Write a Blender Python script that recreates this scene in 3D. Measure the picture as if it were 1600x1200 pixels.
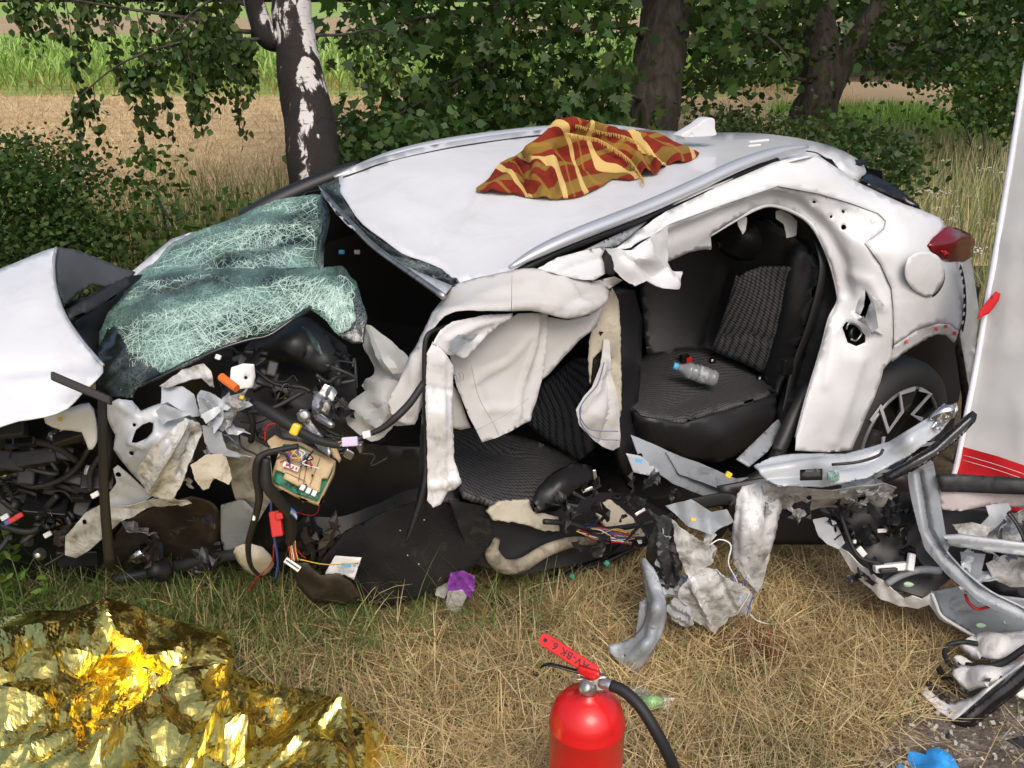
import bpy, bmesh, math, random
import numpy as np
from mathutils import Vector, Matrix
from mathutils.geometry import delaunay_2d_cdt

for o in list(bpy.data.objects):
    bpy.data.objects.remove(o)
SC = bpy.context.scene
COL = SC.collection
R = math.radians

# ------------------------------------------------------------------ camera
CAM_H, CAM_PITCH, FPX = 2.0, R(22.5), 1500.0      # eye height, downward pitch, focal length for a 1600 wide picture
cd = bpy.data.cameras.new('camera')
cd.sensor_width = 36.0
cd.lens = 36.0 * FPX / 1600.0
cd.clip_start, cd.clip_end = 0.05, 2000.0
cam = bpy.data.objects.new('camera', cd)
cam.location = (0, 0, CAM_H)
cam.rotation_euler = (math.pi / 2 - CAM_PITCH, 0, 0)
COL.objects.link(cam)
SC.camera = cam

# ------------------------------------------------------------------ sky and sun
SUN_EL, SUN_AZ = R(50), R(168)                     # azimuth: clockwise from +Y
w = bpy.data.worlds.new('World')
SC.world = w
w.use_nodes = True
nt = w.node_tree
sky = nt.nodes.new('ShaderNodeTexSky')
sky.sky_type = 'NISHITA'
sky.sun_disc = False
sky.sun_elevation = SUN_EL
sky.sun_rotation = SUN_AZ
sky.air_density = 1.0
sky.dust_density = 5.0
sky.ozone_density = 0.6
bg = nt.nodes['Background']
bg.inputs['Strength'].default_value = 0.15
nt.links.new(sky.outputs['Color'], bg.inputs['Color'])
sd = bpy.data.lights.new('sun', 'SUN')
sd.energy = 1.0
sd.angle = R(28)
sd.color = (1.0, 0.985, 0.965)
sun = bpy.data.objects.new('sun', sd)
sdir = Vector((math.sin(SUN_AZ) * math.cos(SUN_EL), math.cos(SUN_AZ) * math.cos(SUN_EL), math.sin(SUN_EL)))
sun.rotation_euler = sdir.to_track_quat('Z', 'Y').to_euler()
sun.location = sdir * 30
COL.objects.link(sun)
vs = SC.view_settings
vs.view_transform = 'Standard'
vs.look = 'None'
vs.exposure = 0.15
vs.gamma = 1.0
SC.cycles.max_bounces = 5
SC.cycles.diffuse_bounces = 2
SC.cycles.glossy_bounces = 5
SC.cycles.transmission_bounces = 4
SC.cycles.transparent_max_bounces = 5

# ------------------------------------------------------------------ measuring helpers
CC = np.array([0.0, 0.0, CAM_H])
DV = np.array([0.0, math.cos(CAM_PITCH), -math.sin(CAM_PITCH)])
RV = np.array([1.0, 0.0, 0.0])
UV = np.array([0.0, math.sin(CAM_PITCH), math.cos(CAM_PITCH)])

def ray(x, y):
    return DV + RV * ((x - 800.0) / FPX) - UV * ((y - 600.0) / FPX)

def P(x, y, d):
    """point at distance d along the view axis, seen at photo pixel x, y"""
    return CC + ray(x, y) * d

# car frame: origin under the rear axle, x forward, y to the car's left, z up
CAR_RZ = R(212)
CF = np.array([math.cos(CAR_RZ), math.sin(CAR_RZ), 0.0])
CL = np.array([-math.sin(CAR_RZ), math.cos(CAR_RZ), 0.0])
CO = np.array([1.13, 4.24, -0.04])

def L(x, y, l):
    """pixel x, y on the upright plane l metres to the left of the car's centre line"""
    r = ray(x, y)
    return (x, y, (l - (CC - CO) @ CL) / (r @ CL))

def Z(x, y, z):
    """pixel x, y on the level plane at height z"""
    r = ray(x, y)
    return (x, y, (z - CC[2]) / r[2])

def W(t):
    return P(*t)

def carp(x, l, z):
    return CO + CF * x + CL * l + np.array([0, 0, z])

# ------------------------------------------------------------------ noise on arrays
def _hash(ix, iy, iz, seed):
    n = (ix * 374761393 + iy * 668265263 + iz * 2147483647 + seed * 1274126177) & 0xFFFFFFFF
    n = ((n ^ (n >> 13)) * 1274126177) & 0xFFFFFFFF
    return ((n ^ (n >> 16)) & 0xFFFF) / 32767.5 - 1.0

def vnoise(p, seed=0):
    p = np.asarray(p, float)
    i = np.floor(p).astype(np.int64)
    f = p - i
    f = f * f * (3 - 2 * f)
    r = 0
    for dx in (0, 1):
        for dy in (0, 1):
            for dz in (0, 1):
                wgt = (f[:, 0] if dx else 1 - f[:, 0]) * (f[:, 1] if dy else 1 - f[:, 1]) * (f[:, 2] if dz else 1 - f[:, 2])
                r = r + wgt * _hash(i[:, 0] + dx, i[:, 1] + dy, i[:, 2] + dz, seed)
    return r

def fbm(p, sc, octv=3, seed=0):
    p = np.asarray(p, float) / sc
    a, r, t = 1.0, 0, 0
    for k in range(octv):
        r = r + a * vnoise(p * (2.03 ** k) + 17.3 * k, seed + k)
        t += a
        a *= 0.5
    return r / t

def folds(p, sc, n=4, seed=0, warp=0.12):
    """sum of sharp triangular folds in random directions: creased sheet"""
    rs = np.random.RandomState(seed)
    p = np.asarray(p, float) / sc
    q = p + warp * np.stack([vnoise(p * 0.7, seed + 5), vnoise(p * 0.7, seed + 6), vnoise(p * 0.7, seed + 7)], 1)
    r = 0
    for k in range(n):
        d = rs.normal(size=3)
        d /= np.linalg.norm(d)
        t = q @ d * rs.uniform(0.6, 1.5) + rs.uniform(0, 9)
        tri = np.abs((t % 1.0) - 0.5) * 4 - 1
        m = np.clip(0.5 + 1.4 * vnoise(p * 0.6, seed + 20 + k), 0, 1)
        r = r + tri * m
    return r / n

# ------------------------------------------------------------------ object helpers
def raw(name, verts, faces, mat=None, parent=None, smooth=False):
    me = bpy.data.meshes.new(name)
    me.from_pydata([tuple(map(float, v)) for v in verts], [], [tuple(map(int, f)) for f in faces])
    me.update()
    if smooth:
        me.polygons.foreach_set('use_smooth', [True] * len(me.polygons))
    o = bpy.data.objects.new(name, me)
    COL.objects.link(o)
    if mat:
        me.materials.append(mat)
    if parent is not None:
        o.parent = parent
        if parent.type == 'EMPTY':
            o.matrix_parent_inverse = parent_world(parent).inverted()
        else:
            o.matrix_parent_inverse = parent_world(parent).inverted()
    return o

def parent_world(o):
    m = Matrix.LocRotScale(o.location, o.rotation_euler, o.scale)
    if o.parent:
        m = parent_world(o.parent) @ o.matrix_parent_inverse @ m
    return m

def fastmesh(name, verts, nper, mat=None, parent=None, smooth=False, cols=None):
    """many separate polygons of nper corners each; verts (N*nper,3)"""
    verts = np.asarray(verts, np.float32).reshape(-1, 3)
    nv = len(verts)
    npoly = nv // nper
    me = bpy.data.meshes.new(name)
    me.vertices.add(nv)
    me.vertices.foreach_set('co', verts.ravel())
    me.loops.add(nv)
    me.loops.foreach_set('vertex_index', np.arange(nv, dtype=np.int32))
    me.polygons.add(npoly)
    me.polygons.foreach_set('loop_start', np.arange(0, nv, nper, dtype=np.int32))
    me.polygons.foreach_set('loop_total', np.full(npoly, nper, np.int32))
    if smooth:
        me.polygons.foreach_set('use_smooth', np.ones(npoly, bool))
    if cols is not None:
        ca = me.color_attributes.new('tint', 'FLOAT_COLOR', 'POINT')
        ca.data.foreach_set('color', np.asarray(cols, np.float32).ravel())
    me.update()
    me.validate()
    o = bpy.data.objects.new(name, me)
    COL.objects.link(o)
    if mat:
        me.materials.append(mat)
    if parent is not None:
        o.parent = parent
        o.matrix_parent_inverse = parent_world(parent).inverted()
    return o

def empty(name, loc):
    o = bpy.data.objects.new(name, None)
    o.location = tuple(map(float, loc))
    o.empty_display_size = 0.1
    COL.objects.link(o)
    return o

def tag(o, label=None, cat=None, group=None, kind=None):
    if label: o['label'] = label
    if cat: o['category'] = cat
    if group: o['group'] = group
    if kind: o['kind'] = kind
    return o

def solid(o, th, off=0.0, rim=True):
    m = o.modifiers.new('thickness', 'SOLIDIFY')
    m.thickness = th
    m.offset = off
    m.use_rim = rim
    return o

def catmull(pts, n=6, closed=False):
    p = np.asarray(pts, float)
    if closed:
        q = np.vstack([p[-1], p, p[0], p[1]])
    else:
        q = np.vstack([2 * p[0] - p[1], p, 2 * p[-1] - p[-2]])
    out = []
    for i in range(1, len(q) - 2):
        a, b, c, d = q[i - 1], q[i], q[i + 1], q[i + 2]
        for k in range(n):
            t = k / n
            out.append(0.5 * (2 * b + (c - a) * t + (2 * a - 5 * b + 4 * c - d) * t * t + (3 * b - a - 3 * c + d) * t ** 3))
    if not closed:
        out.append(q[-2])
    return np.array(out)

def inside(pts, poly):
    x, y = pts[:, 0], pts[:, 1]
    r = np.zeros(len(pts), bool)
    n = len(poly)
    j = n - 1
    for i in range(n):
        xi, yi = poly[i][:2]
        xj, yj = poly[j][:2]
        if yi != yj:
            c = ((yi > y) != (yj > y)) & (x < (xj - xi) * (y - yi) / (yj - yi) + xi)
            r ^= c
        j = i
    return r

def seg_dist(pts, line):
    d = np.full(len(pts), 1e9)
    line = np.asarray(line, float)
    for a, b in zip(line[:-1], line[1:]):
        ab = b - a
        t = np.clip(((pts - a) @ ab) / max(ab @ ab, 1e-9), 0, 1)
        d = np.minimum(d, np.linalg.norm(pts - (a + t[:, None] * ab), axis=1))
    return d

def tps_fit(c, v, reg=1e-3):
    n = len(c)
    s = 300.0
    c = c / s
    d = np.linalg.norm(c[:, None] - c[None], axis=2)
    K = np.where(d > 0, d * d * np.log(d + 1e-12), 0) + reg * np.eye(n)
    Pm = np.hstack([np.ones((n, 1)), c])
    A = np.zeros((n + 3, n + 3))
    A[:n, :n] = K
    A[:n, n:] = Pm
    A[n:, :n] = Pm.T
    A[n:, n:] += 1e-9 * np.eye(3)
    sol = np.linalg.lstsq(A, np.r_[v, 0, 0, 0], rcond=None)[0]
    def ev(q):
        q = q / s
        dd = np.linalg.norm(q[:, None] - c[None], axis=2)
        return np.where(dd > 0, dd * dd * np.log(dd + 1e-12), 0) @ sol[:n] + sol[n] + q @ sol[n + 1:]
    return ev

EV = {}
PXD = {}
def patch(name, parent, mat, outline, ctrl=(), step=9, th=0.002, holes=(), noise=(), ridges=(), curve=0, jag=0.0,
          lat=None, z=None, dep=None, smooth=True, seed=1, off=0.0, reg=1e-3, uv=None, sharp=None, taper=0):
    """A sheet with real depth. outline: corners as (pixel x, pixel y[, distance]); distances between them follow a thin plate
    through all corners and the inner control points; noise / ridges then dent or fold it along its normal."""
    def dflt(t):
        if len(t) == 3: return tuple(t)
        if lat is not None: return L(t[0], t[1], lat)
        if z is not None: return Z(t[0], t[1], z)
        if dep is not None: return (t[0], t[1], dep)
        return (t[0], t[1], None)
    rs = np.random.RandomState(seed)
    ol = [dflt(t) for t in outline]
    ct = [dflt(t) for t in ctrl]
    allc = np.array([t for t in ol + ct if t[2] is not None], float)
    ev = tps_fit(allc[:, :2], 1.0 / allc[:, 2], reg)
    EV[name] = ev
    poly = np.array([t[:2] for t in ol], float)
    if curve:
        poly = catmull(poly, curve, True)
    # resample edge
    def dens(pl):
        out = []
        n = len(pl)
        for i in range(n):
            a, b = pl[i], pl[(i + 1) % n]
            m = max(1, int(round(np.linalg.norm(b - a) / step)))
            for k in range(m):
                out.append(a + (b - a) * k / m)
        return np.array(out)
    poly = dens(poly)
    if jag:
        poly = poly + rs.uniform(-jag, jag, poly.shape)
    hl = [dens(np.array(h, float)) for h in holes]
    lo, hi = poly.min(0), poly.max(0)
    gx, gy = np.meshgrid(np.arange(lo[0], hi[0], step), np.arange(lo[1], hi[1], step * 0.9))
    gx[1::2] += step * 0.5
    g = np.stack([gx.ravel(), gy.ravel()], 1)
    g = g + rs.uniform(-0.22, 0.22, g.shape) * step
    ok = inside(g, poly)
    for h in hl:
        ok &= ~inside(g, h)
    g = g[ok]
    rings = [poly] + hl
    if len(g):
        de = np.full(len(g), 1e9)
        for r_ in rings:
            de = np.minimum(de, seg_dist(g, np.vstack([r_, r_[:1]])))
        g = g[de > step * 0.45]
    pts, edges = [], []
    for r_ in rings:
        b = len(pts)
        pts += list(r_)
        edges += [(b + i, b + (i + 1) % len(r_)) for i in range(len(r_))]
    pts += list(g)
    vv, ee, ff, _, _, _ = delaunay_2d_cdt([Vector((float(a[0]), float(a[1]))) for a in pts], edges, [], 0, 1e-4)
    q = np.array([(v[0], v[1]) for v in vv])
    ff = np.array([f for f in ff if len(f) == 3])
    cen = q[ff].mean(1)
    ok = inside(cen, poly)
    for h in hl:
        ok &= ~inside(cen, h)
    ff = ff[ok]
    dep_ = 1.0 / ev(q)
    rr = DV[None] + RV[None] * ((q[:, :1] - 800) / FPX) - UV[None] * ((q[:, 1:] - 600) / FPX)
    X = CC[None] + rr * dep_[:, None]
    # normals toward the camera
    def normals(X):
        n = np.zeros_like(X)
        fn = np.cross(X[ff[:, 1]] - X[ff[:, 0]], X[ff[:, 2]] - X[ff[:, 0]])
        for k in range(3):
            np.add.at(n, ff[:, k], fn)
        n /= np.linalg.norm(n, axis=1)[:, None] + 1e-12
        fl = np.sum(n * (CC - X), 1) < 0
        n[fl] *= -1
        return n
    N = normals(X)
    disp = np.zeros(len(q))
    for rd in ridges:
        line, hgt, wid = rd[:3]
        d = seg_dist(q, line)
        if len(rd) > 3 and rd[3] == 's':        # sharp crease
            disp += hgt * np.clip(1 - d / wid, 0, 1)
        else:
            disp += hgt * np.exp(-(d / wid) ** 2)
    for nz in noise:
        amp, sc, kind = nz[:3]
        if kind == 'fold':
            disp += amp * folds(X, sc, 4, seed + int(sc * 1000))
        else:
            disp += amp * fbm(X, sc, 3, seed + int(sc * 1000))
    if taper:
        disp *= np.clip(.12 + seg_dist(q, np.vstack([poly, poly[:1]])) / taper, 0, 1)
    X = X + N * disp[:, None]
    PXD[name] = (q.copy(), (X - CC) @ DV)
    # consistent winding toward camera
    fn = np.cross(X[ff[:, 1]] - X[ff[:, 0]], X[ff[:, 2]] - X[ff[:, 0]])
    fl = np.sum(fn * (CC - X[ff[:, 0]]), 1) < 0
    ff[fl] = ff[fl][:, ::-1]
    used = np.unique(ff)
    mp = -np.ones(len(q), int)
    mp[used] = np.arange(len(used))
    o = raw(name, X[used], mp[ff], mat, parent, smooth)
    if uv is not None:                       # flat cloth pattern coordinates laid out on the sheet
        me = o.data
        lay = me.uv_layers.new(name='UVMap')
        uvv = uv(q[used], X[used])
        li = np.zeros(len(me.loops), np.int32)
        me.loops.foreach_get('vertex_index', li)
        lay.data.foreach_set('uv', uvv[li].astype(np.float32).ravel())
    if th:
        solid(o, th, off)
    if sharp is None and any(k[2] == 'fold' and k[0] >= .006 for k in noise):
        sharp = 24
    if sharp and smooth:
        m = o.modifiers.new('edges', 'EDGE_SPLIT')
        m.split_angle = R(sharp)
    return o

def tube(name, parent, mat, pts, rad, seg=8, n=5, flat=1.0, up=None, curve=True, cap=True, smooth=True):
    pts = [np.asarray(p, float) for p in pts]
    rads = list(rad) if hasattr(rad, '__len__') else [rad] * len(pts)
    v, f = tube_geo(pts, rads, seg, n if curve else 1, flat, up, cap)
    return raw(name, v, f, mat, parent, smooth)

def tube_geo(pts, rads, seg=8, n=5, flat=1.0, up=None, cap=True):
    p4 = np.hstack([np.array(pts), np.array(rads)[:, None]])
    c = catmull(p4, n) if (n > 1 and len(pts) > 2) else p4
    cp, cr = c[:, :3], np.maximum(c[:, 3], 1e-4)
    T = np.gradient(cp, axis=0)
    T /= np.linalg.norm(T, axis=1)[:, None] + 1e-12
    u = np.array(up if up is not None else (0, 0, 1.0), float)
    if abs(T[0] @ u) > 0.95 and up is None:
        u = np.array([1.0, 0, 0])
    v, f = [], []
    for i in range(len(cp)):
        a = u - T[i] * (u @ T[i])
        if np.linalg.norm(a) < 1e-6:
            a = np.array([1.0, 0, 0]) - T[i] * T[i][0]
        a /= np.linalg.norm(a)
        if up is None:
            u = a
        b = np.cross(T[i], a)
        for k in range(seg):
            t = 2 * math.pi * k / seg
            v.append(cp[i] + (a * math.cos(t) * flat + b * math.sin(t)) * cr[i])
    for i in range(len(cp) - 1):
        for k in range(seg):
            k2 = (k + 1) % seg
            f.append((i * seg + k, i * seg + k2, (i + 1) * seg + k2, (i + 1) * seg + k))
    if cap:
        f.append(tuple(range(seg))[::-1])
        f.append(tuple((len(cp) - 1) * seg + k for k in range(seg)))
    return v, f

def joinraw(name, geos, mat, parent=None, smooth=False):
    V, F = [], []
    for v, f in geos:
        b = len(V)
        V += list(v)
        F += [tuple(i + b for i in q) for q in f]
    return raw(name, V, F, mat, parent, smooth)

def box_geo(c, ax, ay, az):
    c, ax, ay, az = map(lambda t: np.asarray(t, float), (c, ax, ay, az))
    v = [c + sx * ax + sy * ay + sz * az for sz in (-1, 1) for sy in (-1, 1) for sx in (-1, 1)]
    f = [(0, 2, 3, 1), (4, 5, 7, 6), (0, 1, 5, 4), (2, 6, 7, 3), (1, 3, 7, 5), (0, 4, 6, 2)]
    return v, f

def bev(o, wd=0.004, seg=2):
    m = o.modifiers.new('bevel', 'BEVEL')
    m.width = wd
    m.segments = seg
    m.limit_method = 'ANGLE'
    return o

def box(name, parent, mat, c, ax, ay, az, bevel=0.003):
    v, f = box_geo(c, ax, ay, az)
    o = raw(name, v, f, mat, parent)
    if bevel:
        bev(o, bevel)
    return o

def pbox(name, parent, mat, x, y, d, w_, h_, t_, ang=0, yaw=0, tilt=0, bevel=0.003):
    """small block centred at pixel x,y distance d; sizes in metres; turned by ang in the picture plane, yaw / tilt out of it"""
    c = P(x, y, d)
    a = R(ang)
    ax = RV * math.cos(a) - UV * math.sin(a)
    ay = RV * math.sin(a) + UV * math.cos(a)
    az = -DV
    m = Matrix.Rotation(R(yaw), 3, Vector(ay)) @ Matrix.Rotation(R(tilt), 3, Vector(ax))
    ax, ay, az = [np.array(m @ Vector(t)) for t in (ax, ay, az)]
    return box(name, parent, mat, c, ax * w_ / 2, ay * h_ / 2, az * t_ / 2, bevel)

def lathe_geo(prof, c, axis=(0, 0, 1), seg=24):
    axis = np.asarray(axis, float)
    axis /= np.linalg.norm(axis)
    a = np.cross(axis, [1, 0, 0]) if abs(axis[0]) < 0.9 else np.cross(axis, [0, 1, 0])
    a /= np.linalg.norm(a)
    b = np.cross(axis, a)
    v, f = [], []
    for r_, h_ in prof:
        for k in range(seg):
            t = 2 * math.pi * k / seg
            v.append(np.asarray(c) + axis * h_ + (a * math.cos(t) + b * math.sin(t)) * max(r_, 1e-4))
    for i in range(len(prof) - 1):
        for k in range(seg):
            k2 = (k + 1) % seg
            f.append((i * seg + k, i * seg + k2, (i + 1) * seg + k2, (i + 1) * seg + k))
    f.append(tuple(range(seg))[::-1])
    f.append(tuple((len(prof) - 1) * seg + k for k in range(seg)))
    return v, f

# ------------------------------------------------------------------ materials
def newmat(name):
    m = bpy.data.materials.new(name)
    m.use_nodes = True
    n = m.node_tree.nodes
    return m, n, m.node_tree.links, n['Principled BSDF']

def mat_plain(name, col, rough=0.5, metal=0.0, var=0.12, vscale=6.0, bump=0.0, bscale=60.0, coat=0.0, spec=0.5, dirt=None, dirtamt=0.0, dscale=9.0,
              trans=0.0, alpha=1.0, tint=False, sheen=0.0, subs=0.0):
    """colour with uneven tone, optional dirt patches and fine relief"""
    m, n, l, b = newmat(name)
    tc = n.new('ShaderNodeTexCoord')
    nz = n.new('ShaderNodeTexNoise')
    nz.inputs['Scale'].default_value = vscale
    nz.inputs['Detail'].default_value = 5
    l.new(tc.outputs['Object'], nz.inputs['Vector'])
    rp = n.new('ShaderNodeMapRange')
    rp.inputs['From Min'].default_value = 0.3
    rp.inputs['From Max'].default_value = 0.7
    rp.inputs['To Min'].default_value = 1 - var
    rp.inputs['To Max'].default_value = 1 + var
    l.new(nz.outputs['Fac'], rp.inputs['Value'])
    mul = n.new('ShaderNodeVectorMath')
    mul.operation = 'SCALE'
    mul.inputs[0].default_value = col[:3]
    l.new(rp.outputs['Result'], mul.inputs['Scale'])
    out = mul.outputs['Vector']
    if tint:
        at = n.new('ShaderNodeAttribute')
        at.attribute_name = 'tint'
        mm = n.new('ShaderNodeVectorMath')
        mm.operation = 'MULTIPLY'
        l.new(out, mm.inputs[0])
        l.new(at.outputs['Color'], mm.inputs[1])
        out = mm.outputs['Vector']
    if dirt is not None:
        n2 = n.new('ShaderNodeTexNoise')
        n2.inputs['Scale'].default_value = dscale
        n2.inputs['Detail'].default_value = 8
        n2.inputs['Roughness'].default_value = 0.7
        n2.inputs['Distortion'].default_value = 0.8
        l.new(tc.outputs['Object'], n2.inputs['Vector'])
        r2 = n.new('ShaderNodeMapRange')
        r2.inputs['From Min'].default_value = 0.62 - 0.25 * dirtamt
        r2.inputs['From Max'].default_value = 0.80 - 0.15 * dirtamt
        l.new(n2.outputs['Fac'], r2.inputs['Value'])
        mx = n.new('ShaderNodeMix')
        mx.data_type = 'RGBA'
        l.new(r2.outputs['Result'], mx.inputs['Factor'])
        l.new(out, mx.inputs['A'])
        mx.inputs['B'].default_value = (*dirt, 1)
        out = mx.outputs['Result']
    l.new(out, b.inputs['Base Color'])
    b.inputs['Roughness'].default_value = rough
    b.inputs['Metallic'].default_value = metal
    b.inputs['Coat Weight'].default_value = coat
    b.inputs['Coat Roughness'].default_value = 0.05
    b.inputs['Specular IOR Level'].default_value = spec
    b.inputs['Transmission Weight'].default_value = trans
    b.inputs['Alpha'].default_value = alpha
    b.inputs['Sheen Weight'].default_value = sheen
    if subs:
        b.inputs['Subsurface Weight'].default_value = subs
        b.inputs['Subsurface Radius'].default_value = (0.01, 0.01, 0.005)
    if bump:
        n3 = n.new('ShaderNodeTexNoise')
        n3.inputs['Scale'].default_value = bscale
        n3.inputs['Detail'].default_value = 4
        l.new(tc.outputs['Object'], n3.inputs['Vector'])
        bp = n.new('ShaderNodeBump')
        bp.inputs['Strength'].default_value = bump
        bp.inputs['Distance'].default_value = 0.01
        l.new(n3.outputs['Fac'], bp.inputs['Height'])
        l.new(bp.outputs['Normal'], b.inputs['Normal'])
    return m

def mat_leaf(name, col, rough=0.5):
    """leaf: tinted per leaf, lets some light through"""
    m, n, l, b = newmat(name)
    at = n.new('ShaderNodeAttribute')
    at.attribute_name = 'tint'
    mm = n.new('ShaderNodeVectorMath')
    mm.operation = 'MULTIPLY'
    mm.inputs[0].default_value = col
    l.new(at.outputs['Color'], mm.inputs[1])
    l.new(mm.outputs['Vector'], b.inputs['Base Color'])
    b.inputs['Roughness'].default_value = rough
    b.inputs['Specular IOR Level'].default_value = 0.35
    tr = n.new('ShaderNodeBsdfTranslucent')
    sc_ = n.new('ShaderNodeVectorMath')
    sc_.operation = 'MULTIPLY'
    l.new(mm.outputs['Vector'], sc_.inputs[0])
    sc_.inputs[1].default_value = (1.1, 1.3, 0.5)
    l.new(sc_.outputs['Vector'], tr.inputs['Color'])
    mx = n.new('ShaderNodeMixShader')
    mx.inputs[0].default_value = 0.4
    l.new(b.outputs[0], mx.inputs[1])
    l.new(tr.outputs[0], mx.inputs[2])
    l.new(mx.outputs[0], n['Material Output'].inputs['Surface'])
    return m
# ================================================================== ground and fields
def mat_ground(name, cols, scale, bump=0.5):
    m, n, l, b = newmat(name)
    tc = n.new('ShaderNodeTexCoord')
    a = n.new('ShaderNodeTexNoise')
    a.inputs['Scale'].default_value = scale
    a.inputs['Detail'].default_value = 9
    a.inputs['Roughness'].default_value = 0.65
    l.new(tc.outputs['Object'], a.inputs['Vector'])
    cr = n.new('ShaderNodeValToRGB')
    e = cr.color_ramp.elements
    e[0].position, e[1].position = 0.3, 0.7
    e[0].color, e[1].color = (*cols[0], 1), (*cols[-1], 1)
    for i, c in enumerate(cols[1:-1]):
        x = e.new(0.3 + 0.4 * (i + 1) / (len(cols) - 1))
        x.color = (*c, 1)
    l.new(a.outputs['Fac'], cr.inputs['Fac'])
    l.new(cr.outputs['Color'], b.inputs['Base Color'])
    b.inputs['Roughness'].default_value = 0.95
    b.inputs['Specular IOR Level'].default_value = 0.15
    bp = n.new('ShaderNodeBump')
    bp.inputs['Strength'].default_value = bump
    bp.inputs['Distance'].default_value = 0.03
    a2 = n.new('ShaderNodeTexNoise')
    a2.inputs['Scale'].default_value = scale * 6
    a2.inputs['Detail'].default_value = 6
    l.new(tc.outputs['Object'], a2.inputs['Vector'])
    l.new(a2.outputs['Fac'], bp.inputs['Height'])
    l.new(bp.outputs['Normal'], b.inputs['Normal'])
    return m

M_earth = mat_ground('earth', [(.045, .032, .02), (.10, .075, .045), (.16, .12, .07)], 5)
M_stub = mat_ground('stubble_soil', [(.36, .26, .14), (.56, .42, .23), (.68, .54, .32)], 3)  # colour lifted to paint in stronger light on the open field
M_tan = mat_ground('tan_field', [(.36, .27, .16), (.46, .35, .21)], 0.3)
M_green = mat_ground('green_field', [(.20, .31, .07), (.30, .42, .12), (.38, .48, .17)], 0.5)
M_dirt = mat_ground('gravel_dirt', [(.06, .05, .042), (.15, .125, .10), (.30, .265, .22)], 9, 0.8)

def sheet(name, pts, z, mat):
    o = raw(name, [(x, y, z) for x, y in pts], [tuple(range(len(pts)))], mat)
    return tag(o, kind='structure')

def groundz(x, y):
    return 0.0

sheet('ground', [(-900, -60), (900, -60), (900, 1500), (-900, 1500)], 0, M_earth)
sheet('stubble_field', [(-60, 7.6), (4.5, 7.2), (4.4, 19.5), (-60, 20)], .004, M_stub)
sheet('maize_ground', [(-80, 20), (4.4, 19.5), (5, 46), (-80, 46)], .004, M_green)
sheet('far_tan_field', [(-200, 46), (60, 46), (60, 72), (-200, 72)], .008, M_tan)
sheet('far_green_field', [(-300, 72), (90, 72), (90, 140), (-300, 140)], .008, M_green)
sheet('green_meadow', [(4.4, 13.2), (7.2, 13.2), (6.7, 17), (4.4, 18)], .012, M_green)
sheet('tan_meadow', [(4.4, 18), (6.7, 17), (7.2, 14), (12, 14), (13, 22), (4.4, 23)], .012, M_tan)

# uneven gravel and dirt at the road edge (bottom right)
v, f = [], []
nx, ny = 70, 80
for j in range(ny):
    for i in range(nx):
        v.append((.8 + i * 0.025, 1.4 + j * 0.025, 0))
v = np.array(v)
edge = ((v[:, 0] - .94) * .74 - (v[:, 1] - 2.05) * .84) * 1.5 + 0.10 * fbm(v, .25, 3, 3)
v[:, 2] = np.clip(edge * .2, -.02, .012) + .010 * fbm(v, .05, 3, 9)
f = [(j * nx + i, j * nx + i + 1, (j + 1) * nx + i + 1, (j + 1) * nx + i) for j in range(ny - 1) for i in range(nx - 1)]
o = raw('road_shoulder', v, f, M_dirt, None, True)
tag(o, kind='structure')

# ================================================================== blades of grass and straw
def mat_blade(name):
    m, n, l, b = newmat(name)
    at = n.new('ShaderNodeAttribute')
    at.attribute_name = 'tint'
    l.new(at.outputs['Color'], b.inputs['Base Color'])
    b.inputs['Roughness'].default_value = 0.65
    b.inputs['Specular IOR Level'].default_value = 0.25
    tr = n.new('ShaderNodeBsdfTranslucent')
    l.new(at.outputs['Color'], tr.inputs['Color'])
    mx = n.new('ShaderNodeMixShader')
    mx.inputs[0].default_value = 0.25
    l.new(b.outputs[0], mx.inputs[1])
    l.new(tr.outputs[0], mx.inputs[2])
    l.new(mx.outputs[0], n['Material Output'].inputs['Surface'])
    return m
M_blade = mat_blade('blade')

def blades(name, pos, length, width, lean, curl, cols, rs, seg=3, kind='stuff', label=None, cat=None, parent=None, az=None):
    """pos (N,3); lean = angle from upright (rad); curl = extra bend; tapering ribbons of seg quads"""
    N = len(pos)
    if az is None:
        az = rs.uniform(0, 2 * math.pi, N)
    side = np.stack([-np.sin(az), np.cos(az), np.zeros(N)], 1)
    hd = np.stack([np.cos(az), np.sin(az), np.zeros(N)], 1)
    pts = [pos]
    ang = lean.copy()
    for k in range(seg):
        st = hd * np.sin(ang)[:, None] + np.array([0, 0, 1.0]) * np.cos(ang)[:, None]
        pts.append(pts[-1] + st * (length / seg)[:, None])
        ang = ang + curl / seg
    tw = rs.uniform(-.6, .6, N)
    V = []
    for k in range(seg):
        w0 = width * (1 - (k / seg) ** 2 * .9)
        w1 = width * (1 - ((k + 1) / seg) ** 2 * .93)
        sd = side + np.array([0, 0, 1.0]) * tw[:, None]
        V.append(np.stack([pts[k] - sd * w0[:, None] / 2, pts[k] + sd * w0[:, None] / 2,
                           pts[k + 1] + sd * w1[:, None] / 2, pts[k + 1] - sd * w1[:, None] / 2], 1))
    V = np.stack(V, 1).reshape(-1, 3)
    V[:, 2] = np.maximum(V[:, 2], .002)
    C4 = np.repeat(np.hstack([cols, np.ones((N, 1))]), seg * 4, axis=0)
    o = fastmesh(name, V, 4, M_blade, parent, False, C4)
    tag(o, label, cat, kind=kind)
    return o

STRAW = np.array([(.62, .46, .22), (.72, .57, .31), (.45, .31, .14), (.56, .45, .25), (.27, .18, .085), (.64, .53, .31)])
GREEN = np.array([(.13, .21, .045), (.18, .27, .065), (.09, .16, .04), (.25, .32, .11), (.17, .20, .07)])

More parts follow.
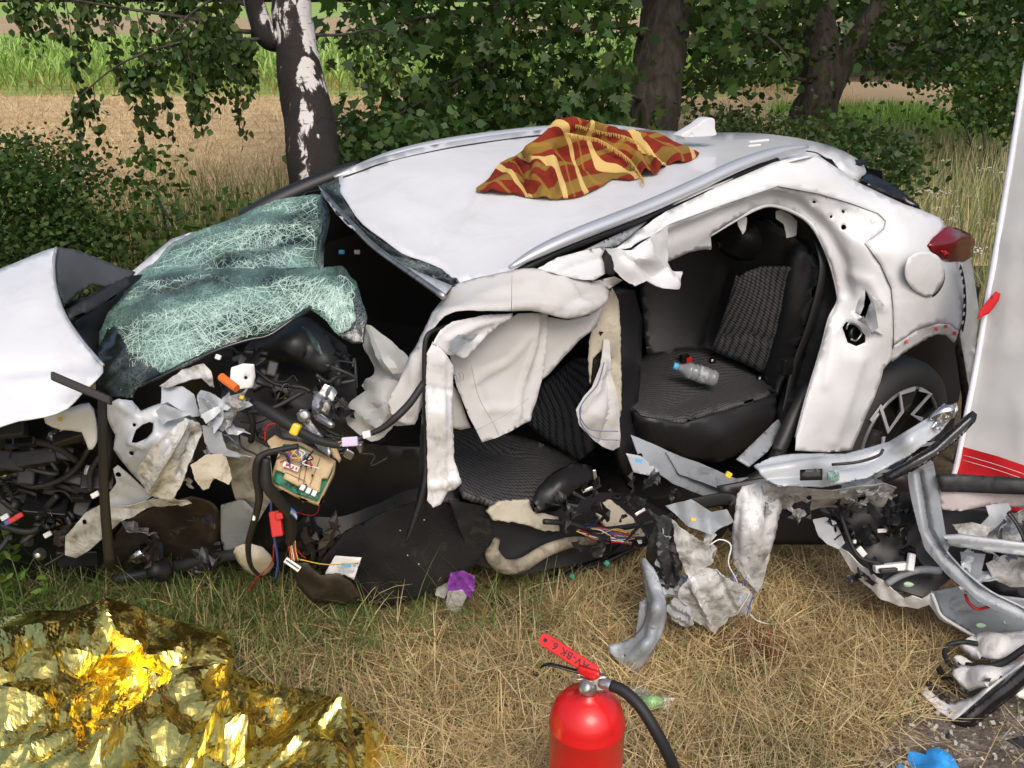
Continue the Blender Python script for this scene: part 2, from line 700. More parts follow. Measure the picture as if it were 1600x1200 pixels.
def palette(pal, N, rs, jit=.2):
    c = pal[rs.randint(0, len(pal), N)] * rs.uniform(1 - jit, 1 + jit, (N, 1))
    return np.clip(c, 0, 1)

rs = np.random.RandomState(7)
def dirtmask(p):
    e = ((p[:, 0] - .94) * .74 - (p[:, 1] - 2.05) * .84) * 1.5 + 0.10 * fbm(p, .25, 3, 3)
    return e
def greenness(p):
    g = .24 + .8 * fbm(p, .35, 3, 11)
    g = g + np.clip((-.25 - p[:, 0]) * 1.1, 0, .6) * np.clip((p[:, 1] - 2.0) * 2, 0, 1)   # lusher toward the left, along the car
    g = g + .55 * np.exp(-((p[:, 0] - .75) ** 2 + (p[:, 1] - 1.9) ** 2) / .02)
    return g

# matted dry straw
N = 90000
pos = np.stack([rs.uniform(-2.3, 2.0, N), rs.uniform(1.55, 3.5, N), rs.uniform(.002, .035, N)], 1)
keep = (rs.uniform(size=N) < np.clip(1.0 - 6 * np.clip(dirtmask(pos), 0, 1), .035, 1))
keep &= ~((pos[:, 0] < -.6) & (pos[:, 1] < 2.1))
keep &= rs.uniform(size=N) > np.clip(greenness(pos) - .25, 0, .75)
pos = pos[keep]; N = len(pos)
pos[:, 2] += .02 * np.clip(fbm(pos, .12, 2, 4), -.5, 1)
c = palette(STRAW, N, rs, .28) * (1.05 + .5 * fbm(pos, .3, 3, 8))[:, None]
blades('dry_grass', pos, rs.uniform(.05, .20, N), rs.uniform(.0012, .0034, N), rs.uniform(1.0, 1.62, N), rs.uniform(-.4, .5, N), c, rs,
       label='matted dry straw-coloured grass covering the verge before the wreck', cat='grass')
# upright dry stems
N = 16000
pos = np.stack([rs.uniform(-2.0, 2.0, N), rs.uniform(1.7, 3.6, N), np.zeros(N)], 1)
keep = (rs.uniform(size=N) < np.clip(1.0 - 8 * np.clip(dirtmask(pos), 0, 1), 0, 1)) & ~((pos[:, 0] < -.5) & (pos[:, 1] < 2.15))
pos = pos[keep]; N = len(pos)
c = palette(STRAW, N, rs, .25)
blades('grass_stems', pos, rs.uniform(.04, .17, N), rs.uniform(.001, .0024, N), rs.uniform(.1, 1.1, N), rs.uniform(-.2, .9, N), c, rs,
       label='thin upright dry grass stems standing out of the matted straw', cat='grass')
# green blades
N = 60000
pos = np.stack([rs.uniform(-2.3, 2.0, N), rs.uniform(1.6, 3.6, N), np.zeros(N)], 1)
g = greenness(pos)
keep = (rs.uniform(size=N) < np.clip(g * .8, .02, .85)) & (rs.uniform(size=N) < np.clip(1.0 - 8 * np.clip(dirtmask(pos), 0, 1), 0.01, 1))
keep &= ~((pos[:, 0] < -.6) & (pos[:, 1] < 2.1))
pos, g = pos[keep], g[keep]; N = len(pos)
lush = np.clip((-.15 - pos[:, 0]) * 1.2, 0, 1) * np.clip((pos[:, 1] - 2.1) * 2, 0, 1)
c = palette(GREEN, N, rs, .3)
c = np.where((rs.uniform(size=N) < .25)[:, None], palette(STRAW, N, rs, .2), c)
blades('green_grass', pos, rs.uniform(.05, .13, N) + lush * rs.uniform(0, .20, N), rs.uniform(.0015, .0036, N) + .0015 * lush,
       rs.uniform(.1, .9, N), rs.uniform(.2, 1.4, N), c, rs, seg=4,
       label='green grass growing thickest along the left of the wreck', cat='grass')

# long dark grass under the torn front
N = 5200
pos = np.stack([rs.uniform(-2.1, .15, N), rs.uniform(2.55, 3.12, N), np.zeros(N)], 1)
keep = rs.uniform(size=N) < np.clip(.75 - .55 * (pos[:, 0] + .6), .1, 1)
pos = pos[keep]; N = len(pos)
c = palette(GREEN * .9, N, rs, .35)
c = np.where((rs.uniform(size=N) < .2)[:, None], palette(STRAW, N, rs, .2), c)
blades('long_grass', pos, rs.uniform(.10, .36, N), rs.uniform(.002, .005, N), rs.uniform(.1, .8, N), rs.uniform(.3, 1.7, N), c, rs, seg=5,
       label='long dark green grass leaning along the foot of the torn front', cat='grass')

# verge beyond the car: weeds and tall grass
def verge(name, n, x0, x1, y0, y1, h0, h1, pal, wd, label, seed, mixstraw=.18):
    rs = np.random.RandomState(seed)
    pos = np.stack([rs.uniform(x0, x1, n), rs.uniform(y0, y1, n), np.zeros(n)], 1)
    dn = fbm(pos, .9, 3, seed)
    keep = rs.uniform(size=n) < np.clip(.55 + 1.2 * dn, .08, 1)
    pos, dn = pos[keep], dn[keep]
    n = len(pos)
    c = palette(pal, n, rs, .3)
    c = np.where((rs.uniform(size=n) < mixstraw)[:, None], palette(STRAW, n, rs, .2), c)
    far_ = np.clip(1.25 - .09 * (pos[:, 1] - 5), .32, 1)
    blades(name, pos, rs.uniform(h0, h1, n) * (1 + .5 * dn) * far_, rs.uniform(wd * .6, wd * 1.4, n), rs.uniform(.02, .45, n), rs.uniform(0, .8, n), c, rs, seg=3,
           label=label, cat='grass')
WEED = np.array([(.16, .22, .065), (.22, .28, .095), (.11, .155, .045), (.30, .33, .13), (.20, .23, .10)])
MEAD = np.array([(.27, .33, .14), (.37, .40, .20), (.20, .27, .10), (.45, .43, .25)])
verge('weeds', 15000, -6, 1.0, 5.7, 8.2, .25, .75, WEED, .007, 'tall green and straw weeds between the wreck and the stubble field', 21)
verge('meadow_grass', 30000, 2.0, 10, 4.6, 13.2, .3, .8, MEAD, .007, 'pale tall meadow grass behind the rear of the wreck', 22)
verge('field_edge_grass', 5000, -2, 5, 7.5, 12, .2, .5, WEED, .01, 'low green weeds under the two dark trees', 23)

# stubble stalks and cut straw on the field
rs = np.random.RandomState(31)
N = 42000
y = 7.6 + 12.2 * rs.uniform(size=N) ** 1.3
pos = np.stack([rs.uniform(-.72, .35, N) * y, y, rs.uniform(0, .03, N)], 1)
c = palette(np.array([(.70, .54, .30), (.78, .62, .38), (.55, .40, .21), (.42, .29, .15), (.62, .42, .23)]), N, rs, .2)  # straw tones raised, since the field is lit more than the shaded car
blades('field_straw', pos, rs.uniform(.08, .3, N), rs.uniform(.005, .012, N), rs.uniform(.6, 1.6, N), rs.uniform(-.2, .3, N), c, rs, seg=2,
       label='cut golden straw and stubble lying on the field behind the birch', cat='straw')

# maize: stalk and arching leaves
rs = np.random.RandomState(41)
rowp = []
for row in range(14):
    yy = 19.9 + row * .75
    xs = np.arange(-.70 * yy, .30 * yy, .15)
    rowp.append(np.stack([xs + rs.uniform(-.05, .05, len(xs)), np.full(len(xs), yy) + rs.uniform(-.06, .06, len(xs)), np.zeros(len(xs))], 1))
base = np.vstack(rowp)
nl = 9
pos = np.repeat(base, nl, 0)
kk = np.tile(np.arange(nl), len(base))
hh = np.repeat(rs.uniform(.42, .62, len(base)), nl)
pos = pos + np.stack([np.zeros(len(pos)), np.zeros(len(pos)), hh * (kk / nl) * 1.0], 1)
N = len(pos)
low = (kk < 2)
c = palette(np.array([(.28, .44, .09), (.38, .54, .15), (.21, .36, .06), (.45, .58, .21)]), N, rs, .2)  # greens raised the same way, brighter field light put into the colour
c = np.where((low & (rs.uniform(size=N) < .8))[:, None], palette(np.array([(.45, .36, .15), (.5, .33, .15)]), N, rs, .2), c)
blades('maize_crop', pos, rs.uniform(.3, .5, N), rs.uniform(.03, .05, N), rs.uniform(.12, .5, N), rs.uniform(.4, 1.5, N), c, rs, seg=4,
       label='bright green maize crop standing beyond the stubble field', cat='maize')
# lower, brighter crop behind the right-hand tree
N = 5000
pos = np.stack([rs.uniform(4.4, 7.0, N), rs.uniform(13.2, 17.2, N), np.zeros(N)], 1)
c = palette(np.array([(.24, .40, .07), (.33, .48, .12), (.19, .32, .06)]), N, rs, .2)
blades('low_green_crop', pos, rs.uniform(.12, .3, N), rs.uniform(.015, .03, N), rs.uniform(.1, .6, N), rs.uniform(0, .8, N), c, rs, seg=2,
       label='short bright green crop seen past the forked tree', cat='crop')

# ================================================================== trees
def leaf_cloud(name, cen, size, nrm_up, base_col, rs, mat, parent, aspect=.62, droop=0.0, dirs=None, hue=.25, lobed=False):
    """cen (N,3): one pointed leaf polygon for each"""
    N = len(cen)
    if dirs is None:
        a = rs.uniform(0, 2 * math.pi, N)
        el = rs.uniform(-.9, .5, N) - droop
        dirs = np.stack([np.cos(a) * np.cos(el), np.sin(a) * np.cos(el), np.sin(el)], 1)
    n = rs.normal(size=(N, 3)) + np.array([0, 0, nrm_up])
    s = np.cross(dirs, n)
    s /= np.linalg.norm(s, axis=1)[:, None] + 1e-9
    n = np.cross(s, dirs)
    sz = size * rs.uniform(.6, 1.25, N)
    prof = [(0, 0), (.28, .42), (.62, .40), (1, 0), (.62, -.40), (.28, -.42)]
    if lobed:
        half = [(.0, .06), (.12, .46), (.30, .24), (.58, .50), (.60, .20)]
        prof = half + [(1, 0)] + [(t, -w_) for t, w_ in half[::-1]]
    V = np.stack([cen + dirs * (sz * t)[:, None] + s * (sz * w_ * aspect * 1.2)[:, None] - n * (sz * (abs(w_) * -.25 + .18 * t * t))[:, None] for t, w_ in prof], 1)
    tint = rs.uniform(.45, 1.5, (N, 1)) * (1 + .45 * fbm(cen, .45, 2, 77))[:, None] * np.array(base_col) * np.stack([1 + hue * rs.uniform(-1, 1.2, N), np.ones(N), 1 + hue * rs.uniform(-1, .6, N)], 1)
    C4 = np.repeat(np.hstack([np.clip(tint, 0, 3), np.ones((N, 1))]), len(prof), 0)
    return fastmesh(name, V.reshape(-1, 3), len(prof), mat, parent, False, C4)

M_leafB = mat_leaf('birch_leaf', (.075, .125, .035))
M_leafM = mat_leaf('maple_leaf', (.055, .105, .028))
M_leafD = mat_leaf('dark_leaf', (.05, .09, .028))
M_leafF = mat_leaf('far_leaf', (.06, .095, .045))

def mat_birch():
    m, n, l, b = newmat('birch_bark')
    tc = n.new('ShaderNodeTexCoord')
    mp = n.new('ShaderNodeMapping')
    mp.inputs['Scale'].default_value = (9, 9, 3.2)
    l.new(tc.outputs['Object'], mp.inputs['Vector'])
    a = n.new('ShaderNodeTexNoise')
    a.inputs['Scale'].default_value = 1.0
    a.inputs['Detail'].default_value = 9
    a.inputs['Roughness'].default_value = .62
    a.inputs['Distortion'].default_value = .5
    l.new(mp.outputs['Vector'], a.inputs['Vector'])
    # whiter higher up the trunk (the bark itself breaks up black toward the foot)
    sp = n.new('ShaderNodeSeparateXYZ')
    l.new(tc.outputs['Object'], sp.inputs['Vector'])
    mr = n.new('ShaderNodeMapRange')
    mr.inputs['From Min'].default_value = 0.7
    mr.inputs['From Max'].default_value = 2.0
    mr.inputs['To Min'].default_value = -.14
    mr.inputs['To Max'].default_value = .0
    l.new(sp.outputs['Z'], mr.inputs['Value'])
    ad = n.new('ShaderNodeMath')
    l.new(a.outputs['Fac'], ad.inputs[0])
    l.new(mr.outputs['Result'], ad.inputs[1])
    # a strip of peeled white bark running up the side that faces the road
    xa = n.new('ShaderNodeMath'); xa.operation = 'SUBTRACT'; xa.inputs[1].default_value = -1.365
    l.new(sp.outputs['X'], xa.inputs[0])
    xb = n.new('ShaderNodeMath'); xb.operation = 'ABSOLUTE'
    l.new(xa.outputs[0], xb.inputs[0])
    xc = n.new('ShaderNodeMapRange')
    xc.inputs['From Min'].default_value = .01; xc.inputs['From Max'].default_value = .07
    xc.inputs['To Min'].default_value = .13; xc.inputs['To Max'].default_value = -.035
    l.new(xb.outputs[0], xc.inputs['Value'])
    ad2 = n.new('ShaderNodeMath')
    l.new(ad.outputs[0], ad2.inputs[0]); l.new(xc.outputs['Result'], ad2.inputs[1])
    ad = ad2
    cr = n.new('ShaderNodeValToRGB')
    e = cr.color_ramp.elements
    e[0].position, e[0].color = .47, (.016, .013, .011, 1)
    e[1].position, e[1].color = .535, (.62, .59, .57, 1)
    x = e.new(.515); x.color = (.06, .045, .036, 1)
    l.new(ad.outputs[0], cr.inputs['Fac'])
    # thin dark lenticels
    wv = n.new('ShaderNodeTexNoise')
    wv.inputs['Scale'].default_value = 1
    wv.inputs['Detail'].default_value = 3
    mp2 = n.new('ShaderNodeMapping')
    mp2.inputs['Scale'].default_value = (9, 9, 55)
    l.new(tc.outputs['Object'], mp2.inputs['Vector'])
    l.new(mp2.outputs['Vector'], wv.inputs['Vector'])
    r2 = n.new('ShaderNodeMapRange')
    r2.inputs['From Min'].default_value = .62
    r2.inputs['From Max'].default_value = .68
    r2.inputs['To Min'].default_value = 1
    r2.inputs['To Max'].default_value = .35
    l.new(wv.outputs['Fac'], r2.inputs['Value'])
    mu = n.new('ShaderNodeVectorMath')
    mu.operation = 'SCALE'
    l.new(cr.outputs['Color'], mu.inputs[0])
    l.new(r2.outputs['Result'], mu.inputs['Scale'])
    l.new(mu.outputs['Vector'], b.inputs['Base Color'])
    b.inputs['Roughness'].default_value = .85
    bp = n.new('ShaderNodeBump')
    bp.inputs['Strength'].default_value = .8
    bp.inputs['Distance'].default_value = .03
    l.new(ad.outputs[0], bp.inputs['Height'])
    l.new(bp.outputs['Normal'], b.inputs['Normal'])
    return m
M_birch = mat_birch()

def mat_bark():
    m, n, l, b = newmat('dark_bark')
    tc = n.new('ShaderNodeTexCoord')
    mp = n.new('ShaderNodeMapping')
    mp.inputs['Scale'].default_value = (14, 14, 3)
    l.new(tc.outputs['Object'], mp.inputs['Vector'])
    a = n.new('ShaderNodeTexNoise')
    a.inputs['Detail'].default_value = 8
    a.inputs['Scale'].default_value = 1
    a.inputs['Distortion'].default_value = .6
    l.new(mp.outputs['Vector'], a.inputs['Vector'])
    cr = n.new('ShaderNodeValToRGB')
    e = cr.color_ramp.elements
    e[0].position, e[0].color = .35, (.03, .022, .016, 1)
    e[1].position, e[1].color = .68, (.085, .074, .06, 1)
    l.new(a.outputs['Fac'], cr.inputs['Fac'])
    l.new(cr.outputs['Color'], b.inputs['Base Color'])
    b.inputs['Roughness'].default_value = .9
    bp = n.new('ShaderNodeBump')
    bp.inputs['Strength'].default_value = .9
    bp.inputs['Distance'].default_value = .04
    l.new(a.outputs['Fac'], bp.inputs['Height'])
    l.new(bp.outputs['Normal'], b.inputs['Normal'])
    return m
M_bark = mat_bark()

def limb(name, tree, mat, pts, r0, r1=None, seg=12, n=6, rough=.06, seed=0):
    pts = [np.asarray(p, float) for p in pts]
    rad = np.linspace(r0, r1, len(pts)) if not hasattr(r0, '__len__') else r0
    v, f = tube_geo(pts, list(rad), seg, n)
    v = np.array(v)
    c = np.repeat(v.reshape(-1, seg, 3).mean(1), seg, 0)
    k = 1 + rough * 2 * fbm(v, .18, 3, seed) + rough * fbm(v, .05, 2, seed + 3)
    v = c + (v - c) * k[:, None]
    return raw(name, v, f, mat, tree, True)

# ---- birch, left of centre
DB = 6.5
b0 = P(490, 300, DB); foot = np.array([b0[0] + .03, b0[1] + .12, 0])
birch = tag(empty('birch_tree', foot), 'birch with blotched black and white bark and hanging leaves, behind the windshield', 'tree')
tr = limb('trunk', birch, M_birch, [foot - [0, 0, .1], foot + [0, 0, .35], P(492, 270, DB), P(484, 190, DB), P(468, 110, DB), P(460, 50, DB), P(453, -20, DB), P(446, -220, DB + .3), P(440, -500, DB + .6)],
          [.25, .21, .178, .172, .150, .136, .128, .11, .08], seg=28, n=8, rough=.05, seed=3)
limb('limb', birch, M_birch, [P(440, 62, DB), P(418, 58, DB - .05), P(402, 20, DB - .1), P(385, -40, DB - .2), P(350, -200, DB - .3)], .085, .05, seed=5)
br = [([P(425, 50, DB), P(370, 48, DB - .1), P(300, 30, DB - .25), P(200, 14, DB - .35), P(90, -5, DB - .5), P(10, -30, DB - .6)], .018),
      ([P(430, 60, DB), P(380, 62, DB - .2), P(310, 62, DB - .4), P(240, 78, DB - .6), P(180, 105, DB - .7), P(125, 150, DB - .8)], .014),
      ([P(400, 10, DB), P(330, -5, DB + .1), P(250, -25, DB + .2), P(150, -40, DB + .2), P(40, -60, DB + .2)], .016),
      ([P(488, 55, DB), P(540, 54, DB + .2), P(580, 45, DB + .4), P(620, 60, DB + .5)], .012),
      ([P(395, -20, DB), P(350, -10, DB - .6), P(300, 20, DB - .9), P(262, 60, DB - 1)], .012)]
rs = np.random.RandomState(51)
lc, ld, tw = [], [], []
for pts, r_ in br:
    limb('branch', birch, M_bark, pts, r_, .004, seg=7, n=6, rough=0, seed=1)
    cp = catmull(np.array(pts), 8)
    nt_ = 24 if len(pts) > 4 else 9
    for k in range(nt_):
        t = cp[rs.randint(6, len(cp))]
        ln = rs.choice([.15, .25, .35, .5, .75], p=[.25, .25, .25, .15, .10]) * rs.uniform(.7, 1.15)
        dirv = np.array([rs.uniform(-.35, .25), rs.uniform(-.3, .3), 0])
        q = [t]
        for s_ in range(6):
            q.append(q[-1] + np.array([0, 0, -1.0]) * ln / 6 + dirv * ln / 6 * (1 - s_ / 6))
        tw.append(tube_geo(q, [.0028] * 4 + [.0018] * 3, 4, 1))
        m = int(ln * 85) + 6
        u = rs.uniform(.05, 1, m) * 6
        i = np.minimum(u.astype(int), 5)
        qq = np.array(q)
        pp = qq[i] + (qq[i + 1] - qq[i]) * (u - i)[:, None] + rs.normal(0, .028, (m, 3))
        lc.append(pp)
twm = joinraw('twig', tw, M_bark, birch)
tag(twm, kind='stuff')
lc = np.vstack(lc)
up = rs.uniform(-1, 1, (5000, 3)) * np.array([1.9, 1.6, 1.0]) + np.array([foot[0] - .3, foot[1], 4.9])
leaf_cloud('crown', np.vstack([lc, up]), np.r_[np.full(len(lc), .058), np.full(len(up), .085)], .3, (1, 1, 1), rs, M_leafB, birch, aspect=.72, droop=.7)

def spray(rs, regions, nclump, per, rad, d0, d1):
    """leaf positions in clumps spread through the volume behind picture regions (x0,y0,x1,y1,weight)"""
    out = []
    wts = np.array([r[4] for r in regions], float)
    wts /= wts.sum()
    for k in range(nclump):
        x0, y0, x1, y1, _ = regions[rs.choice(len(regions), p=wts)]
        d = rs.uniform(d0, d1)
        c = P(rs.uniform(x0, x1), rs.uniform(y0, y1), d)
        if c[2] < .15:
            continue
        m = rs.randint(per // 2, per * 3 // 2)
        out.append(c + rs.normal(0, 1, (m, 3)) * rad * np.array([1.3, 1.0, .55]))
    return np.vstack(out)

def clear_of(pts, polys, rs, prob=.93):
    d = pts - CC
    zc = d @ DV
    q = np.stack([800 + FPX * (d @ RV) / zc, 600 - FPX * (d @ UV) / zc], 1)
    keep = np.ones(len(pts), bool)
    for pl, pr in polys:
        keep &= ~(inside(q, pl) & (rs.uniform(size=len(pts)) < pr))
    return pts[keep]

# ---- maple with the thick trunk behind the roof
DM = 10.0
b0 = P(1010, 200, DM)
mf = np.array([b0[0], b0[1] + .2, 0])
maple = tag(empty('maple_tree', mf), 'thick dark trunk with broad hanging leaves standing behind the plaid blanket', 'tree')
limb('trunk', maple, M_bark, [mf - [0, 0, .1], mf + [0, 0, .4], P(1020, 170, DM), P(1028, 110, DM), P(1038, 40, DM), P(1045, -60, DM), P(1050, -300, DM)],
     [.42, .34, .285, .27, .265, .25, .18], seg=20, rough=.05, seed=8)
rs = np.random.RandomState(61)
for pts, r_ in [([P(1020, 60, DM), P(960, 40, DM - .6), P(860, 60, DM - 1.3), P(740, 110, DM - 2), P(640, 170, DM - 2.4)], .05),
                ([P(1030, -40, DM), P(930, -30, DM - .8), P(780, 10, DM - 1.6), P(640, 30, DM - 2.1), P(560, 60, DM - 2.3)], .055),
                ([P(1020, 160, DM), P(970, 150, DM - .6), P(900, 180, DM - 1.2), P(800, 215, DM - 1.6)], .03),
                ([P(1050, 20, DM), P(1120, 30, DM - .3), P(1200, 60, DM - .6), P(1240, 100, DM - .8)], .04)]:
    limb('branch', maple, M_bark, pts, r_, .008, seg=7, rough=.02, seed=2)
lc = spray(rs, [(560, -60, 1000, 60, 3), (640, 40, 1000, 200, 4.2), (560, 150, 720, 240, 1.1), (700, 170, 1000, 235, 1.6), (540, 60, 640, 110, .25), (1060, 60, 1150, 130, .5), (1060, -60, 1260, 40, .8)],
           290, 22, .17, 7.4, 9.8)
lc = clear_of(lc, [([(985, -80), (1090, -80), (1086, 60), (1072, 120), (1060, 200), (978, 200), (985, 120), (995, 60)], .93), ([(540, 60), (640, 75), (705, 82), (700, 112), (600, 120), (545, 150)], .85), ([(545, 150), (600, 150), (590, 185), (550, 190)], .7), ([(780, 30), (980, 40), (980, 100), (800, 90)], .35)], rs)
hi = spray(rs, [(400, -700, 1300, -60, 1)], 200, 24, .35, 7.5, 11)
leaf_cloud('crown', np.vstack([lc, hi]), np.r_[rs.uniform(.06, .13, len(lc)), np.full(len(hi), .17)], .8, (1, 1, 1), rs, M_leafM, maple, aspect=1.0, droop=.35, lobed=True)

# ---- forked tree further right
DF = 12.0
b0 = P(1275, 205, DF)
ff_ = np.array([b0[0], b0[1] + .2, 0])
fork = tag(empty('forked_tree', ff_), 'dark tree with forked trunk behind the shark fin antenna and spoiler', 'tree')
limb('trunk', fork, M_bark, [ff_ - [0, 0, .1], ff_ + [0, 0, .5], P(1278, 170, DF), P(1282, 120, DF), P(1282, 60, DF), P(1276, 0, DF), P(1275, -200, DF)],
     [.38, .30, .25, .24, .21, .19, .13], seg=18, rough=.05, seed=18)
limb('limb', fork, M_bark, [P(1285, 165, DF), P(1308, 118, DF), P(1335, 70, DF - .1), P(1362, 25, DF - .2), P(1392, -30, DF - .3), P(1450, -200, DF - .4)], [.16, .15, .14, .125, .11, .08], None, seg=14, rough=.05, seed=19)
for pts, r_ in [([P(1300, 100, DF), P(1200, 70, DF - .8), P(1120, 95, DF - 1.4), P(1070, 140, DF - 1.6)], .045),
                ([P(1350, 50, DF), P(1430, 70, DF - .6), P(1500, 90, DF - 1), P(1580, 100, DF - 1.3)], .045),
                ([P(1280, 130, DF), P(1230, 120, DF - .6), P(1170, 110, DF - 1)], .03)]:
    limb('branch', fork, M_bark, pts, r_, .008, seg=7, rough=.02, seed=2)
rs = np.random.RandomState(71)
lc = spray(rs, [(1080, -40, 1320, 100, 3), (1300, -40, 1600, 80, 3.2), (1080, 90, 1250, 175, 1.3), (1400, 60, 1600, 150, 1.3), (1500, 120, 1600, 190, .5), (1200, 60, 1330, 130, .5)],
           330, 24, .22, 9.5, 13)
lc = clear_of(lc, [([(1248, 20), (1400, -40), (1330, 110), (1306, 210), (1250, 210)], .88), ([(1310, 132), (1495, 135), (1495, 215), (1310, 215)], .985), ([(1330, 60), (1490, 60), (1490, 135), (1330, 135)], .45), ([(1090, 130), (1250, 130), (1250, 180), (1090, 180)], .8)], rs)
hi = spray(rs, [(1000, -650, 1900, -40, 1)], 200, 24, .42, 9.5, 14)
leaf_cloud('crown', np.vstack([lc, hi]), np.r_[rs.uniform(.05, .11, len(lc)), np.full(len(hi), .19)], .7, (1, 1, 1), rs, M_leafD, fork, aspect=.8, droop=.35)

# ---- bushes
def bush(name, label, regions, n, per, rad, d0, d1, size, mat, seed, stems=6, col=(1, 1, 1)):
    rs = np.random.RandomState(seed)
    lc = spray(rs, regions, n, per, rad, d0, d1)
    c0 = lc.mean(0); c0[2] = 0
    t = tag(empty(name, c0), label, 'bush', 'bushes along the verge')
    leaf_cloud('foliage', lc, np.full(len(lc), size), .6, col, rs, mat, t, aspect=.75)
    for k in range(stems):
        tgt = lc[rs.randint(len(lc))]
        a = c0 + np.array([rs.uniform(-.15, .15), rs.uniform(-.15, .15), 0])
        limb('stem', t, M_bark, [a, (a + tgt) / 2 + [0, 0, .1], tgt], .014, .004, seg=6, rough=0)
    return t
bush('bush', 'dense dark green bush at the left edge above the hood', [(-80, 250, 150, 430, 3), (-60, 220, 90, 300, 1.2), (60, 290, 160, 430, 1)], 300, 34, .10, 5.4, 6.4, .034, M_leafB, 81, col=(.75, .82, .7))
bush('bush', 'small dark shrub between the birch and the far roof rail', [(535, 215, 640, 285, 2), (580, 190, 700, 235, 2), (640, 190, 780, 232, 1)], 80, 22, .12, 6.6, 7.4, .07, M_leafM, 82)
bush('bush', 'dark shrub behind the spoiler and the rear window trim', [(1290, 205, 1420, 300, 2), (1340, 200, 1400, 290, 1)], 70, 22, .12, 6.5, 7.5, .05, M_leafD, 83)
bush('bush', 'low dark shrub under the forked tree beside the antenna', [(1110, 178, 1330, 215, 2)], 60, 20, .11, 8.5, 9.5, .05, M_leafD, 84)
bush('bush', 'leafy green bush at the right edge above the white screen', [(1500, 100, 1640, 190, 2)], 90, 20, .2, 9, 11, .06, M_leafD, 85, col=(1.1, 1.2, .9))
bush('bush', 'thin pale green sapling in the weeds left of the birch', [(195, 230, 260, 400, 2), (240, 300, 420, 400, 1.2)], 60, 12, .08, 5.6, 6.3, .05, M_leafB, 86, col=(1.0, 1.1, .8))

# white umbel flowers in the meadow
rs = np.random.RandomState(91)
geo = []
for k in range(75):
    d = rs.uniform(5.2, 8.5)
    c = P(rs.uniform(1400, 1580), rs.uniform(225, 450), d)
    if c[2] < .2 or c[2] > .75:
        continue
    for j in range(rs.randint(4, 9)):
        q = c + rs.normal(0, 1, 3) * np.array([.03, .03, .008])
        geo.append(lathe_geo([(.0, -.003), (.008, 0), (.004, .003)], q, seg=5))
M_flower = mat_plain('white_flower', (.6, .6, .52), .8)
tag(joinraw('meadow_flowers', geo, M_flower), 'small white umbel flowers in the meadow right of the wreck', 'flowers', kind='stuff')

# far woods closing the view
rs = np.random.RandomState(95)
N = 16000
y = rs.uniform(140, 175, N)
pos = np.stack([rs.uniform(-.9, .75, N) * y, y, np.zeros(N)], 1)
hgt = 9 + 7 * fbm(pos * [1, .3, 1], 14, 3, 5)
pos[:, 2] = rs.uniform(0, 1, N) ** .8 * (hgt + 4)
leaf_cloud('far_woods', pos, np.full(N, 2.0), .6, (1, 1, 1.1), rs, M_leafF, None, aspect=.9)
tag(bpy.data.objects['far_woods'], 'dark green woods on the horizon beyond the fields', 'woods', kind='stuff')
N = 9000
y = rs.uniform(23, 30, N)
pos = np.stack([rs.uniform(.17, .8, N) * y, y, np.zeros(N)], 1)
hgt = 5 + 4 * fbm(pos * [1, .3, 1], 5, 3, 6)
pos[:, 2] = rs.uniform(0, 1, N) ** .8 * (hgt + 3)
leaf_cloud('tree_belt', pos, np.full(N, .36), .6, (1.1, 1.2, .95), rs, M_leafF, None, aspect=.9)
tag(bpy.data.objects['tree_belt'], 'belt of trees behind the right-hand field', 'woods', kind='stuff')
# ================================================================== car materials
M_paint = mat_plain('white_paint', (.69, .70, .715), .36, var=.04, coat=.35, dirt=(.60, .60, .59), dirtamt=.45, dscale=4)  # dirt tone also paints in watery reflections, besides dust and scuffs
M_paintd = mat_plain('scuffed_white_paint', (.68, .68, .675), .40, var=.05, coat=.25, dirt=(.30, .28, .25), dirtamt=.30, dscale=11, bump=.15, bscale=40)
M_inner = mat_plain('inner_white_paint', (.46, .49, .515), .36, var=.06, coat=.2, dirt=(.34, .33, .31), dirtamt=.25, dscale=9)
M_torn = mat_plain('torn_dirty_metal', (.50, .50, .48), .5, metal=.15, var=.2, dirt=(.10, .085, .06), dirtamt=.75, dscale=14, bump=.4, bscale=30)
M_greym = mat_plain('grey_primer_metal', (.30, .325, .35), .45, metal=.1, var=.12, dirt=(.10, .10, .10), dirtamt=.35, dscale=12)
M_steel = mat_plain('bent_steel', (.46, .45, .43), .3, metal=.9, var=.15, dirt=(.12, .09, .06), dirtamt=.5, dscale=25)
M_rail = mat_plain('silver_rail', (.58, .60, .63), .33, metal=.55, var=.03)
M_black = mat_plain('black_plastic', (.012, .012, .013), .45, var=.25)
M_blackg = mat_plain('gloss_black', (.008, .008, .009), .18, var=.2)
M_rubber = mat_plain('black_rubber', (.012, .012, .012), .6, var=.2)
M_dkgrey = mat_plain('dark_grey_plastic', (.024, .025, .026), .5, var=.25, dirt=(.09, .085, .08), dirtamt=.3, dscale=12, bump=.1)
M_carpet = mat_plain('black_carpet', (.014, .0135, .013), .9, var=.35, bump=.5, bscale=160, spec=.2, dirt=(.05, .04, .03), dirtamt=.25, dscale=10)
M_brown = mat_plain('brown_muddy_plastic', (.035, .025, .017), .6, var=.35, dirt=(.075, .06, .045), dirtamt=.6, dscale=8)
M_leather = mat_plain('black_leatherette', (.016, .016, .017), .42, var=.15, bump=.15, bscale=220)
M_foam = mat_plain('beige_foam', (.50, .455, .36), .85, var=.12, dirt=(.25, .2, .13), dirtamt=.4, dscale=12, bump=.25, bscale=60, spec=.2)
M_cloth = mat_plain('airbag_cloth', (.55, .545, .53), .8, var=.04, bump=.10, bscale=400, spec=.2, dirt=(.52, .48, .42), dirtamt=.3, dscale=6)
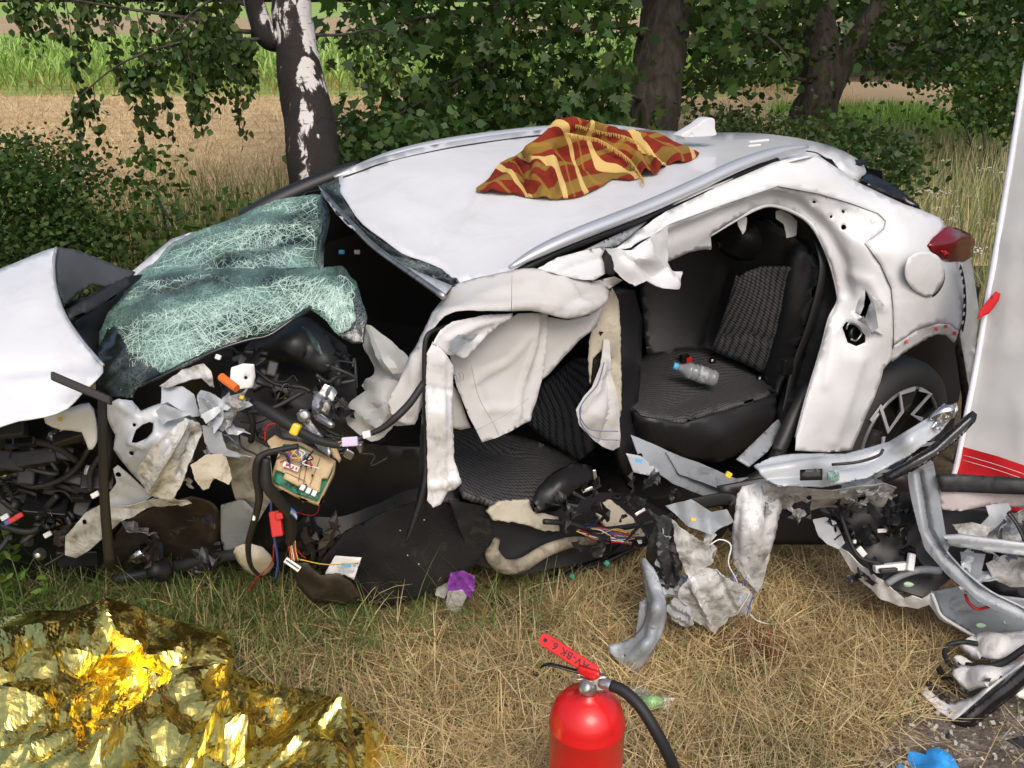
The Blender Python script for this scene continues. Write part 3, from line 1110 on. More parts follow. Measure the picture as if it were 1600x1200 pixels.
M_clothg = mat_plain('grey_airbag_cloth', (.42, .43, .415), .75, var=.08, spec=.2, dirt=(.36, .35, .32), dirtamt=.4, dscale=8)
M_red = mat_plain('red_lamp_lens', (.17, .004, .008), .16, var=.25, coat=.4)
M_redp = mat_plain('red_plastic', (.55, .02, .015), .35, var=.05)
M_orange = mat_plain('orange_plastic', (.75, .16, .02), .4, var=.05)
M_yellow = mat_plain('yellow_plastic', (.75, .52, .03), .45, var=.05)
M_lilac = mat_plain('lilac_connector', (.62, .55, .72), .5, var=.05)
M_whitep = mat_plain('white_plastic', (.75, .75, .73), .45, var=.05)
M_pcb = mat_plain('green_circuit_board', (.02, .17, .10), .4, var=.3, vscale=60)
M_tanp = mat_plain('tan_plastic', (.50, .36, .19), .5, var=.06, dirt=(.32, .22, .11), dirtamt=.25, dscale=16)
M_amber = mat_plain('amber_stain', (.45, .30, .08), .5)
M_blue = mat_plain('light_blue_plastic', (.08, .38, .70), .35)
M_wireb = mat_plain('blue_wire', (.04, .10, .40), .4)
M_wirew = mat_plain('white_wire', (.7, .7, .68), .4)
M_wirer = mat_plain('red_wire', (.5, .02, .02), .4)
M_wirey = mat_plain('ochre_wire', (.6, .4, .08), .4)

def mat_seat():
    m, n, l, b = newmat('seat_weave')
    tc = n.new('ShaderNodeTexCoord')
    vo = n.new('ShaderNodeTexVoronoi')
    vo.feature = 'F1'
    vo.inputs['Scale'].default_value = 75
    vo.inputs['Randomness'].default_value = .12
    l.new(tc.outputs['UV'], vo.inputs['Vector'])
    cr = n.new('ShaderNodeValToRGB')
    e = cr.color_ramp.elements
    e[0].position, e[0].color = .30, (.075, .075, .078, 1)
    e[1].position, e[1].color = .55, (.009, .009, .009, 1)
    l.new(vo.outputs['Distance'], cr.inputs['Fac'])
    l.new(cr.outputs['Color'], b.inputs['Base Color'])
    b.inputs['Roughness'].default_value = .7
    bp = n.new('ShaderNodeBump')
    bp.invert = True
    bp.inputs['Strength'].default_value = .7
    bp.inputs['Distance'].default_value = .004
    l.new(vo.outputs['Distance'], bp.inputs['Height'])
    l.new(bp.outputs['Normal'], b.inputs['Normal'])
    return m
M_seat = mat_seat()

def mat_glass(name, base, crack, dark, lo=.40, hi=.56, fine=1.0, alpha=.6):
    """shattered laminated glass: long fracture lines and crushed fine cells over tinted glass, with clearer dark zones"""
    m, n, l, b = newmat(name)
    tc = n.new('ShaderNodeTexCoord')
    wp = n.new('ShaderNodeTexNoise')
    wp.inputs['Scale'].default_value = 4
    wp.inputs['Detail'].default_value = 4
    l.new(tc.outputs['Object'], wp.inputs['Vector'])
    sub = n.new('ShaderNodeVectorMath'); sub.operation = 'SUBTRACT'
    l.new(wp.outputs['Color'], sub.inputs[0]); sub.inputs[1].default_value = (.5, .5, .5)
    def noise(sc, det=5, off_=0.0):
        a = n.new('ShaderNodeTexNoise'); a.inputs['Scale'].default_value = sc; a.inputs['Detail'].default_value = det
        mp_ = n.new('ShaderNodeMapping'); mp_.inputs['Location'].default_value = (off_, off_ * 2, off_ * 3)
        l.new(tc.outputs['Object'], mp_.inputs['Vector']); l.new(mp_.outputs['Vector'], a.inputs['Vector'])
        return a.outputs['Fac']
    def rng(sock, a, b_, c=0.0, d=1.0):
        r_ = n.new('ShaderNodeMapRange')
        for k_, v_ in zip(('From Min', 'From Max', 'To Min', 'To Max'), (a, b_, c, d)): r_.inputs[k_].default_value = v_
        l.new(sock, r_.inputs['Value'])
        return r_.outputs['Result']
    def op(o_, a, b_):
        q = n.new('ShaderNodeMath'); q.operation = o_
        for i_, t_ in enumerate((a, b_)):
            if isinstance(t_, float): q.inputs[i_].default_value = t_
            else: l.new(t_, q.inputs[i_])
        return q.outputs[0]
    def crk(sc, st, rot, wd, wrp, mask):
        s2 = n.new('ShaderNodeVectorMath'); s2.operation = 'SCALE'; s2.inputs['Scale'].default_value = wrp
        l.new(sub.outputs[0], s2.inputs[0])
        ad = n.new('ShaderNodeVectorMath'); ad.operation = 'ADD'
        l.new(tc.outputs['Object'], ad.inputs[0]); l.new(s2.outputs[0], ad.inputs[1])
        mp = n.new('ShaderNodeMapping')
        mp.inputs['Rotation'].default_value = rot
        l.new(ad.outputs[0], mp.inputs['Vector'])
        m2_ = n.new('ShaderNodeVectorMath'); m2_.operation = 'MULTIPLY'; m2_.inputs[1].default_value = st
        l.new(mp.outputs['Vector'], m2_.inputs[0])
        vo = n.new('ShaderNodeTexVoronoi'); vo.feature = 'DISTANCE_TO_EDGE'
        vo.inputs['Scale'].default_value = sc
        l.new(m2_.outputs[0], vo.inputs['Vector'])
        return op('MULTIPLY', rng(vo.outputs['Distance'], 0, wd, 1, 0), mask)
    dens = noise(3.2, 4)
    crush = rng(dens, lo, hi)
    acc = crk(30 * fine, (1, .07, .5), (.5, .3, .2), .035, .01, crush)
    for args in ((34 * fine, (.08, 1, .5), (.2, .5, .6), .035, .01, crush), (70 * fine, (1, .35, .6), (.4, .2, .9), .07, .02, crush), (130 * fine, (.5, 1, .7), (.1, .8, .3), .10, .02, crush)):
        acc = op('MAXIMUM', acc, crk(*args))
    m1 = n.new('ShaderNodeMix'); m1.data_type = 'RGBA'
    l.new(crush, m1.inputs['Factor'])
    m1.inputs['A'].default_value = (*dark, 1); m1.inputs['B'].default_value = (*base, 1)
    m2 = n.new('ShaderNodeMix'); m2.data_type = 'RGBA'
    l.new(acc, m2.inputs['Factor']); l.new(m1.outputs['Result'], m2.inputs['A'])
    m2.inputs['B'].default_value = (*crack, 1)
    l.new(m2.outputs['Result'], b.inputs['Base Color'])
    b.inputs['Roughness'].default_value = .14
    b.inputs['Specular IOR Level'].default_value = .7
    l.new(op('MAXIMUM', op('MAXIMUM', acc, rng(crush, 0, 1, alpha, .86)), alpha), b.inputs['Alpha'])
    bp = n.new('ShaderNodeBump'); bp.inputs['Strength'].default_value = .5; bp.inputs['Distance'].default_value = .004
    l.new(acc, bp.inputs['Height']); l.new(bp.outputs['Normal'], b.inputs['Normal'])
    return m
M_glass = mat_glass('shattered_glass', (.105, .225, .185), (.36, .56, .48), (.022, .045, .04), .40, .60, 1.0, .42)
M_glassd = mat_glass('dark_shattered_glass', (.025, .04, .038), (.34, .42, .40), (.010, .014, .014), .5, .7, 1.4, .9)

M_scrape = mat_plain('scraped_white_metal', (.56, .56, .545), .42, metal=.1, var=.12, dirt=(.09, .075, .055), dirtamt=.62, dscale=26, bump=.3, bscale=45)
M_scrape2 = mat_plain('scraped_pillar_paint', (.64, .64, .635), .42, var=.08, dirt=(.16, .155, .15), dirtamt=.5, dscale=20, bump=.2, bscale=50)

CAR = tag(empty('wrecked_car', carp(1.0, 0, 0)), 'smashed white crossover car with torn open side and shattered windshield', 'car')

# ------------------------------------------------------------------ cabin shell (dark)
def cpoly(name, mat, pts, th=.01, parent=None):
    o = raw(name, [carp(*p) for p in pts], [tuple(range(len(pts)))], mat, parent or CAR)
    return solid(o, th)
cpoly('floor_pan', M_carpet, [(2.35, .0, .16), (2.35, -.8, .16), (-.1, -.8, .18), (-.1, .60, .18), (1.5, .58, .16), (2.0, .32, .16)])
cpoly('far_door_lining', M_black, [(2.4, -.74, .1), (2.35, -.72, .95), (1.9, -.6, 1.30), (.3, -.6, 1.38), (-.1, -.74, 1.0), (-.1, -.74, .1)])
cpoly('rear_bulkhead', M_black, [(-.1, -.74, .1), (-.1, -.6, 1.36), (-.1, .5, 1.36), (-.1, .66, .9), (-.1, .66, .15)])
cpoly('firewall', M_black, [(2.42, -.76, .1), (2.42, -.76, .95), (2.42, .10, .95), (2.42, -.05, .1)])
cpoly('headliner', M_black, [(1.75, -.5, 1.27), (1.72, .45, 1.14), (.6, .5, 1.36), (.0, .5, 1.40), (.0, -.5, 1.40)])
box('grab_tag', CAR, M_blue, W(L(534, 394, -.66)), RV * .012, UV * .009, DV * .004, .002)
box('grab_tag', CAR, M_whitep, W(L(558, 394, -.66)), RV * .012, UV * .009, DV * .004, .002)

# ------------------------------------------------------------------ roof
roof = patch('roof', CAR, M_paint,
    [L(529, 277, -.5), L(600, 245, -.54), L(700, 223, -.55), L(800, 208, -.55), L(900, 201, -.54), L(1010, 203, -.52), L(1085, 207, -.42), (1150, 207), L(1200, 210, -.1), L(1290, 227, .25), L(1338, 248, .42), L(1353, 268, .52), L(1341, 285, .60),
     (1310, 262), L(1278, 242, .60), L(1150, 277, .60), L(1050, 322, .60), L(950, 364, .60), L(850, 406, .59), L(790, 432, .58), L(722, 443, .53), (690, 419), (655, 405), (627, 395), (595, 371), (567, 350), (546, 322)],
    ctrl=[L(900, 250, -.1), L(700, 320, 0), L(1050, 240, .1)], step=11, th=.004, noise=[(.006, .5, 'n'), (.0022, .14, 'n')], curve=2,
    ridges=[([(560, 300), (700, 400)], -.004, 20), ([(600, 300), (760, 390)], .003, 25)])
# seams and details on the roof
def rd(x, y, off_=0.0):
    return (x, y, float(1 / EV['roof'](np.array([[x, y]], float))[0]) - off_)
tube('roof_seam', CAR, M_black, [P(*rd(x, y, .006)) for x, y in ((536, 277), (560, 269), (600, 255), (700, 232), (800, 217), (870, 210), (1000, 208))], .0035, seg=6)
tube('roof_rail', CAR, M_rail, [W(L(x, y, -.58)) for x, y in ((522, 277), (560, 262), (620, 240), (700, 222), (800, 208), (880, 201), (950, 200), (1014, 204))], [.008, .020, .025, .026, .026, .026, .024, .008], seg=12, flat=.7)
nr = [(796, 418), (840, 394), (900, 367), (1000, 328), (1080, 293), (1150, 260), (1215, 237), (1262, 229)]
NR = tube('roof_rail', CAR, M_rail, [W(L(x, y, .60)) for x, y in nr], [.008, .022, .027, .028, .028, .027, .021, .007], seg=14, flat=.75)
tube('rail_gap_shade', CAR, M_black, [W(L(x, y + 15, .59)) for x, y in nr[:-1]], .014, seg=6)  # black tube drawn as the shaded gap below the near rail
# antenna
an = patch('shark_fin_antenna', CAR, M_paint, [L(1058, 213, 0), L(1068, 204, 0), L(1083, 195, 0), L(1098, 184, 0), L(1110, 185, 0), L(1111, 200, 0), L(1113, 210, 0), L(1090, 213, 0)], step=4, th=.05, curve=3)
sp = an.modifiers.new('round', 'BEVEL'); sp.width = .012; sp.segments = 3; sp.limit_method = 'ANGLE'
# spoiler seam and rear side window trim
patch('rear_glass_trim', CAR, M_blackg, [L(1353, 271, .56), L(1343, 285, .62), L(1375, 302, .66), L(1411, 319, .70), L(1436, 327, .74), L(1434, 319, .74), L(1395, 293, .66)], step=6, th=.02)
tube('spoiler_seam', CAR, M_rubber, [W(L(x, y, .61)) for x, y in ((1260, 236), (1280, 241), (1310, 263), (1341, 285))], .0025, seg=5)
for x, y, w_ in ((1185, 222, .05), (1178, 229, .03)):
    box('roof_clip', CAR, M_whitep, W(L(x, y, .42)) + np.array([0, 0, .004]), CF * w_, CL * .006, np.array([0, 0, .004]), .002)

# front header: band of broken glass, white strip, metal trim
hd_t = [(529, 279), (546, 322), (567, 350), (595, 371), (627, 395), (690, 419), (722, 443)]
hd_b = [(497, 290), (525, 333), (543, 352), (575, 374), (606, 402), (650, 424), (706, 447)]
def hl(t): return L(t[0], t[1], -.5 + 1.03 * (t[1] - 279) / 164)
patch('windshield_remnant', CAR, M_glassd, [hl(t) for t in hd_t] + [hl(t) for t in hd_b[::-1]], step=5, th=.005, jag=1.2, noise=[(.010, .03, 'fold')], seed=4)
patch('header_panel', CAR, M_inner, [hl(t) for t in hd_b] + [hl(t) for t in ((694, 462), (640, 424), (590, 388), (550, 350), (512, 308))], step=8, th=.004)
tube('header_trim', CAR, M_steel, [W(hl(t)) for t in ((505, 301), (525, 325), (551, 352), (585, 386), (640, 426), (694, 464))], .010, seg=8)
# far A pillar
tube('pillar', CAR, M_black, [W(t) for t in (L(560, 262, -.62), L(520, 277, -.66), L(470, 298, -.70), L(420, 322, -.73), L(380, 345, -.76))], [.03, .035, .04, .04, .04], seg=8)

# ------------------------------------------------------------------ rear quarter
PAN = [L(962, 388, .66), L(987, 371, .62), (1002, 356), L(1020, 343, .61), L(1040, 331, .61), L(1120, 293, .61), L(1160, 276, .61), L(1208, 255, .61), L(1257, 243, .61), L(1278, 243, .61), (1310, 264), L(1341, 286, .62), (1375, 303), (1411, 320),
       L(1437, 328, .75), L(1469, 341, .76), L(1478, 356, .78), L(1482, 404, .82), L(1495, 411, .82), L(1505, 450, .84), L(1505, 495, .86), L(1497, 518, .87), (1483, 507), L(1465, 505, .885), (1431, 516), L(1397, 540, .885), L(1396, 481, .88), L(1393, 450, .865),
       L(1376, 413, .83), L(1352, 380, .79), L(1365, 371, .79), L(1381, 358, .78), L(1384, 345, .765), L(1372, 334, .74), L(1330, 318, .71), L(1280, 303, .68), L(1215, 291, .665), L(1130, 320, .665), L(1040, 352, .665), L(1010, 372, .665), L(985, 390, .67)]
patch('quarter_panel', CAR, M_paint, PAN, ctrl=[L(1440, 440, .895), L(1390, 390, .84), L(1420, 370, .83), L(1300, 275, .66)], step=8, th=.003, noise=[(.003, .3, 'n'), (.001, .07, 'n')],
      ridges=[([(1120, 290), (1215, 262), (1290, 285), (1400, 330)], .006, 14), ([(1010, 360), (1030, 350)], -.012, 8), ([(985, 385), (1000, 370)], .015, 7)])
JAMB = [L(985, 392, .662), L(1012, 374, .662), L(1040, 353, .662), L(1130, 321, .661), L(1215, 292, .661), L(1280, 304, .675), L(1330, 319, .705), L(1372, 335, .735), L(1383, 345, .76), L(1380, 358, .775), L(1364, 371, .785), L(1351, 381, .785), L(1375, 414, .825), L(1392, 451, .86), L(1395, 481, .875), L(1395, 527, .88), L(1393, 562, .872),
        L(1380, 577, .868), (1375, 597), L(1366, 620, .86), (1355, 642), L(1339, 682, .85), L(1330, 703, .85), L(1290, 707, .85), L(1243, 704, .84),
        L(1244, 682, .82), L(1262, 615, .79), L(1283, 547, .76), L(1296, 498, .74), L(1308, 474, .73), L(1309, 457, .72), L(1299, 415, .69), L(1285, 380, .66), L(1267, 350, .64), L(1243, 332, .62), L(1218, 322, .61), L(1204, 321, .61), L(1180, 326, .61), (1145, 345), L(1110, 367, .61),
        (1112, 388), L(1075, 394, .60), L(1042, 409, .60), L(1010, 415, .62), L(990, 410, .64)]
hole = lambda x, y, r_: [(x + r_ * math.cos(t * math.pi / 4), y + r_ * .95 * math.sin(t * math.pi / 4)) for t in range(8)]
jamb = patch('door_jamb', CAR, M_paint, JAMB, ctrl=[L(1330, 560, .84), L(1310, 640, .85)], step=6, th=.003,
      holes=[hole(1272, 316, 2.5), hole(1298, 338, 2.5), hole(1318, 355, 4.5), hole(1320, 331, 3), [(1316, 512), (1322, 503), (1338, 508), (1352, 524), (1352, 535), (1338, 541), (1324, 535)], [(1336, 488), (1346, 470), (1352, 452), (1360, 470), (1364, 500), (1352, 498)]],
      noise=[(.004, .12, 'n'), (.003, .10, 'fold')], seed=9,
      ridges=[([(1040, 372), (1120, 338), (1205, 308), (1245, 318), (1290, 360), (1318, 410), (1326, 460)], -.016, 9), ([(1345, 560), (1325, 620), (1300, 690)], .012, 9), ([(1330, 430), (1360, 440), (1380, 480)], .010, 8), ([(1300, 520), (1290, 600)], .008, 8),
              ([(1312, 325), (1360, 345)], -.010, 8), ([(1285, 330), (1330, 375)], .008, 6)])
tube('jamb_edge', CAR, M_paint, [W(L(x, y, l)) for x, y, l in ((1110, 367, .605), (1145, 346, .605), (1180, 327, .605), (1207, 321, .605), (1243, 333, .615), (1267, 351, .635), (1285, 381, .655), (1299, 416, .685), (1309, 458, .715), (1308, 475, .725), (1296, 498, .735), (1283, 548, .755), (1262, 616, .785), (1244, 684, .815))], .007, seg=8)
for x, y in ((1362, 347), (1331, 371)):
    v, f = lathe_geo([(.0, .012), (.008, .010), (.011, .002), (.011, -.004)], W(L(x, y, .74)), CL, 12)
    raw('plug', v, f, M_paint, CAR, True)
v, f = lathe_geo([(.004, 0), (.028, .012), (.03, .0), (.02, -.02)], W(L(1334, 522, .80)), CL + np.array([0, 0, .2]), 14)
latch = raw('latch', v, f, M_blackg, CAR, True)
tube('latch_loop', latch, M_steel, [W(L(x, y, .83)) for x, y in ((1322, 515), (1326, 506), (1338, 508), (1346, 520), (1338, 532), (1330, 530))], .004, seg=6)
for k, (pts, l_) in enumerate([([(1336, 486), (1342, 468), (1352, 452), (1350, 478), (1344, 492)], .875), ([(1352, 498), (1358, 478), (1364, 470), (1369, 490), (1372, 512), (1362, 520)], .88), ([(1360, 460), (1376, 470), (1384, 480), (1372, 476)], .875), ([(1340, 500), (1350, 494), (1362, 522), (1380, 524), (1360, 512)], .87)]):
    patch('torn_flap', CAR, M_inner if k % 2 == 0 else M_greym, [L(x, y, l_ - .02 * (i == 0)) for i, (x, y) in enumerate(pts)], step=4, th=.002, noise=[(.006, .03, 'fold')], seed=30 + k, smooth=False)

# wheel arch lip, bumper side, fuel flap, lamp
lip_o = [(1397, 540), (1431, 516), (1465, 505), (1483, 507), (1497, 518)]
lip_i = [(1491, 536), (1476, 523), (1463, 523), (1449, 529), (1420, 546), (1393, 565)]
patch('wheel_arch_lip', CAR, M_paint, [L(x, y, .885) for x, y in lip_o] + [L(x, y, .87) for x, y in lip_i], step=4, th=.003, jag=.8, noise=[(.006, .05, 'n')], seed=5)
for x, y in ((1417, 534), (1463, 514), (1478, 510), (1492, 521)):
    box('retaining_clip', CAR, M_redp, W(L(x, y, .89)), RV * .005, UV * .007, DV * .003, .001)
patch('bumper_side', CAR, M_paint, [L(1484, 407, .80), L(1515, 400, .72), L(1521, 430, .74), L(1529, 486, .76), L(1522, 555, .78), L(1514, 610, .80), L(1506, 560, .85), L(1500, 525, .87), L(1506, 495, .865), L(1507, 450, .845), L(1497, 411, .82)], step=7, th=.004)
dash = [(1500, 415), (1504, 430), (1507, 450), (1508, 475), (1507, 495), (1503, 518)]
tube('bumper_seam', CAR, M_rubber, [W(L(x, y, .87)) for x, y in dash], .005, seg=5)
for k in range(9):
    t = k / 8
    cp = catmull(np.array([W(L(x - 3, y, .875)) for x, y in dash]), 8)
    c = cp[int(t * (len(cp) - 1))]
    box('bumper_clip', CAR, M_wirew, c + CL * .004, CF * .004, CL * .002, np.array([0, 0, .007]), .001)
fl = [(1414, 430), (1417, 408), (1429, 396), (1448, 393), (1466, 401), (1474, 418), (1474, 438), (1464, 455), (1450, 464), (1434, 458), (1422, 447)]
flc = np.array(fl).mean(0)
patch('fuel_flap_gap', CAR, M_black, [L(x + 1, y + 3, .893) for x, y in fl], step=6, th=.002, curve=3)
patch('fuel_flap', CAR, M_paint, [L(x, y, .903) for x, y in fl], ctrl=[L(*flc, .91)], step=6, th=.003, curve=3)
lamp = patch('tail_lamp', CAR, M_red, [L(1443, 384, .825), L(1462, 368, .81), L(1477, 355, .80), L(1495, 360, .785), L(1510, 367, .76), L(1514, 381, .755), L(1514, 400, .755), L(1500, 407, .78), L(1480, 409, .81), L(1460, 399, .83)], ctrl=[L(1485, 385, .845)], step=5, th=.03, ridges=[([(1450, 384), (1490, 376), (1514, 378)], .012, 6)])
patch('lamp_bar', lamp, mat_plain('bright_red_lens', (.62, .01, .02), .3, coat=.2), [L(1470, 392, .86), L(1512, 384, .775), L(1513, 388, .775), L(1478, 398, .86)], step=4, th=.006)

# wheel well, tyre and rim
AX = CL; WC = W(L(1404, 690, .80)) - AX * .10
cpoly('wheel_well', M_black, [(.42, .60, .0), (.42, .60, .72), (-.75, .60, .8), (-.75, .60, .0)], .02)
patch('arch_cladding', CAR, M_black, [L(1497, 530, .86), L(1506, 560, .85), L(1514, 612, .82), L(1513, 680, .80), L(1500, 735, .78), L(1486, 735, .76), L(1500, 680, .77), L(1503, 620, .79), L(1492, 545, .84)], step=6, th=.006)
v, f = lathe_geo([(.215, .07), (.238, .098), (.262, .108), (.30, .106), (.332, .085), (.344, .05), (.346, -.06), (.31, -.10), (.23, -.10)], WC, AX, 64)
wheel = empty('wheel', WC); wheel.parent = CAR; wheel.matrix_parent_inverse = parent_world(CAR).inverted()
raw('tyre', v, f, mat_plain('tyre_rubber', (.034, .034, .034), .7, var=.2, bump=.15, bscale=80), wheel, True)
v, f = lathe_geo([(.240, .096), (.236, .104), (.228, .098), (.222, .03), (.07, .03), (.065, .055), (.0, .06)], WC, AX, 56)
raw('rim', v, f, M_blackg, wheel, True)
up = np.array([0, 0, 1.0]); sd_ = np.cross(up, AX); sd_ /= np.linalg.norm(sd_)
M_alloy = mat_plain('machined_alloy', (.62, .615, .61), .35, metal=.15, var=.05)
M_spoke = mat_plain('gloss_black_alloy', (.03, .03, .032), .2, var=.1)
v, f = lathe_geo([(.243, .100), (.240, .109), (.233, .109), (.230, .098)], WC, AX, 56)
raw('rim_lip', v[:], [q_ for q_ in f if len(q_) == 4], mat_plain('rim_lip_grey', (.20, .20, .20), .3, metal=.3), wheel, True)
hubc = WC + AX * .102
def onwheel(x, y):
    r_ = ray(x, y); t = ((hubc - CC) @ AX) / (r_ @ AX)
    d = CC + r_ * t - hubc
    return np.array([d @ sd_, d @ up])
lines = [[(1352, 653), (1368, 628), (1382, 671), (1406, 637), (1402, 606), (1428, 597)], [(1436, 598), (1455, 606), (1423, 642), (1440, 650)]]
def ribbon(pl, w_):
    pl = np.array(pl); n_ = len(pl); out = []
    T = np.gradient(pl, axis=0); T /= np.linalg.norm(T, axis=1)[:, None]
    Nn = np.stack([-T[:, 1], T[:, 0]], 1)
    return [*(pl + Nn * w_ / 2), *(pl - Nn * w_ / 2)], [(i, i + 1, n_ + i + 1, n_ + i) for i in range(n_ - 1)]
for k in range(5):
    a0 = k * 2 * math.pi / 5
    M2 = np.array([[math.cos(a0), -math.sin(a0)], [math.sin(a0), math.cos(a0)]])
    a2 = (k % 3) * 2 * math.pi / 3
    M3 = np.array([[math.cos(a2), -math.sin(a2)], [math.sin(a2), math.cos(a2)]])
    for ln in (lines if k < 3 else []):
        pl = [M3 @ onwheel(*q_) * .91 for q_ in ln]
        vv, fq = ribbon(pl, .018)
        o = raw('spoke_edge', [hubc + AX * (.012 if True else 0) + sd_ * q_[0] + up * q_[1] for q_ in vv], fq, M_alloy, wheel)
        solid(o, .006)
    pl = [M2 @ np.array(q_) for q_ in ((-.03, .05), (-.045, .22), (.045, .225), (.03, .05))]
    o = raw('spoke', [hubc + AX * (-.03 if np.linalg.norm(q_) < .08 else .002) + sd_ * q_[0] + up * q_[1] for q_ in pl], [(0, 1, 2, 3)], M_spoke, wheel)
    solid(o, .02)
    a1 = a0 + .6
    v, f = lathe_geo([(.008, 0), (.007, .012), (.0, .014)], WC + AX * .06 + (sd_ * math.cos(a1) + up * math.sin(a1)) * .056, AX, 8)
    raw('wheel_nut', v, f, M_steel, wheel)

# ------------------------------------------------------------------ torn end of the roof side
patch('torn_roof_side', CAR, M_paint, [L(945, 388, .60), L(962, 388, .67), L(990, 392, .70), L(1010, 372, .67), L(1042, 350, .66), L(1044, 400, .64), (1042, 410), L(1050, 424, .66), L(1066, 426, .66), L(1056, 454, .70), L(1030, 449, .72), L(1010, 439, .71), L(992, 447, .71), L(972, 434, .69), L(961, 420, .67), (957, 400)],
      ctrl=[L(1000, 405, .73), L(1030, 420, .66)], step=5, th=.003, noise=[(.010, .09, 'fold'), (.005, .05, 'n')], jag=.8, seed=12, ridges=[([(1000, 360), (1012, 400), (1050, 445)], .022, 9), ([(975, 400), (1020, 430)], -.012, 8)])
patch('cut_hole_lining', CAR, mat_plain('bare_cut_steel', (.10, .10, .115), .4, metal=.3), [L(944, 392, .58), L(957, 386, .62), L(963, 395, .60), L(964, 420, .58), L(958, 432, .58), L(947, 428, .58), L(941, 410, .58)], step=5, th=.003)
patch('roof_side_stub', CAR, M_paint, [L(838, 421, .62), L(870, 403, .62), L(910, 392, .61), L(945, 386, .60), L(942, 400, .62), L(945, 428, .64), L(928, 438, .66), L(900, 436, .66), L(875, 429, .66)], step=6, th=.004, ridges=[([(875, 425), (940, 402)], -.010, 5)], noise=[(.002, .1, 'n')])
patch('roof_side_flange', CAR, M_greym, [L(885, 404, .59), L(960, 368, .585), L(1000, 350, .585), L(1012, 345, .59), L(985, 370, .60), L(962, 385, .60), L(930, 389, .60)], step=6, th=.003, holes=[hole(950, 374, 1.6), hole(972, 364, 1.6), hole(944, 378, 1.3)])
patch('headliner_scrap', CAR, M_cloth, [L(925, 440, .62), L(960, 432, .62), L(973, 438, .62), L(950, 452, .62), L(930, 450, .62)], step=5, th=.002)
# white scraps hanging in the door opening
for pts, l_ in [([(1152, 342), (1160, 336), (1167, 340), (1166, 358), (1160, 366), (1153, 352)], .57), ([(1212, 330), (1224, 326), (1245, 345), (1244, 368), (1229, 372), (1224, 350), (1213, 342)], .55), ([(1062, 372), (1110, 366), (1110, 390), (1080, 388), (1050, 402), (1040, 400)], .58), ([(1030, 432), (1052, 424), (1066, 424), (1056, 452), (1040, 446)], .60)]:
    patch('lining_scrap', CAR, M_cloth, [L(x, y, l_) for x, y in pts], step=5, th=.002, noise=[(.008, .04, 'fold')], seed=int(pts[0][0]))

# ------------------------------------------------------------------ rear seat
def suv(q, X): return np.stack([X @ CF, X @ CL * .75 + X[:, 2] * .9], 1)
rseat = patch('rear_seat', CAR, M_leather, [L(992, 640, .50), L(1000, 650, .54), L(1065, 662, .60), L(1140, 640, .60), L(1211, 618, .58), L(1214, 660, .62), L(1206, 684, .60), L(1160, 706, .60), L(1120, 722, .60), L(1080, 718, .58), L(1000, 692, .52), L(985, 684, .46)],
    ctrl=[L(1130, 685, .645), L(1190, 655, .63)], step=8, th=.01, noise=[(.003, .1, 'n')])
patch('cushion', rseat, M_seat, [L(985, 580, .10), L(1010, 556, .0), L(1060, 548, .05), L(1120, 550, .12), L(1197, 588, .36), L(1213, 618, .56), L(1140, 641, .585), L(1065, 663, .585), L(1000, 651, .53), L(985, 640, .47)],
      ctrl=[L(1100, 610, .37)], step=8, th=.02, uv=suv, ridges=[([(1065, 655), (1140, 636), (1205, 616)], .010, 10), ([(1040, 640), (1150, 590)], -.006, 10)])
bk = patch('backrest', rseat, M_leather, [L(1030, 340, -.1), L(1120, 330, .1), L(1200, 345, .35), L(1262, 385, .5), L(1283, 420, .57), L(1262, 500, .57), L(1230, 590, .56), L(1213, 620, .56), L(1197, 590, .38), L(1120, 552, .13), L(1060, 550, .05), L(1010, 558, 0), L(1000, 450, -.1)],
      ctrl=[L(1180, 480, .30), L(1240, 440, .47), L(1090, 460, .07)], step=9, th=.03, ridges=[([(1248, 400), (1240, 480), (1212, 590)], .035, 12), ([(1138, 420), (1100, 540)], -.02, 6)])
patch('backrest_weave', bk, M_seat, [L(1150, 430, .32), L(1190, 416, .38), L(1238, 416, .48), L(1242, 440, .49), L(1217, 527, .45), L(1197, 584, .41), L(1160, 565, .31), L(1112, 546, .19), L(1132, 490, .26)],
      ctrl=[L(1185, 490, .375)], step=8, th=.02, uv=suv, ridges=[([(1125, 525), (1165, 520), (1212, 535)], -.008, 4)])
patch('headrest', rseat, M_leather, [L(1130, 345, .18), L(1180, 340, .26), L(1200, 365, .32), L(1195, 395, .32), L(1160, 400, .25), L(1130, 385, .19)], ctrl=[L(1165, 370, .30)], step=7, th=.05, curve=3)
patch('pillar_trim', CAR, M_black, [L(1205, 316, .58), L(1245, 328, .58), L(1280, 362, .61), L(1308, 405, .66), L(1316, 450, .70), L(1303, 505, .72), L(1270, 600, .75), L(1248, 706, .79), L(1218, 714, .70), L(1214, 640, .63), L(1232, 590, .60), L(1265, 500, .60), L(1283, 420, .58), L(1262, 380, .54), L(1200, 340, .45)], step=8, th=.008,
      ridges=[([(1290, 430), (1280, 500), (1240, 640)], .015, 6), ([(1262, 520), (1232, 640)], -.015, 6)])
tube('seat_belt', CAR, M_rubber, [W(t) for t in (L(1276, 372, .60), L(1286, 420, .66), L(1268, 500, .66), L(1243, 570, .64), L(1228, 640, .66), L(1216, 705, .70))], .022, seg=6, flat=.12, up=tuple(CL))
box('belt_stalk', CAR, M_blackg, W(L(1229, 572, .63)), CF * .025, CL * .015, up * .035, .006)
for x, y, l_ in ((1113, 563, .21), (1187, 591, .40)):
    b_ = box('child_seat_anchor', rseat, M_blackg, W(L(x, y, l_)), CF * .014, CL * .008, up * .012, .003)
    box('anchor_mark', b_, M_wirew, W(L(x, y, l_ + .012)), CF * .005, CL * .001, up * .005, 0)
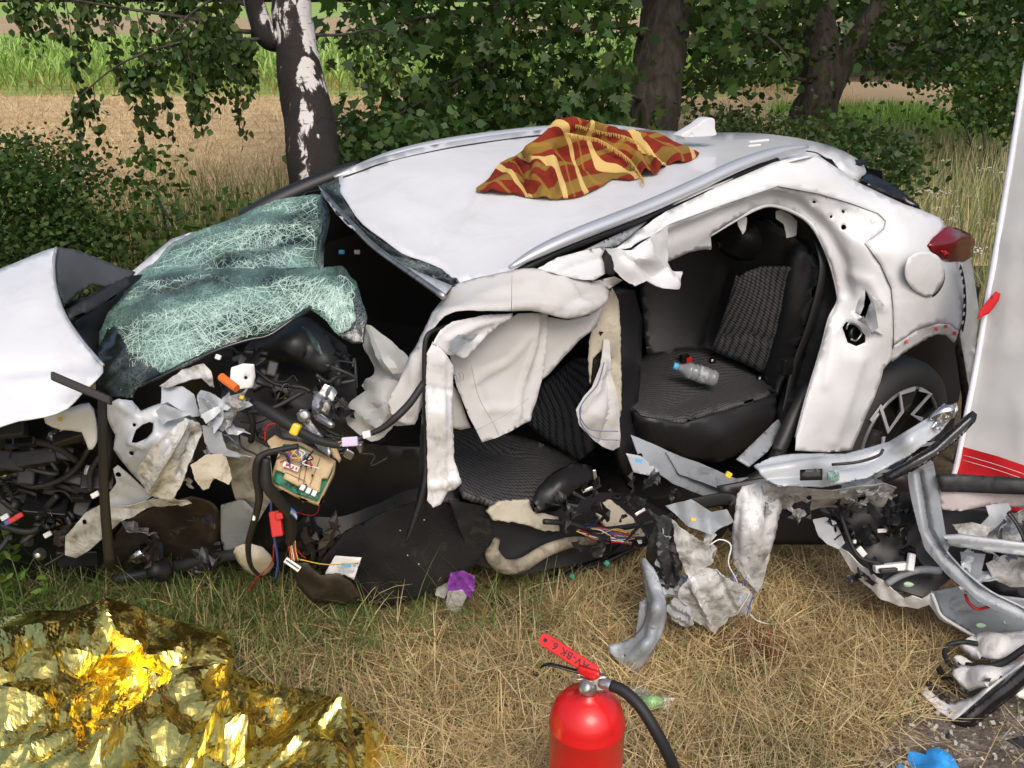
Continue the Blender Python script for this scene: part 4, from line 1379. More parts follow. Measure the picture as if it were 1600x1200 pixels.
box('belt_buckle', rseat, M_redp, W(L(1076, 566, .17)), CF * .014, CL * .006, up * .022, .003)
box('belt_buckle_body', rseat, M_blackg, W(L(1069, 562, .16)), CF * .02, CL * .012, up * .025, .004)

# ------------------------------------------------------------------ front seat
fs = patch('front_seat', CAR, M_leather, [L(940, 455, .50), L(966, 450, .52), L(986, 452, .46), L(998, 502, .40), L(995, 590, .42), L(988, 660, .46), L(984, 765, .52), L(970, 735, .60), L(962, 690, .60), L(940, 700, .58), L(925, 640, .57), L(925, 560, .56)],
      ctrl=[L(978, 560, .53)], step=8, th=.03)
patch('cushion', fs, M_seat, [L(705, 668, .22), L(760, 672, .22), L(830, 690, .26), L(905, 722, .34), L(870, 745, .50), L(838, 768, .60), L(832, 790, .66), L(780, 792, .66), L(725, 775, .62), L(705, 740, .50)], ctrl=[L(790, 725, .40)], step=8, th=.02, uv=suv,
      ridges=[([(720, 700), (800, 715), (870, 740)], -.008, 6)])
patch('side_bolster', fs, M_leather, [L(832, 786, .68), L(840, 765, .64), L(865, 742, .60), L(895, 726, .57), L(922, 730, .57), L(925, 750, .62), L(895, 765, .66), L(868, 790, .69), L(840, 800, .70)], ctrl=[L(875, 752, .675)], step=6, th=.02)
patch('backrest_weave', fs, M_seat, [L(845, 604, .12), L(900, 560, .2), L(925, 560, .30), L(915, 640, .34), L(930, 700, .40), L(905, 720, .34), L(860, 690, .2), L(826, 662, .12)], step=9, th=.02, uv=suv)
foam = patch('torn_foam', fs, M_foam, [L(956, 450, .56), L(966, 471, .57), L(970, 555, .62), L(970, 639, .64), L(968, 650, .64), L(958, 660, .64), L(950, 610, .62), L(955, 560, .60), L(940, 545, .60), L(926, 560, .60), L(921, 600, .60), L(919, 560, .59), L(921, 530, .58), L(931, 492, .56)], ctrl=[L(948, 500, .60)], step=4, th=.012, noise=[(.004, .04, 'n')], jag=.6)
patch('foam_gap', fs, M_black, [L(936, 518, .601), L(955, 520, .61), L(955, 533, .60), L(950, 560, .59), L(942, 560, .59), L(940, 535, .598)], step=4, th=.002)
bag = patch('side_airbag', fs, M_cloth, [L(943, 530, .61), L(952, 532, .615), L(955, 575, .64), L(964, 620, .66), L(968, 645, .66), L(968, 698, .66), L(958, 704, .66), L(940, 697, .66), L(926, 686, .66), L(905, 664, .66), L(900, 640, .65), L(912, 620, .64), L(925, 605, .635), L(938, 570, .625)],
      ctrl=[L(940, 650, .69)], step=4, th=.003, noise=[(.012, .05, 'fold'), (.004, .03, 'n')], ridges=[([(945, 560), (935, 610), (910, 640)], .012, 5), ([(950, 570), (955, 640), (940, 690)], -.010, 5)], seed=14)
for pts in ([(944, 566), (934, 600), (916, 622), (906, 640), (910, 658), (926, 672), (966, 674)], [(908, 634), (908, 662), (930, 684), (966, 688)]):
    tube('stitch_line', bag, mat_plain('blue_stitch', (.16, .20, .38), .8), [W(L(x, y, .70)) for x, y in pts], .002, seg=4)

# ------------------------------------------------------------------ curtain airbag draped over the near roof corner
cur = patch('curtain_airbag', CAR, M_cloth,
      [L(695, 466, .55), L(707, 448, .54), L(748, 434, .56), L(795, 425, .60), L(831, 420, .62), L(876, 428, .64), L(921, 440, .64), L(955, 452, .63), L(940, 480, .70), L(921, 491, .72), L(887, 498, .73), L(856, 491, .73), L(827, 486, .73), L(797, 488, .74), L(752, 491, .74), L(714, 497, .74), L(685, 509, .72), L(663, 528, .70),
       L(662, 560, .70), L(662, 600, .70), L(655, 640, .70), L(648, 663, .70), L(622, 658, .68), L(606, 630, .66), L(622, 600, .66), L(637, 566, .66), L(655, 532, .64), L(676, 490, .60)],
      ctrl=[L(800, 455, .68), L(880, 460, .70)], step=6, th=.002, curve=2, seed=21, noise=[(.006, .16, 'n'), (.003, .05, 'fold')],
      ridges=[([(690, 500), (752, 484), (830, 474), (900, 482), (930, 475)], .016, 9), ([(876, 432), (921, 486)], .012, 5), ([(800, 428), (798, 484)], .004, 3), ([(700, 490), (780, 455), (840, 445)], .008, 10), ([(880, 480), (920, 460), (950, 455)], -.01, 7), ([(650, 560), (640, 640)], .014, 8)])
pan = patch('airbag_panel', cur, M_cloth, [L(704, 553, .655), L(722, 556, .66), L(760, 520, .66), L(809, 490, .665), L(847, 488, .67), L(858, 490, .67), L(856, 530, .675), L(850, 580, .685), L(844, 605, .69), L(836, 632, .70), L(826, 657, .71), L(795, 675, .72), L(753, 691, .72), L(732, 650, .70), L(714, 604, .675), L(706, 576, .66)],
      ctrl=[L(770, 590, .66)], step=5, th=.002, seed=22, noise=[(.006, .14, 'n'), (.002, .05, 'fold')],
      ridges=[([(840, 490), (836, 540), (815, 600), (806, 655)], .014, 5, 's'), ([(856, 495), (830, 600)], -.008, 5), ([(730, 560), (752, 630), (775, 685)], .008, 10), ([(735, 600), (790, 570)], .006, 4), ([(760, 640), (806, 640), (826, 656)], .010, 7), ([(745, 585), (800, 560), (830, 525)], .006, 5)])
patch('airbag_wing', cur, M_cloth, [L(850, 494, .65), L(887, 500, .66), L(921, 493, .67), L(948, 466, .65), L(931, 512, .66), L(905, 532, .66), L(882, 556, .66), L(858, 584, .665), L(846, 594, .67)], step=6, th=.002, seed=23, noise=[(.005, .1, 'n')])
patch('airbag_tail', cur, M_cloth, [L(706, 600, .64), L(716, 612, .64), L(730, 655, .66), L(736, 668, .66), L(720, 672, .65), L(706, 668, .64)], step=6, th=.002, noise=[(.006, .05, 'n')])
# printed seam lines on the airbag cloth
M_ink = mat_plain('seam_ink', (.36, .33, .31), .8)
for pts, l_ in (([(800, 430), (799, 486)], .76), ([(735, 565), (748, 620), (770, 660), (780, 680)], .735), ([(745, 672), (790, 648), (826, 622)], .735)):
    tube('seam_print', pan, M_ink, [W(L(x, y, l_)) for x, y in pts], .0008, seg=4)
for k, (x, y) in enumerate(((712, 592), (717, 590), (722, 588))):
    tube('stitch_mark', pan, M_ink, [W(L(x - 2, y - 5, .70)), W(L(x + 1, y - 6, .705)), W(L(x + 2, y + 4, .705)), W(L(x - 1, y + 6, .705))], .0012, seg=4)

# driver airbag, grey and slumped
patch('driver_airbag', CAR, M_clothg, [L(569, 506, .42), L(595, 520, .45), L(630, 548, .52), L(638, 565, .56), L(636, 580, .58), L(658, 592, .60), L(656, 640, .62), L(640, 664, .62), L(612, 660, .60), L(600, 682, .60), L(581, 688, .58), L(552, 672, .54), L(538, 653, .50), L(550, 626, .50), L(571, 611, .50), L(565, 602, .47), L(580, 592, .48), L(581, 574, .46), L(567, 541, .43)],
      ctrl=[L(610, 570, .60), L(600, 630, .64), L(620, 600, .58)], step=5, th=.002, curve=2, seed=25, noise=[(.022, .12, 'fold'), (.010, .07, 'n')],
      ridges=[([(575, 510), (600, 560), (625, 585)], .02, 8), ([(580, 600), (620, 605), (650, 600)], .025, 8), ([(575, 640), (610, 620), (640, 630)], -.02, 9), ([(590, 660), (610, 640)], .02, 8)])

# near A pillar, cut and folded
ap = patch('cut_pillar', CAR, M_paintd, [L(676, 534, .74), L(697, 553, .76), L(708, 572, .76), L(707, 625, .77), L(709, 716, .79), L(721, 754, .82), L(712, 764, .81), L(700, 768, .80), L(688, 788, .80), L(676, 793, .80), L(668, 782, .79), L(668, 730, .78), L(665, 625, .76), L(667, 552, .74)],
      ctrl=[L(686, 640, .80)], step=5, th=.003, jag=.7, seed=26, noise=[(.004, .06, 'fold')], ridges=[([(692, 560), (692, 640), (694, 760)], .012, 5, 's'), ([(672, 605), (700, 612)], -.008, 4), ([(676, 760), (712, 750)], .012, 6)])
patch('pillar_arm', CAR, M_paintd, [L(676, 536, .745), L(688, 515, .735), L(707, 503, .725), L(752, 493, .715), L(800, 489, .71), L(797, 497, .71), L(775, 512, .715), L(760, 525, .72), L(742, 546, .73), L(726, 562, .735), L(712, 554, .74), L(704, 556, .75), L(695, 552, .75)],
      step=5, th=.003, jag=.6, seed=27, noise=[(.004, .05, 'fold')], ridges=[([(700, 530), (745, 508), (795, 494)], .012, 5), ([(708, 545), (750, 522)], -.010, 4)])
patch('torn_lip', ap, M_greym, [L(706, 535, .765), L(716, 522, .76), L(735, 524, .755), L(748, 520, .75), L(736, 534, .755), L(722, 540, .76), L(712, 552, .77), L(700, 548, .77)], step=4, th=.002, jag=.8, noise=[(.010, .03, 'fold')], seed=28, smooth=False)
tube('window_seal', CAR, M_rubber, [W(t) for t in (L(725, 500, .70), L(690, 512, .70), L(668, 524, .72), L(663, 560, .73), L(664, 640, .75), L(665, 730, .77), L(660, 770, .78), L(645, 820, .78), L(635, 846, .78))], [.004, .006, .007, .007, .007, .007, .008, .007, .003], seg=6)
patch('pillar_glass_edge', CAR, M_glassd, [L(664, 610, .74), L(669, 640, .755), L(670, 780, .775), L(650, 815, .77), L(636, 848, .77), L(634, 838, .77), L(648, 798, .77), L(655, 760, .765), L(656, 680, .755), L(660, 640, .745)], step=5, th=.004, jag=1.2, noise=[(.008, .03, 'fold')])
# ================================================================== torn front of the car
# hood, buckled upward
hood = patch('hood', CAR, M_paint, [(-160, 470, 2.86), (-60, 440, 2.92), (0, 421, 2.96), (45, 402, 2.99), (88, 387, 3.02), (84, 411, 2.94), (87, 450, 2.82), (101, 492, 2.72), (129, 534, 2.62), (161, 571, 2.55), (154, 590, 2.48), (129, 614, 2.47), (105, 639, 2.46), (70, 652, 2.45), (28, 658, 2.42), (0, 667, 2.40), (-80, 690, 2.36), (-180, 700, 2.33)],
      ctrl=[(40, 520, 2.62), (-40, 560, 2.53), (60, 470, 2.74)], step=9, th=.003, curve=2, noise=[(.003, .25, 'n'), (.0012, .06, 'fold')], seed=40,
      ridges=[([(0, 580), (80, 575), (150, 568)], -.008, 12), ([(20, 600), (110, 590)], .006, 9), ([(55, 625), (90, 612), (120, 615)], -.005, 4), ([(-40, 470), (60, 430)], .004, 20)])
patch('hood_inner_panel', hood, mat_plain('hood_underside', (.075, .08, .085), .4, var=.15), [(90, 388, 3.03), (115, 390, 3.08), (157, 405, 3.16), (189, 419, 3.22), (212, 425, 3.27), (203, 437, 3.24), (168, 449, 3.12), (143, 444, 3.06), (120, 462, 2.96), (101, 478, 2.84), (90, 450, 2.86), (87, 411, 2.97)], step=6, th=.003, noise=[(.003, .08, 'n')])
tube('hood_edge', hood, M_greym, [P(*t) for t in ((88, 387, 3.02), (84, 411, 2.94), (87, 450, 2.82), (101, 492, 2.72), (129, 534, 2.62), (161, 571, 2.55))], .005, seg=6)
patch('far_fender', CAR, M_paint, [(268, 374, 3.7), (300, 363, 3.75), (318, 362, 3.72), (290, 378, 3.65), (272, 384, 3.62), (230, 425, 3.5), (205, 440, 3.4), (200, 430, 3.45)], step=7, th=.004)
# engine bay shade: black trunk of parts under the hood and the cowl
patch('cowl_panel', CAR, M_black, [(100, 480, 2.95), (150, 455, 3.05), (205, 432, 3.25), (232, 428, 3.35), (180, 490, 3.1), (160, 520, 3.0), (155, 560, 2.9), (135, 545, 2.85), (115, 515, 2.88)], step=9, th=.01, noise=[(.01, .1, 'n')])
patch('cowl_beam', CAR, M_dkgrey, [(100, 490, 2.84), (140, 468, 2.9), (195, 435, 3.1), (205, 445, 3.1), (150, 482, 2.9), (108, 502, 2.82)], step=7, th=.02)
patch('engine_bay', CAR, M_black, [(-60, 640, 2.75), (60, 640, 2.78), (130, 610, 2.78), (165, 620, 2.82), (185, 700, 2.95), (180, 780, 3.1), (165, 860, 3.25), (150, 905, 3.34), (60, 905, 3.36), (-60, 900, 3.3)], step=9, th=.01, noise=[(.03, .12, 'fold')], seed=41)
patch('brake_fluid_tank', CAR, M_whitep, [(75, 642, 2.66), (110, 640, 2.66), (140, 632, 2.68), (150, 655, 2.7), (152, 690, 2.72), (140, 700, 2.72), (128, 672, 2.70), (95, 668, 2.68), (72, 660, 2.66)], step=6, th=.03, noise=[(.003, .05, 'n')], curve=2)
pbox('warning_sticker', CAR, M_yellow, 94, 655, 2.63, .012, .012, .004, 0, bevel=.002)
for x, y, d, w_, h_, t_, a, mt in ((60, 715, 2.78, .11, .045, .06, -8, M_dkgrey), (100, 708, 2.80, .06, .04, .06, 12, M_dkgrey), (45, 740, 2.82, .05, .07, .06, 4, M_black), (120, 745, 2.88, .07, .05, .05, 20, M_black), (72, 780, 2.95, .075, .085, .05, -4, M_dkgrey), (20, 720, 2.8, .08, .06, .05, 8, M_black),
                               (98, 672, 2.75, .05, .02, .03, -15, M_whitep), (25, 790, 3.0, .09, .06, .05, -10, M_dkgrey), (130, 790, 3.0, .05, .07, .05, 15, M_black), (10, 670, 2.62, .10, .05, .05, -6, M_black), (140, 735, 2.85, .026, .03, .03, 10, M_greym), (40, 690, 2.72, .06, .03, .05, -3, M_blackg), (150, 670, 2.75, .03, .06, .04, 20, M_dkgrey)):
    pbox('engine_part', CAR, mt, x, y, d, w_, h_, t_, a, 12, -10, .006)
for pts, r_ in (([(150, 640, 2.76), (170, 680, 2.78), (168, 730, 2.82), (160, 770, 2.88)], .012), ([(10, 700, 2.72), (50, 690, 2.72), (90, 700, 2.74), (120, 720, 2.78)], .010), ([(20, 750, 2.8), (60, 760, 2.82), (110, 740, 2.82), (140, 700, 2.8)], .009), ([(0, 820, 2.95), (50, 830, 2.98), (90, 800, 2.98), (130, 810, 3.0)], .012)):
    tube('coolant_hose', CAR, M_rubber, [P(*t) for t in pts], r_, seg=8)
for x, y, d, mt in ((20, 812, 2.9, M_redp), (30, 806, 2.9, M_redp), (8, 808, 2.9, M_whitep), (14, 815, 2.9, M_wireb), (149, 773, 2.83, M_whitep), (75, 835, 2.98, M_whitep)):
    pbox('connector', CAR, mt, x, y, d, .025, .016, .014, -30, 10, 0, .003)
# black seal strips in front
v, f = box_geo(P(128, 607, 2.40), (P(178, 629, 2.42) - P(84, 589, 2.38)) / 2, UV * .011, DV * .008)
bev(raw('hood_seal', v, f, M_rubber, CAR), .004)
sp_pts = [(160, 618, 2.44), (161, 700, 2.50), (164, 790, 2.62), (172, 885, 2.78)]
tube('fender_strip', CAR, M_rubber, [P(*t) for t in sp_pts], [.012, .013, .015, .017], seg=8, flat=.5, up=(0, -1, .3))

patch('bulkhead_shade', CAR, M_black, [(150, 590, 3.1), (250, 575, 3.1), (350, 545, 3.12), (430, 560, 3.15), (450, 700, 3.2), (450, 860, 3.3), (330, 880, 3.34), (180, 882, 3.34), (150, 800, 3.25)], step=16, th=.01, noise=[(.02, .15, 'n')])  # black backing sheet added as the shade behind the crumpled front
# shattered windshield
ws = patch('windshield', CAR, M_glass, [(154, 551, 2.85), (157, 520, 2.92), (175, 492, 3.0), (196, 455, 3.10), (224, 432, 3.16), (280, 424, 3.14), (336, 423, 3.08), (402, 426, 3.0), (483, 423, 2.94), (535, 424, 2.92), (556, 440, 2.88), (564, 471, 2.82), (572, 496, 2.78), (567, 534, 2.76), (550, 534, 2.76), (525, 520, 2.76), (504, 495, 2.78), (484, 481, 2.80), (455, 499, 2.76), (420, 522, 2.74), (385, 530, 2.72), (332, 548, 2.70), (294, 565, 2.69), (252, 586, 2.68), (212, 604, 2.68), (204, 621, 2.66), (175, 618, 2.68), (161, 604, 2.72), (154, 576, 2.78)],
      ctrl=[(300, 480, 2.84), (430, 465, 2.80), (220, 540, 2.75), (400, 500, 2.70), (500, 450, 2.82)], step=6, th=.005, noise=[(.010, .22, 'n'), (.022, .20, 'fold'), (.008, .08, 'fold')], jag=.8, seed=42, sharp=14, reg=1e-4,
      ridges=[([(336, 427), (402, 429), (483, 426), (535, 428)], .016, 7, 's'), ([(180, 500), (260, 470), (330, 445)], .014, 12), ([(300, 520), (380, 470), (460, 450)], -.012, 12), ([(520, 440), (548, 500)], .015, 10)])
patch('windshield_fold', ws, M_glass, [(205, 445, 3.28), (224, 423, 3.36), (245, 401, 3.45), (273, 379, 3.52), (315, 364, 3.56), (367, 341, 3.56), (437, 312, 3.58), (490, 303, 3.58), (501, 304, 3.56), (505, 350, 3.42), (498, 385, 3.34), (497, 424, 3.22), (483, 430, 3.14), (402, 432, 3.16), (336, 430, 3.2), (280, 430, 3.24)],
      ctrl=[(400, 400, 3.30), (430, 360, 3.42), (320, 400, 3.36)], step=6, th=.005, noise=[(.010, .2, 'n'), (.020, .18, 'fold'), (.007, .08, 'fold')], jag=.6, seed=49, sharp=14, ridges=[([(250, 410), (340, 385), (420, 372)], -.015, 12), ([(400, 340), (490, 350)], .012, 12)])
patch('windshield_border', ws, M_glassd, [(154, 548, 2.84), (175, 500, 2.97), (186, 520, 2.85), (200, 545, 2.78), (225, 560, 2.72), (252, 584, 2.665), (212, 603, 2.665), (204, 622, 2.65), (175, 619, 2.665), (160, 604, 2.70), (153, 576, 2.765)], step=6, th=.004, jag=.8, noise=[(.006, .05, 'fold')], seed=43)
patch('windshield_border', ws, M_glassd, [(501, 304, 3.55), (515, 306, 3.54), (516, 345, 3.40), (507, 385, 3.30), (505, 420, 3.13), (496, 418, 3.13), (498, 385, 3.31), (505, 350, 3.41)], step=6, th=.004, jag=.8, noise=[(.005, .05, 'fold')], seed=44)
patch('windshield_border', ws, M_glassd, [(537, 425, 2.965), (557, 440, 2.885), (566, 471, 2.805), (574, 496, 2.765), (568, 537, 2.745), (550, 537, 2.745), (527, 523, 2.745), (545, 515, 2.75), (556, 500, 2.765), (552, 470, 2.81), (545, 448, 2.88)], step=5, th=.004, jag=.8, noise=[(.005, .05, 'fold')], seed=45)
tube('glass_edge', ws, M_glassd, [P(*t) for t in ((485, 481, 2.79), (456, 500, 2.75), (420, 524, 2.73), (385, 532, 2.71), (332, 550, 2.69), (252, 588, 2.67), (213, 606, 2.67), (205, 622, 2.65))], .006, seg=6)

# fracture lines across the glass, running out from the points of impact
M_crack = mat_plain('crack_white', (.52, .70, .63), .3, var=.25, vscale=30)
def cracks(name, parent, src, centres, outline, seed):
    rs = np.random.RandomState(seed)
    q0, d0 = PXD[src]
    lines = []
    for cx, cy, n_, l0, l1, a0, a1 in centres:
        for k in range(int(n_ * 1.7)):
            a = rs.uniform(a0, a1)
            st = rs.uniform(.05, 1.0) * l1 * .8
            ln = rs.uniform(l0, l1)
            p = np.array([cx + math.cos(a) * st + rs.normal(0, 24), cy + math.sin(a) * st * .8 + rs.normal(0, 15)])
            pl = [p]
            m_ = max(2, int(ln / 9))
            for s_ in range(m_):
                a += rs.normal(0, .09)
                p = p + np.array([math.cos(a), math.sin(a) * .85]) * ln / m_
                pl.append(p)
            lines.append((np.array(pl), rs.choice([.0003, .0005, .0007, .0011], p=[.45, .35, .15, .05])))
            if rs.uniform() < .8:                    # short cross crack
                b_ = pl[rs.randint(1, len(pl))]
                aa = a + rs.choice([-1, 1]) * rs.uniform(.9, 2.0)
                e_ = b_ + np.array([math.cos(aa), math.sin(aa)]) * rs.uniform(5, 30)
                lines.append((np.array([b_, (b_ + e_) / 2 + rs.normal(0, 1, 2), e_]), rs.uniform(.0004, .0008)))
    V = []
    for pl, wd in lines:
        ok = inside(pl, outline)
        dd = np.linalg.norm(pl[:, None] - q0[None], axis=2)
        ix = np.argsort(dd, 1)[:, :4]
        wgt = 1 / (np.take_along_axis(dd, ix, 1) + .5)
        dep = (d0[ix] * wgt).sum(1) / wgt.sum(1) - .008
        X = np.array([P(a_[0], a_[1], b_) for a_, b_ in zip(pl, dep)])
        T = np.gradient(X, axis=0)
        S = np.cross(T, CC - X); S /= np.linalg.norm(S, axis=1)[:, None] + 1e-9
        for i in range(len(pl) - 1):
            if ok[i] and ok[i + 1]:
                w0, w1 = wd * (1 - .6 * i / len(pl)), wd * (1 - .6 * (i + 1) / len(pl))
                V += [X[i] - S[i] * w0, X[i] + S[i] * w0, X[i + 1] + S[i + 1] * w1, X[i + 1] - S[i + 1] * w1]
    o = fastmesh(name, np.array(V), 4, M_crack, parent)
    tag(o, kind='stuff')
WSO = np.array([(156, 551), (158, 522), (176, 494), (197, 458), (226, 435), (336, 426), (402, 428), (483, 425), (533, 427), (552, 442), (560, 471), (568, 496), (563, 530), (528, 518), (506, 493), (484, 479), (455, 497), (420, 520), (385, 528), (332, 546), (252, 583), (212, 601), (176, 612), (160, 600)], float)
TP = 2 * math.pi
cracks('crack_lines', ws, 'windshield', [(538, 430, 120, 30, 110, .9, 2.6), (300, 470, 110, 30, 120, 0, TP), (410, 470, 110, 30, 110, 0, TP), (230, 530, 90, 25, 90, 0, TP), (345, 520, 90, 25, 90, 0, TP), (470, 450, 80, 25, 80, 0, TP), (260, 440, 60, 30, 90, 0, TP), (190, 500, 40, 20, 60, 0, TP), (550, 505, 50, 15, 50, 0, TP)], WSO, 5)
WFO = np.array([(210, 440), (246, 404), (274, 382), (316, 367), (368, 344), (437, 315), (488, 306), (499, 308), (502, 350), (495, 385), (494, 420), (402, 426), (336, 424), (280, 426)], float)
cracks('crack_lines', ws, 'windshield_fold', [(455, 350, 90, 20, 70, 0, TP), (420, 385, 70, 20, 80, 0, TP), (320, 400, 90, 25, 90, 0, TP), (370, 365, 60, 20, 80, 0, TP), (485, 320, 60, 15, 60, 0, TP)], WFO, 6)

# dashboard remains
dsh = patch('dashboard', CAR, M_dkgrey, [(385, 545, 3.0), (405, 528, 2.98), (440, 508, 2.95), (470, 496, 2.95), (495, 505, 2.95), (516, 530, 2.92), (530, 560, 2.88), (533, 590, 2.85), (528, 606, 2.85), (520, 600, 2.88), (500, 578, 2.92), (470, 565, 2.95), (430, 565, 2.95), (400, 575, 2.92), (388, 580, 2.92)],
      ctrl=[(460, 535, 2.84), (505, 560, 2.84)], step=6, th=.012, curve=2, noise=[(.006, .08, 'n')], ridges=[([(400, 560), (450, 535), (510, 570)], .025, 10)], seed=46)
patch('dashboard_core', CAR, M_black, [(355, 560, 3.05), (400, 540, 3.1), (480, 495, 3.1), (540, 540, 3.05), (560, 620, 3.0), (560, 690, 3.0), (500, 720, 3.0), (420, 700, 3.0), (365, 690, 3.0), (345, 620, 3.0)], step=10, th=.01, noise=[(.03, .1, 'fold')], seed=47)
patch('footwell_shade', CAR, M_black, [(330, 690, 3.1), (420, 690, 3.1), (540, 690, 3.1), (700, 700, 3.2), (700, 790, 3.25), (560, 820, 3.3), (440, 900, 3.35), (330, 880, 3.35)], step=14, th=.01, noise=[(.02, .15, 'n')])  # black sheet standing in for the dark of the footwell
for x, y, d, w_, h_, a in ((418, 592, 2.86, .06, .05, 20), (404, 600, 2.86, .05, .03, -30), (440, 610, 2.86, .05, .035, 10), (380, 630, 2.88, .04, .05, 25), (425, 577, 2.82, .03, .045, 15), (375, 560, 2.85, .05, .02, -20), (400, 552, 2.84, .07, .015, 5)):
    pbox('dashboard_bracket', CAR, M_dkgrey if x % 2 else M_black, x, y, d, w_, h_, .03, a, 15, -10, .005)
patch('glass_shard', CAR, M_glass, [(470, 508, 2.84), (480, 512, 2.83), (498, 535, 2.80), (505, 556, 2.79), (494, 548, 2.80), (484, 530, 2.82)], step=5, th=.004)
card = patch('plastic_cover', CAR, M_whitep, [(362, 574, 2.66), (380, 568, 2.66), (397, 569, 2.67), (399, 588, 2.68), (394, 606, 2.68), (370, 608, 2.66), (358, 600, 2.65)], step=5, th=.004, noise=[(.003, .05, 'n')], holes=[hole(384, 590, 3)])
v, f = tube_geo([P(346, 589, 2.63), P(352, 594, 2.62), P(370, 607, 2.60)], [.012, .012, .011], 10, 1)
raw('orange_connector', v, f, M_orange, CAR)
pbox('connector', CAR, M_yellow, 378, 621, 2.64, .012, .010, .010, 20, bevel=.002)
pbox('connector', CAR, M_whitep, 341, 558, 2.66, .016, .014, .012, 20, bevel=.003)
patch('cowl_insulation', CAR, M_torn, [(250, 604, 2.64), (285, 578, 2.68), (318, 568, 2.7), (330, 580, 2.69), (335, 606, 2.66), (328, 604, 2.66), (314, 590, 2.68), (290, 596, 2.66), (262, 606, 2.62)], step=5, th=.003, noise=[(.012, .05, 'fold')], seed=48)
for pts, r_ in (([(395, 575, 2.82), (430, 600, 2.8), (470, 605, 2.8), (485, 612, 2.8)], .006), ([(340, 625, 2.7), (375, 640, 2.72), (420, 640, 2.72), (475, 612, 2.74)], .007), ([(388, 640, 2.72), (395, 660, 2.74), (392, 690, 2.78)], .009)):
    tube('cable', CAR, M_rubber, [P(*t) for t in pts], r_, seg=7)

# crumpled strut tower and inner fender
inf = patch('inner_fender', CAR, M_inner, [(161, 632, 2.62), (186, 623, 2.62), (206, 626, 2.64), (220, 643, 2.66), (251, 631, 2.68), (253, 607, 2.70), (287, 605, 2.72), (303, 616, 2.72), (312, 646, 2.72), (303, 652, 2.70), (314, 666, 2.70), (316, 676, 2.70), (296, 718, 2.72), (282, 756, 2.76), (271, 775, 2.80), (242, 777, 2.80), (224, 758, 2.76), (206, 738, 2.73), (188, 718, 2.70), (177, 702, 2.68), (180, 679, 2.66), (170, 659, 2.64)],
      ctrl=[(225, 690, 2.62), (270, 690, 2.62)], step=5, th=.003, jag=.5, seed=50, holes=[[(208, 683), (212, 672), (222, 663), (234, 659), (241, 663), (239, 675), (230, 685), (216, 691), (209, 690)], hole(206, 708, 4), hole(210, 664, 3), hole(232, 752, 2)],
      noise=[(.0055, .10, 'fold'), (.003, .04, 'n')], ridges=[([(190, 632), (215, 652), (255, 640)], .012, 6), ([(262, 690), (240, 740)], .02, 7), ([(290, 640), (275, 700), (262, 770)], .018, 6), ([(205, 690), (225, 698), (245, 680), (245, 660)], .010, 4)])
patch('scraped_fender_metal', CAR, M_scrape, [(237, 700, 2.60), (258, 680, 2.60), (290, 652, 2.62), (312, 662, 2.64), (316, 676, 2.66), (300, 715, 2.66), (284, 756, 2.70), (270, 780, 2.74), (240, 776, 2.74), (222, 756, 2.70), (212, 735, 2.66), (225, 718, 2.62)], step=4, th=.003, jag=.8, seed=51, noise=[(.014, .06, 'fold'), (.003, .03, 'n')], ridges=[([(290, 660), (255, 720), (235, 765)], .02, 6), ([(302, 680), (280, 740)], -.02, 5)])
patch('fender_flange', CAR, M_inner, [(253, 606, 2.66), (285, 604, 2.66), (303, 616, 2.67), (313, 650, 2.68), (300, 652, 2.64), (280, 640, 2.62), (262, 628, 2.62), (252, 632, 2.62)], step=5, th=.003, noise=[(.006, .05, 'fold')], seed=52)
patch('dark_fold', CAR, M_greym, [(243, 642, 2.60), (258, 632, 2.60), (300, 648, 2.61), (262, 658, 2.60), (256, 664, 2.60)], step=5, th=.003, noise=[(.006, .04, 'fold')])
patch('strut_brace', CAR, M_greym, [(308, 618, 2.66), (314, 610, 2.66), (330, 614, 2.67), (346, 624, 2.68), (359, 612, 2.68), (366, 643, 2.68), (360, 666, 2.68), (348, 674, 2.68), (334, 666, 2.66), (314, 652, 2.66)], step=4, th=.003, jag=.6, seed=53, noise=[(.022, .07, 'fold'), (.006, .03, 'n')], ridges=[([(318, 620), (345, 650), (360, 650)], .02, 5)])
patch('strut_brace', CAR, M_inner, [(314, 648, 2.62), (342, 634, 2.63), (345, 642, 2.63), (334, 654, 2.62), (322, 662, 2.62)], step=4, th=.003, noise=[(.006, .04, 'fold')], seed=54)
patch('torn_bracket', CAR, M_greym, [(316, 664, 2.66), (333, 668, 2.66), (346, 676, 2.67), (354, 700, 2.68), (370, 708, 2.68), (394, 713, 2.70), (380, 715, 2.70), (350, 712, 2.68), (330, 708, 2.68), (320, 690, 2.67)], step=4, th=.003, jag=.6, seed=55, noise=[(.015, .05, 'fold')])
patch('wheel_house_sheet', CAR, M_torn, [(348, 676, 2.78), (365, 676, 2.80), (390, 685, 2.85), (420, 700, 2.9), (430, 770, 3.0), (400, 820, 3.1), (372, 790, 3.05), (362, 760, 2.95), (356, 715, 2.82)], step=7, th=.003, noise=[(.015, .1, 'fold')], seed=56)
patch('crushed_panel', CAR, M_foam, [(298, 727, 2.66), (321, 711, 2.66), (352, 709, 2.68), (358, 730, 2.70), (362, 748, 2.70), (358, 757, 2.70), (334, 745, 2.68), (326, 764, 2.70), (317, 766, 2.70), (305, 749, 2.68)], step=4, th=.004, jag=.6, seed=57, noise=[(.02, .06, 'fold')])
patch('lower_fender', CAR, M_inner, [(177, 733, 2.74), (184, 727, 2.74), (205, 745, 2.76), (237, 776, 2.80), (206, 796, 2.84), (170, 795, 2.84), (165, 778, 2.82), (182, 755, 2.78)], step=5, th=.003, noise=[(.008, .08, 'fold')], seed=58, holes=[hole(185, 742, 5)])
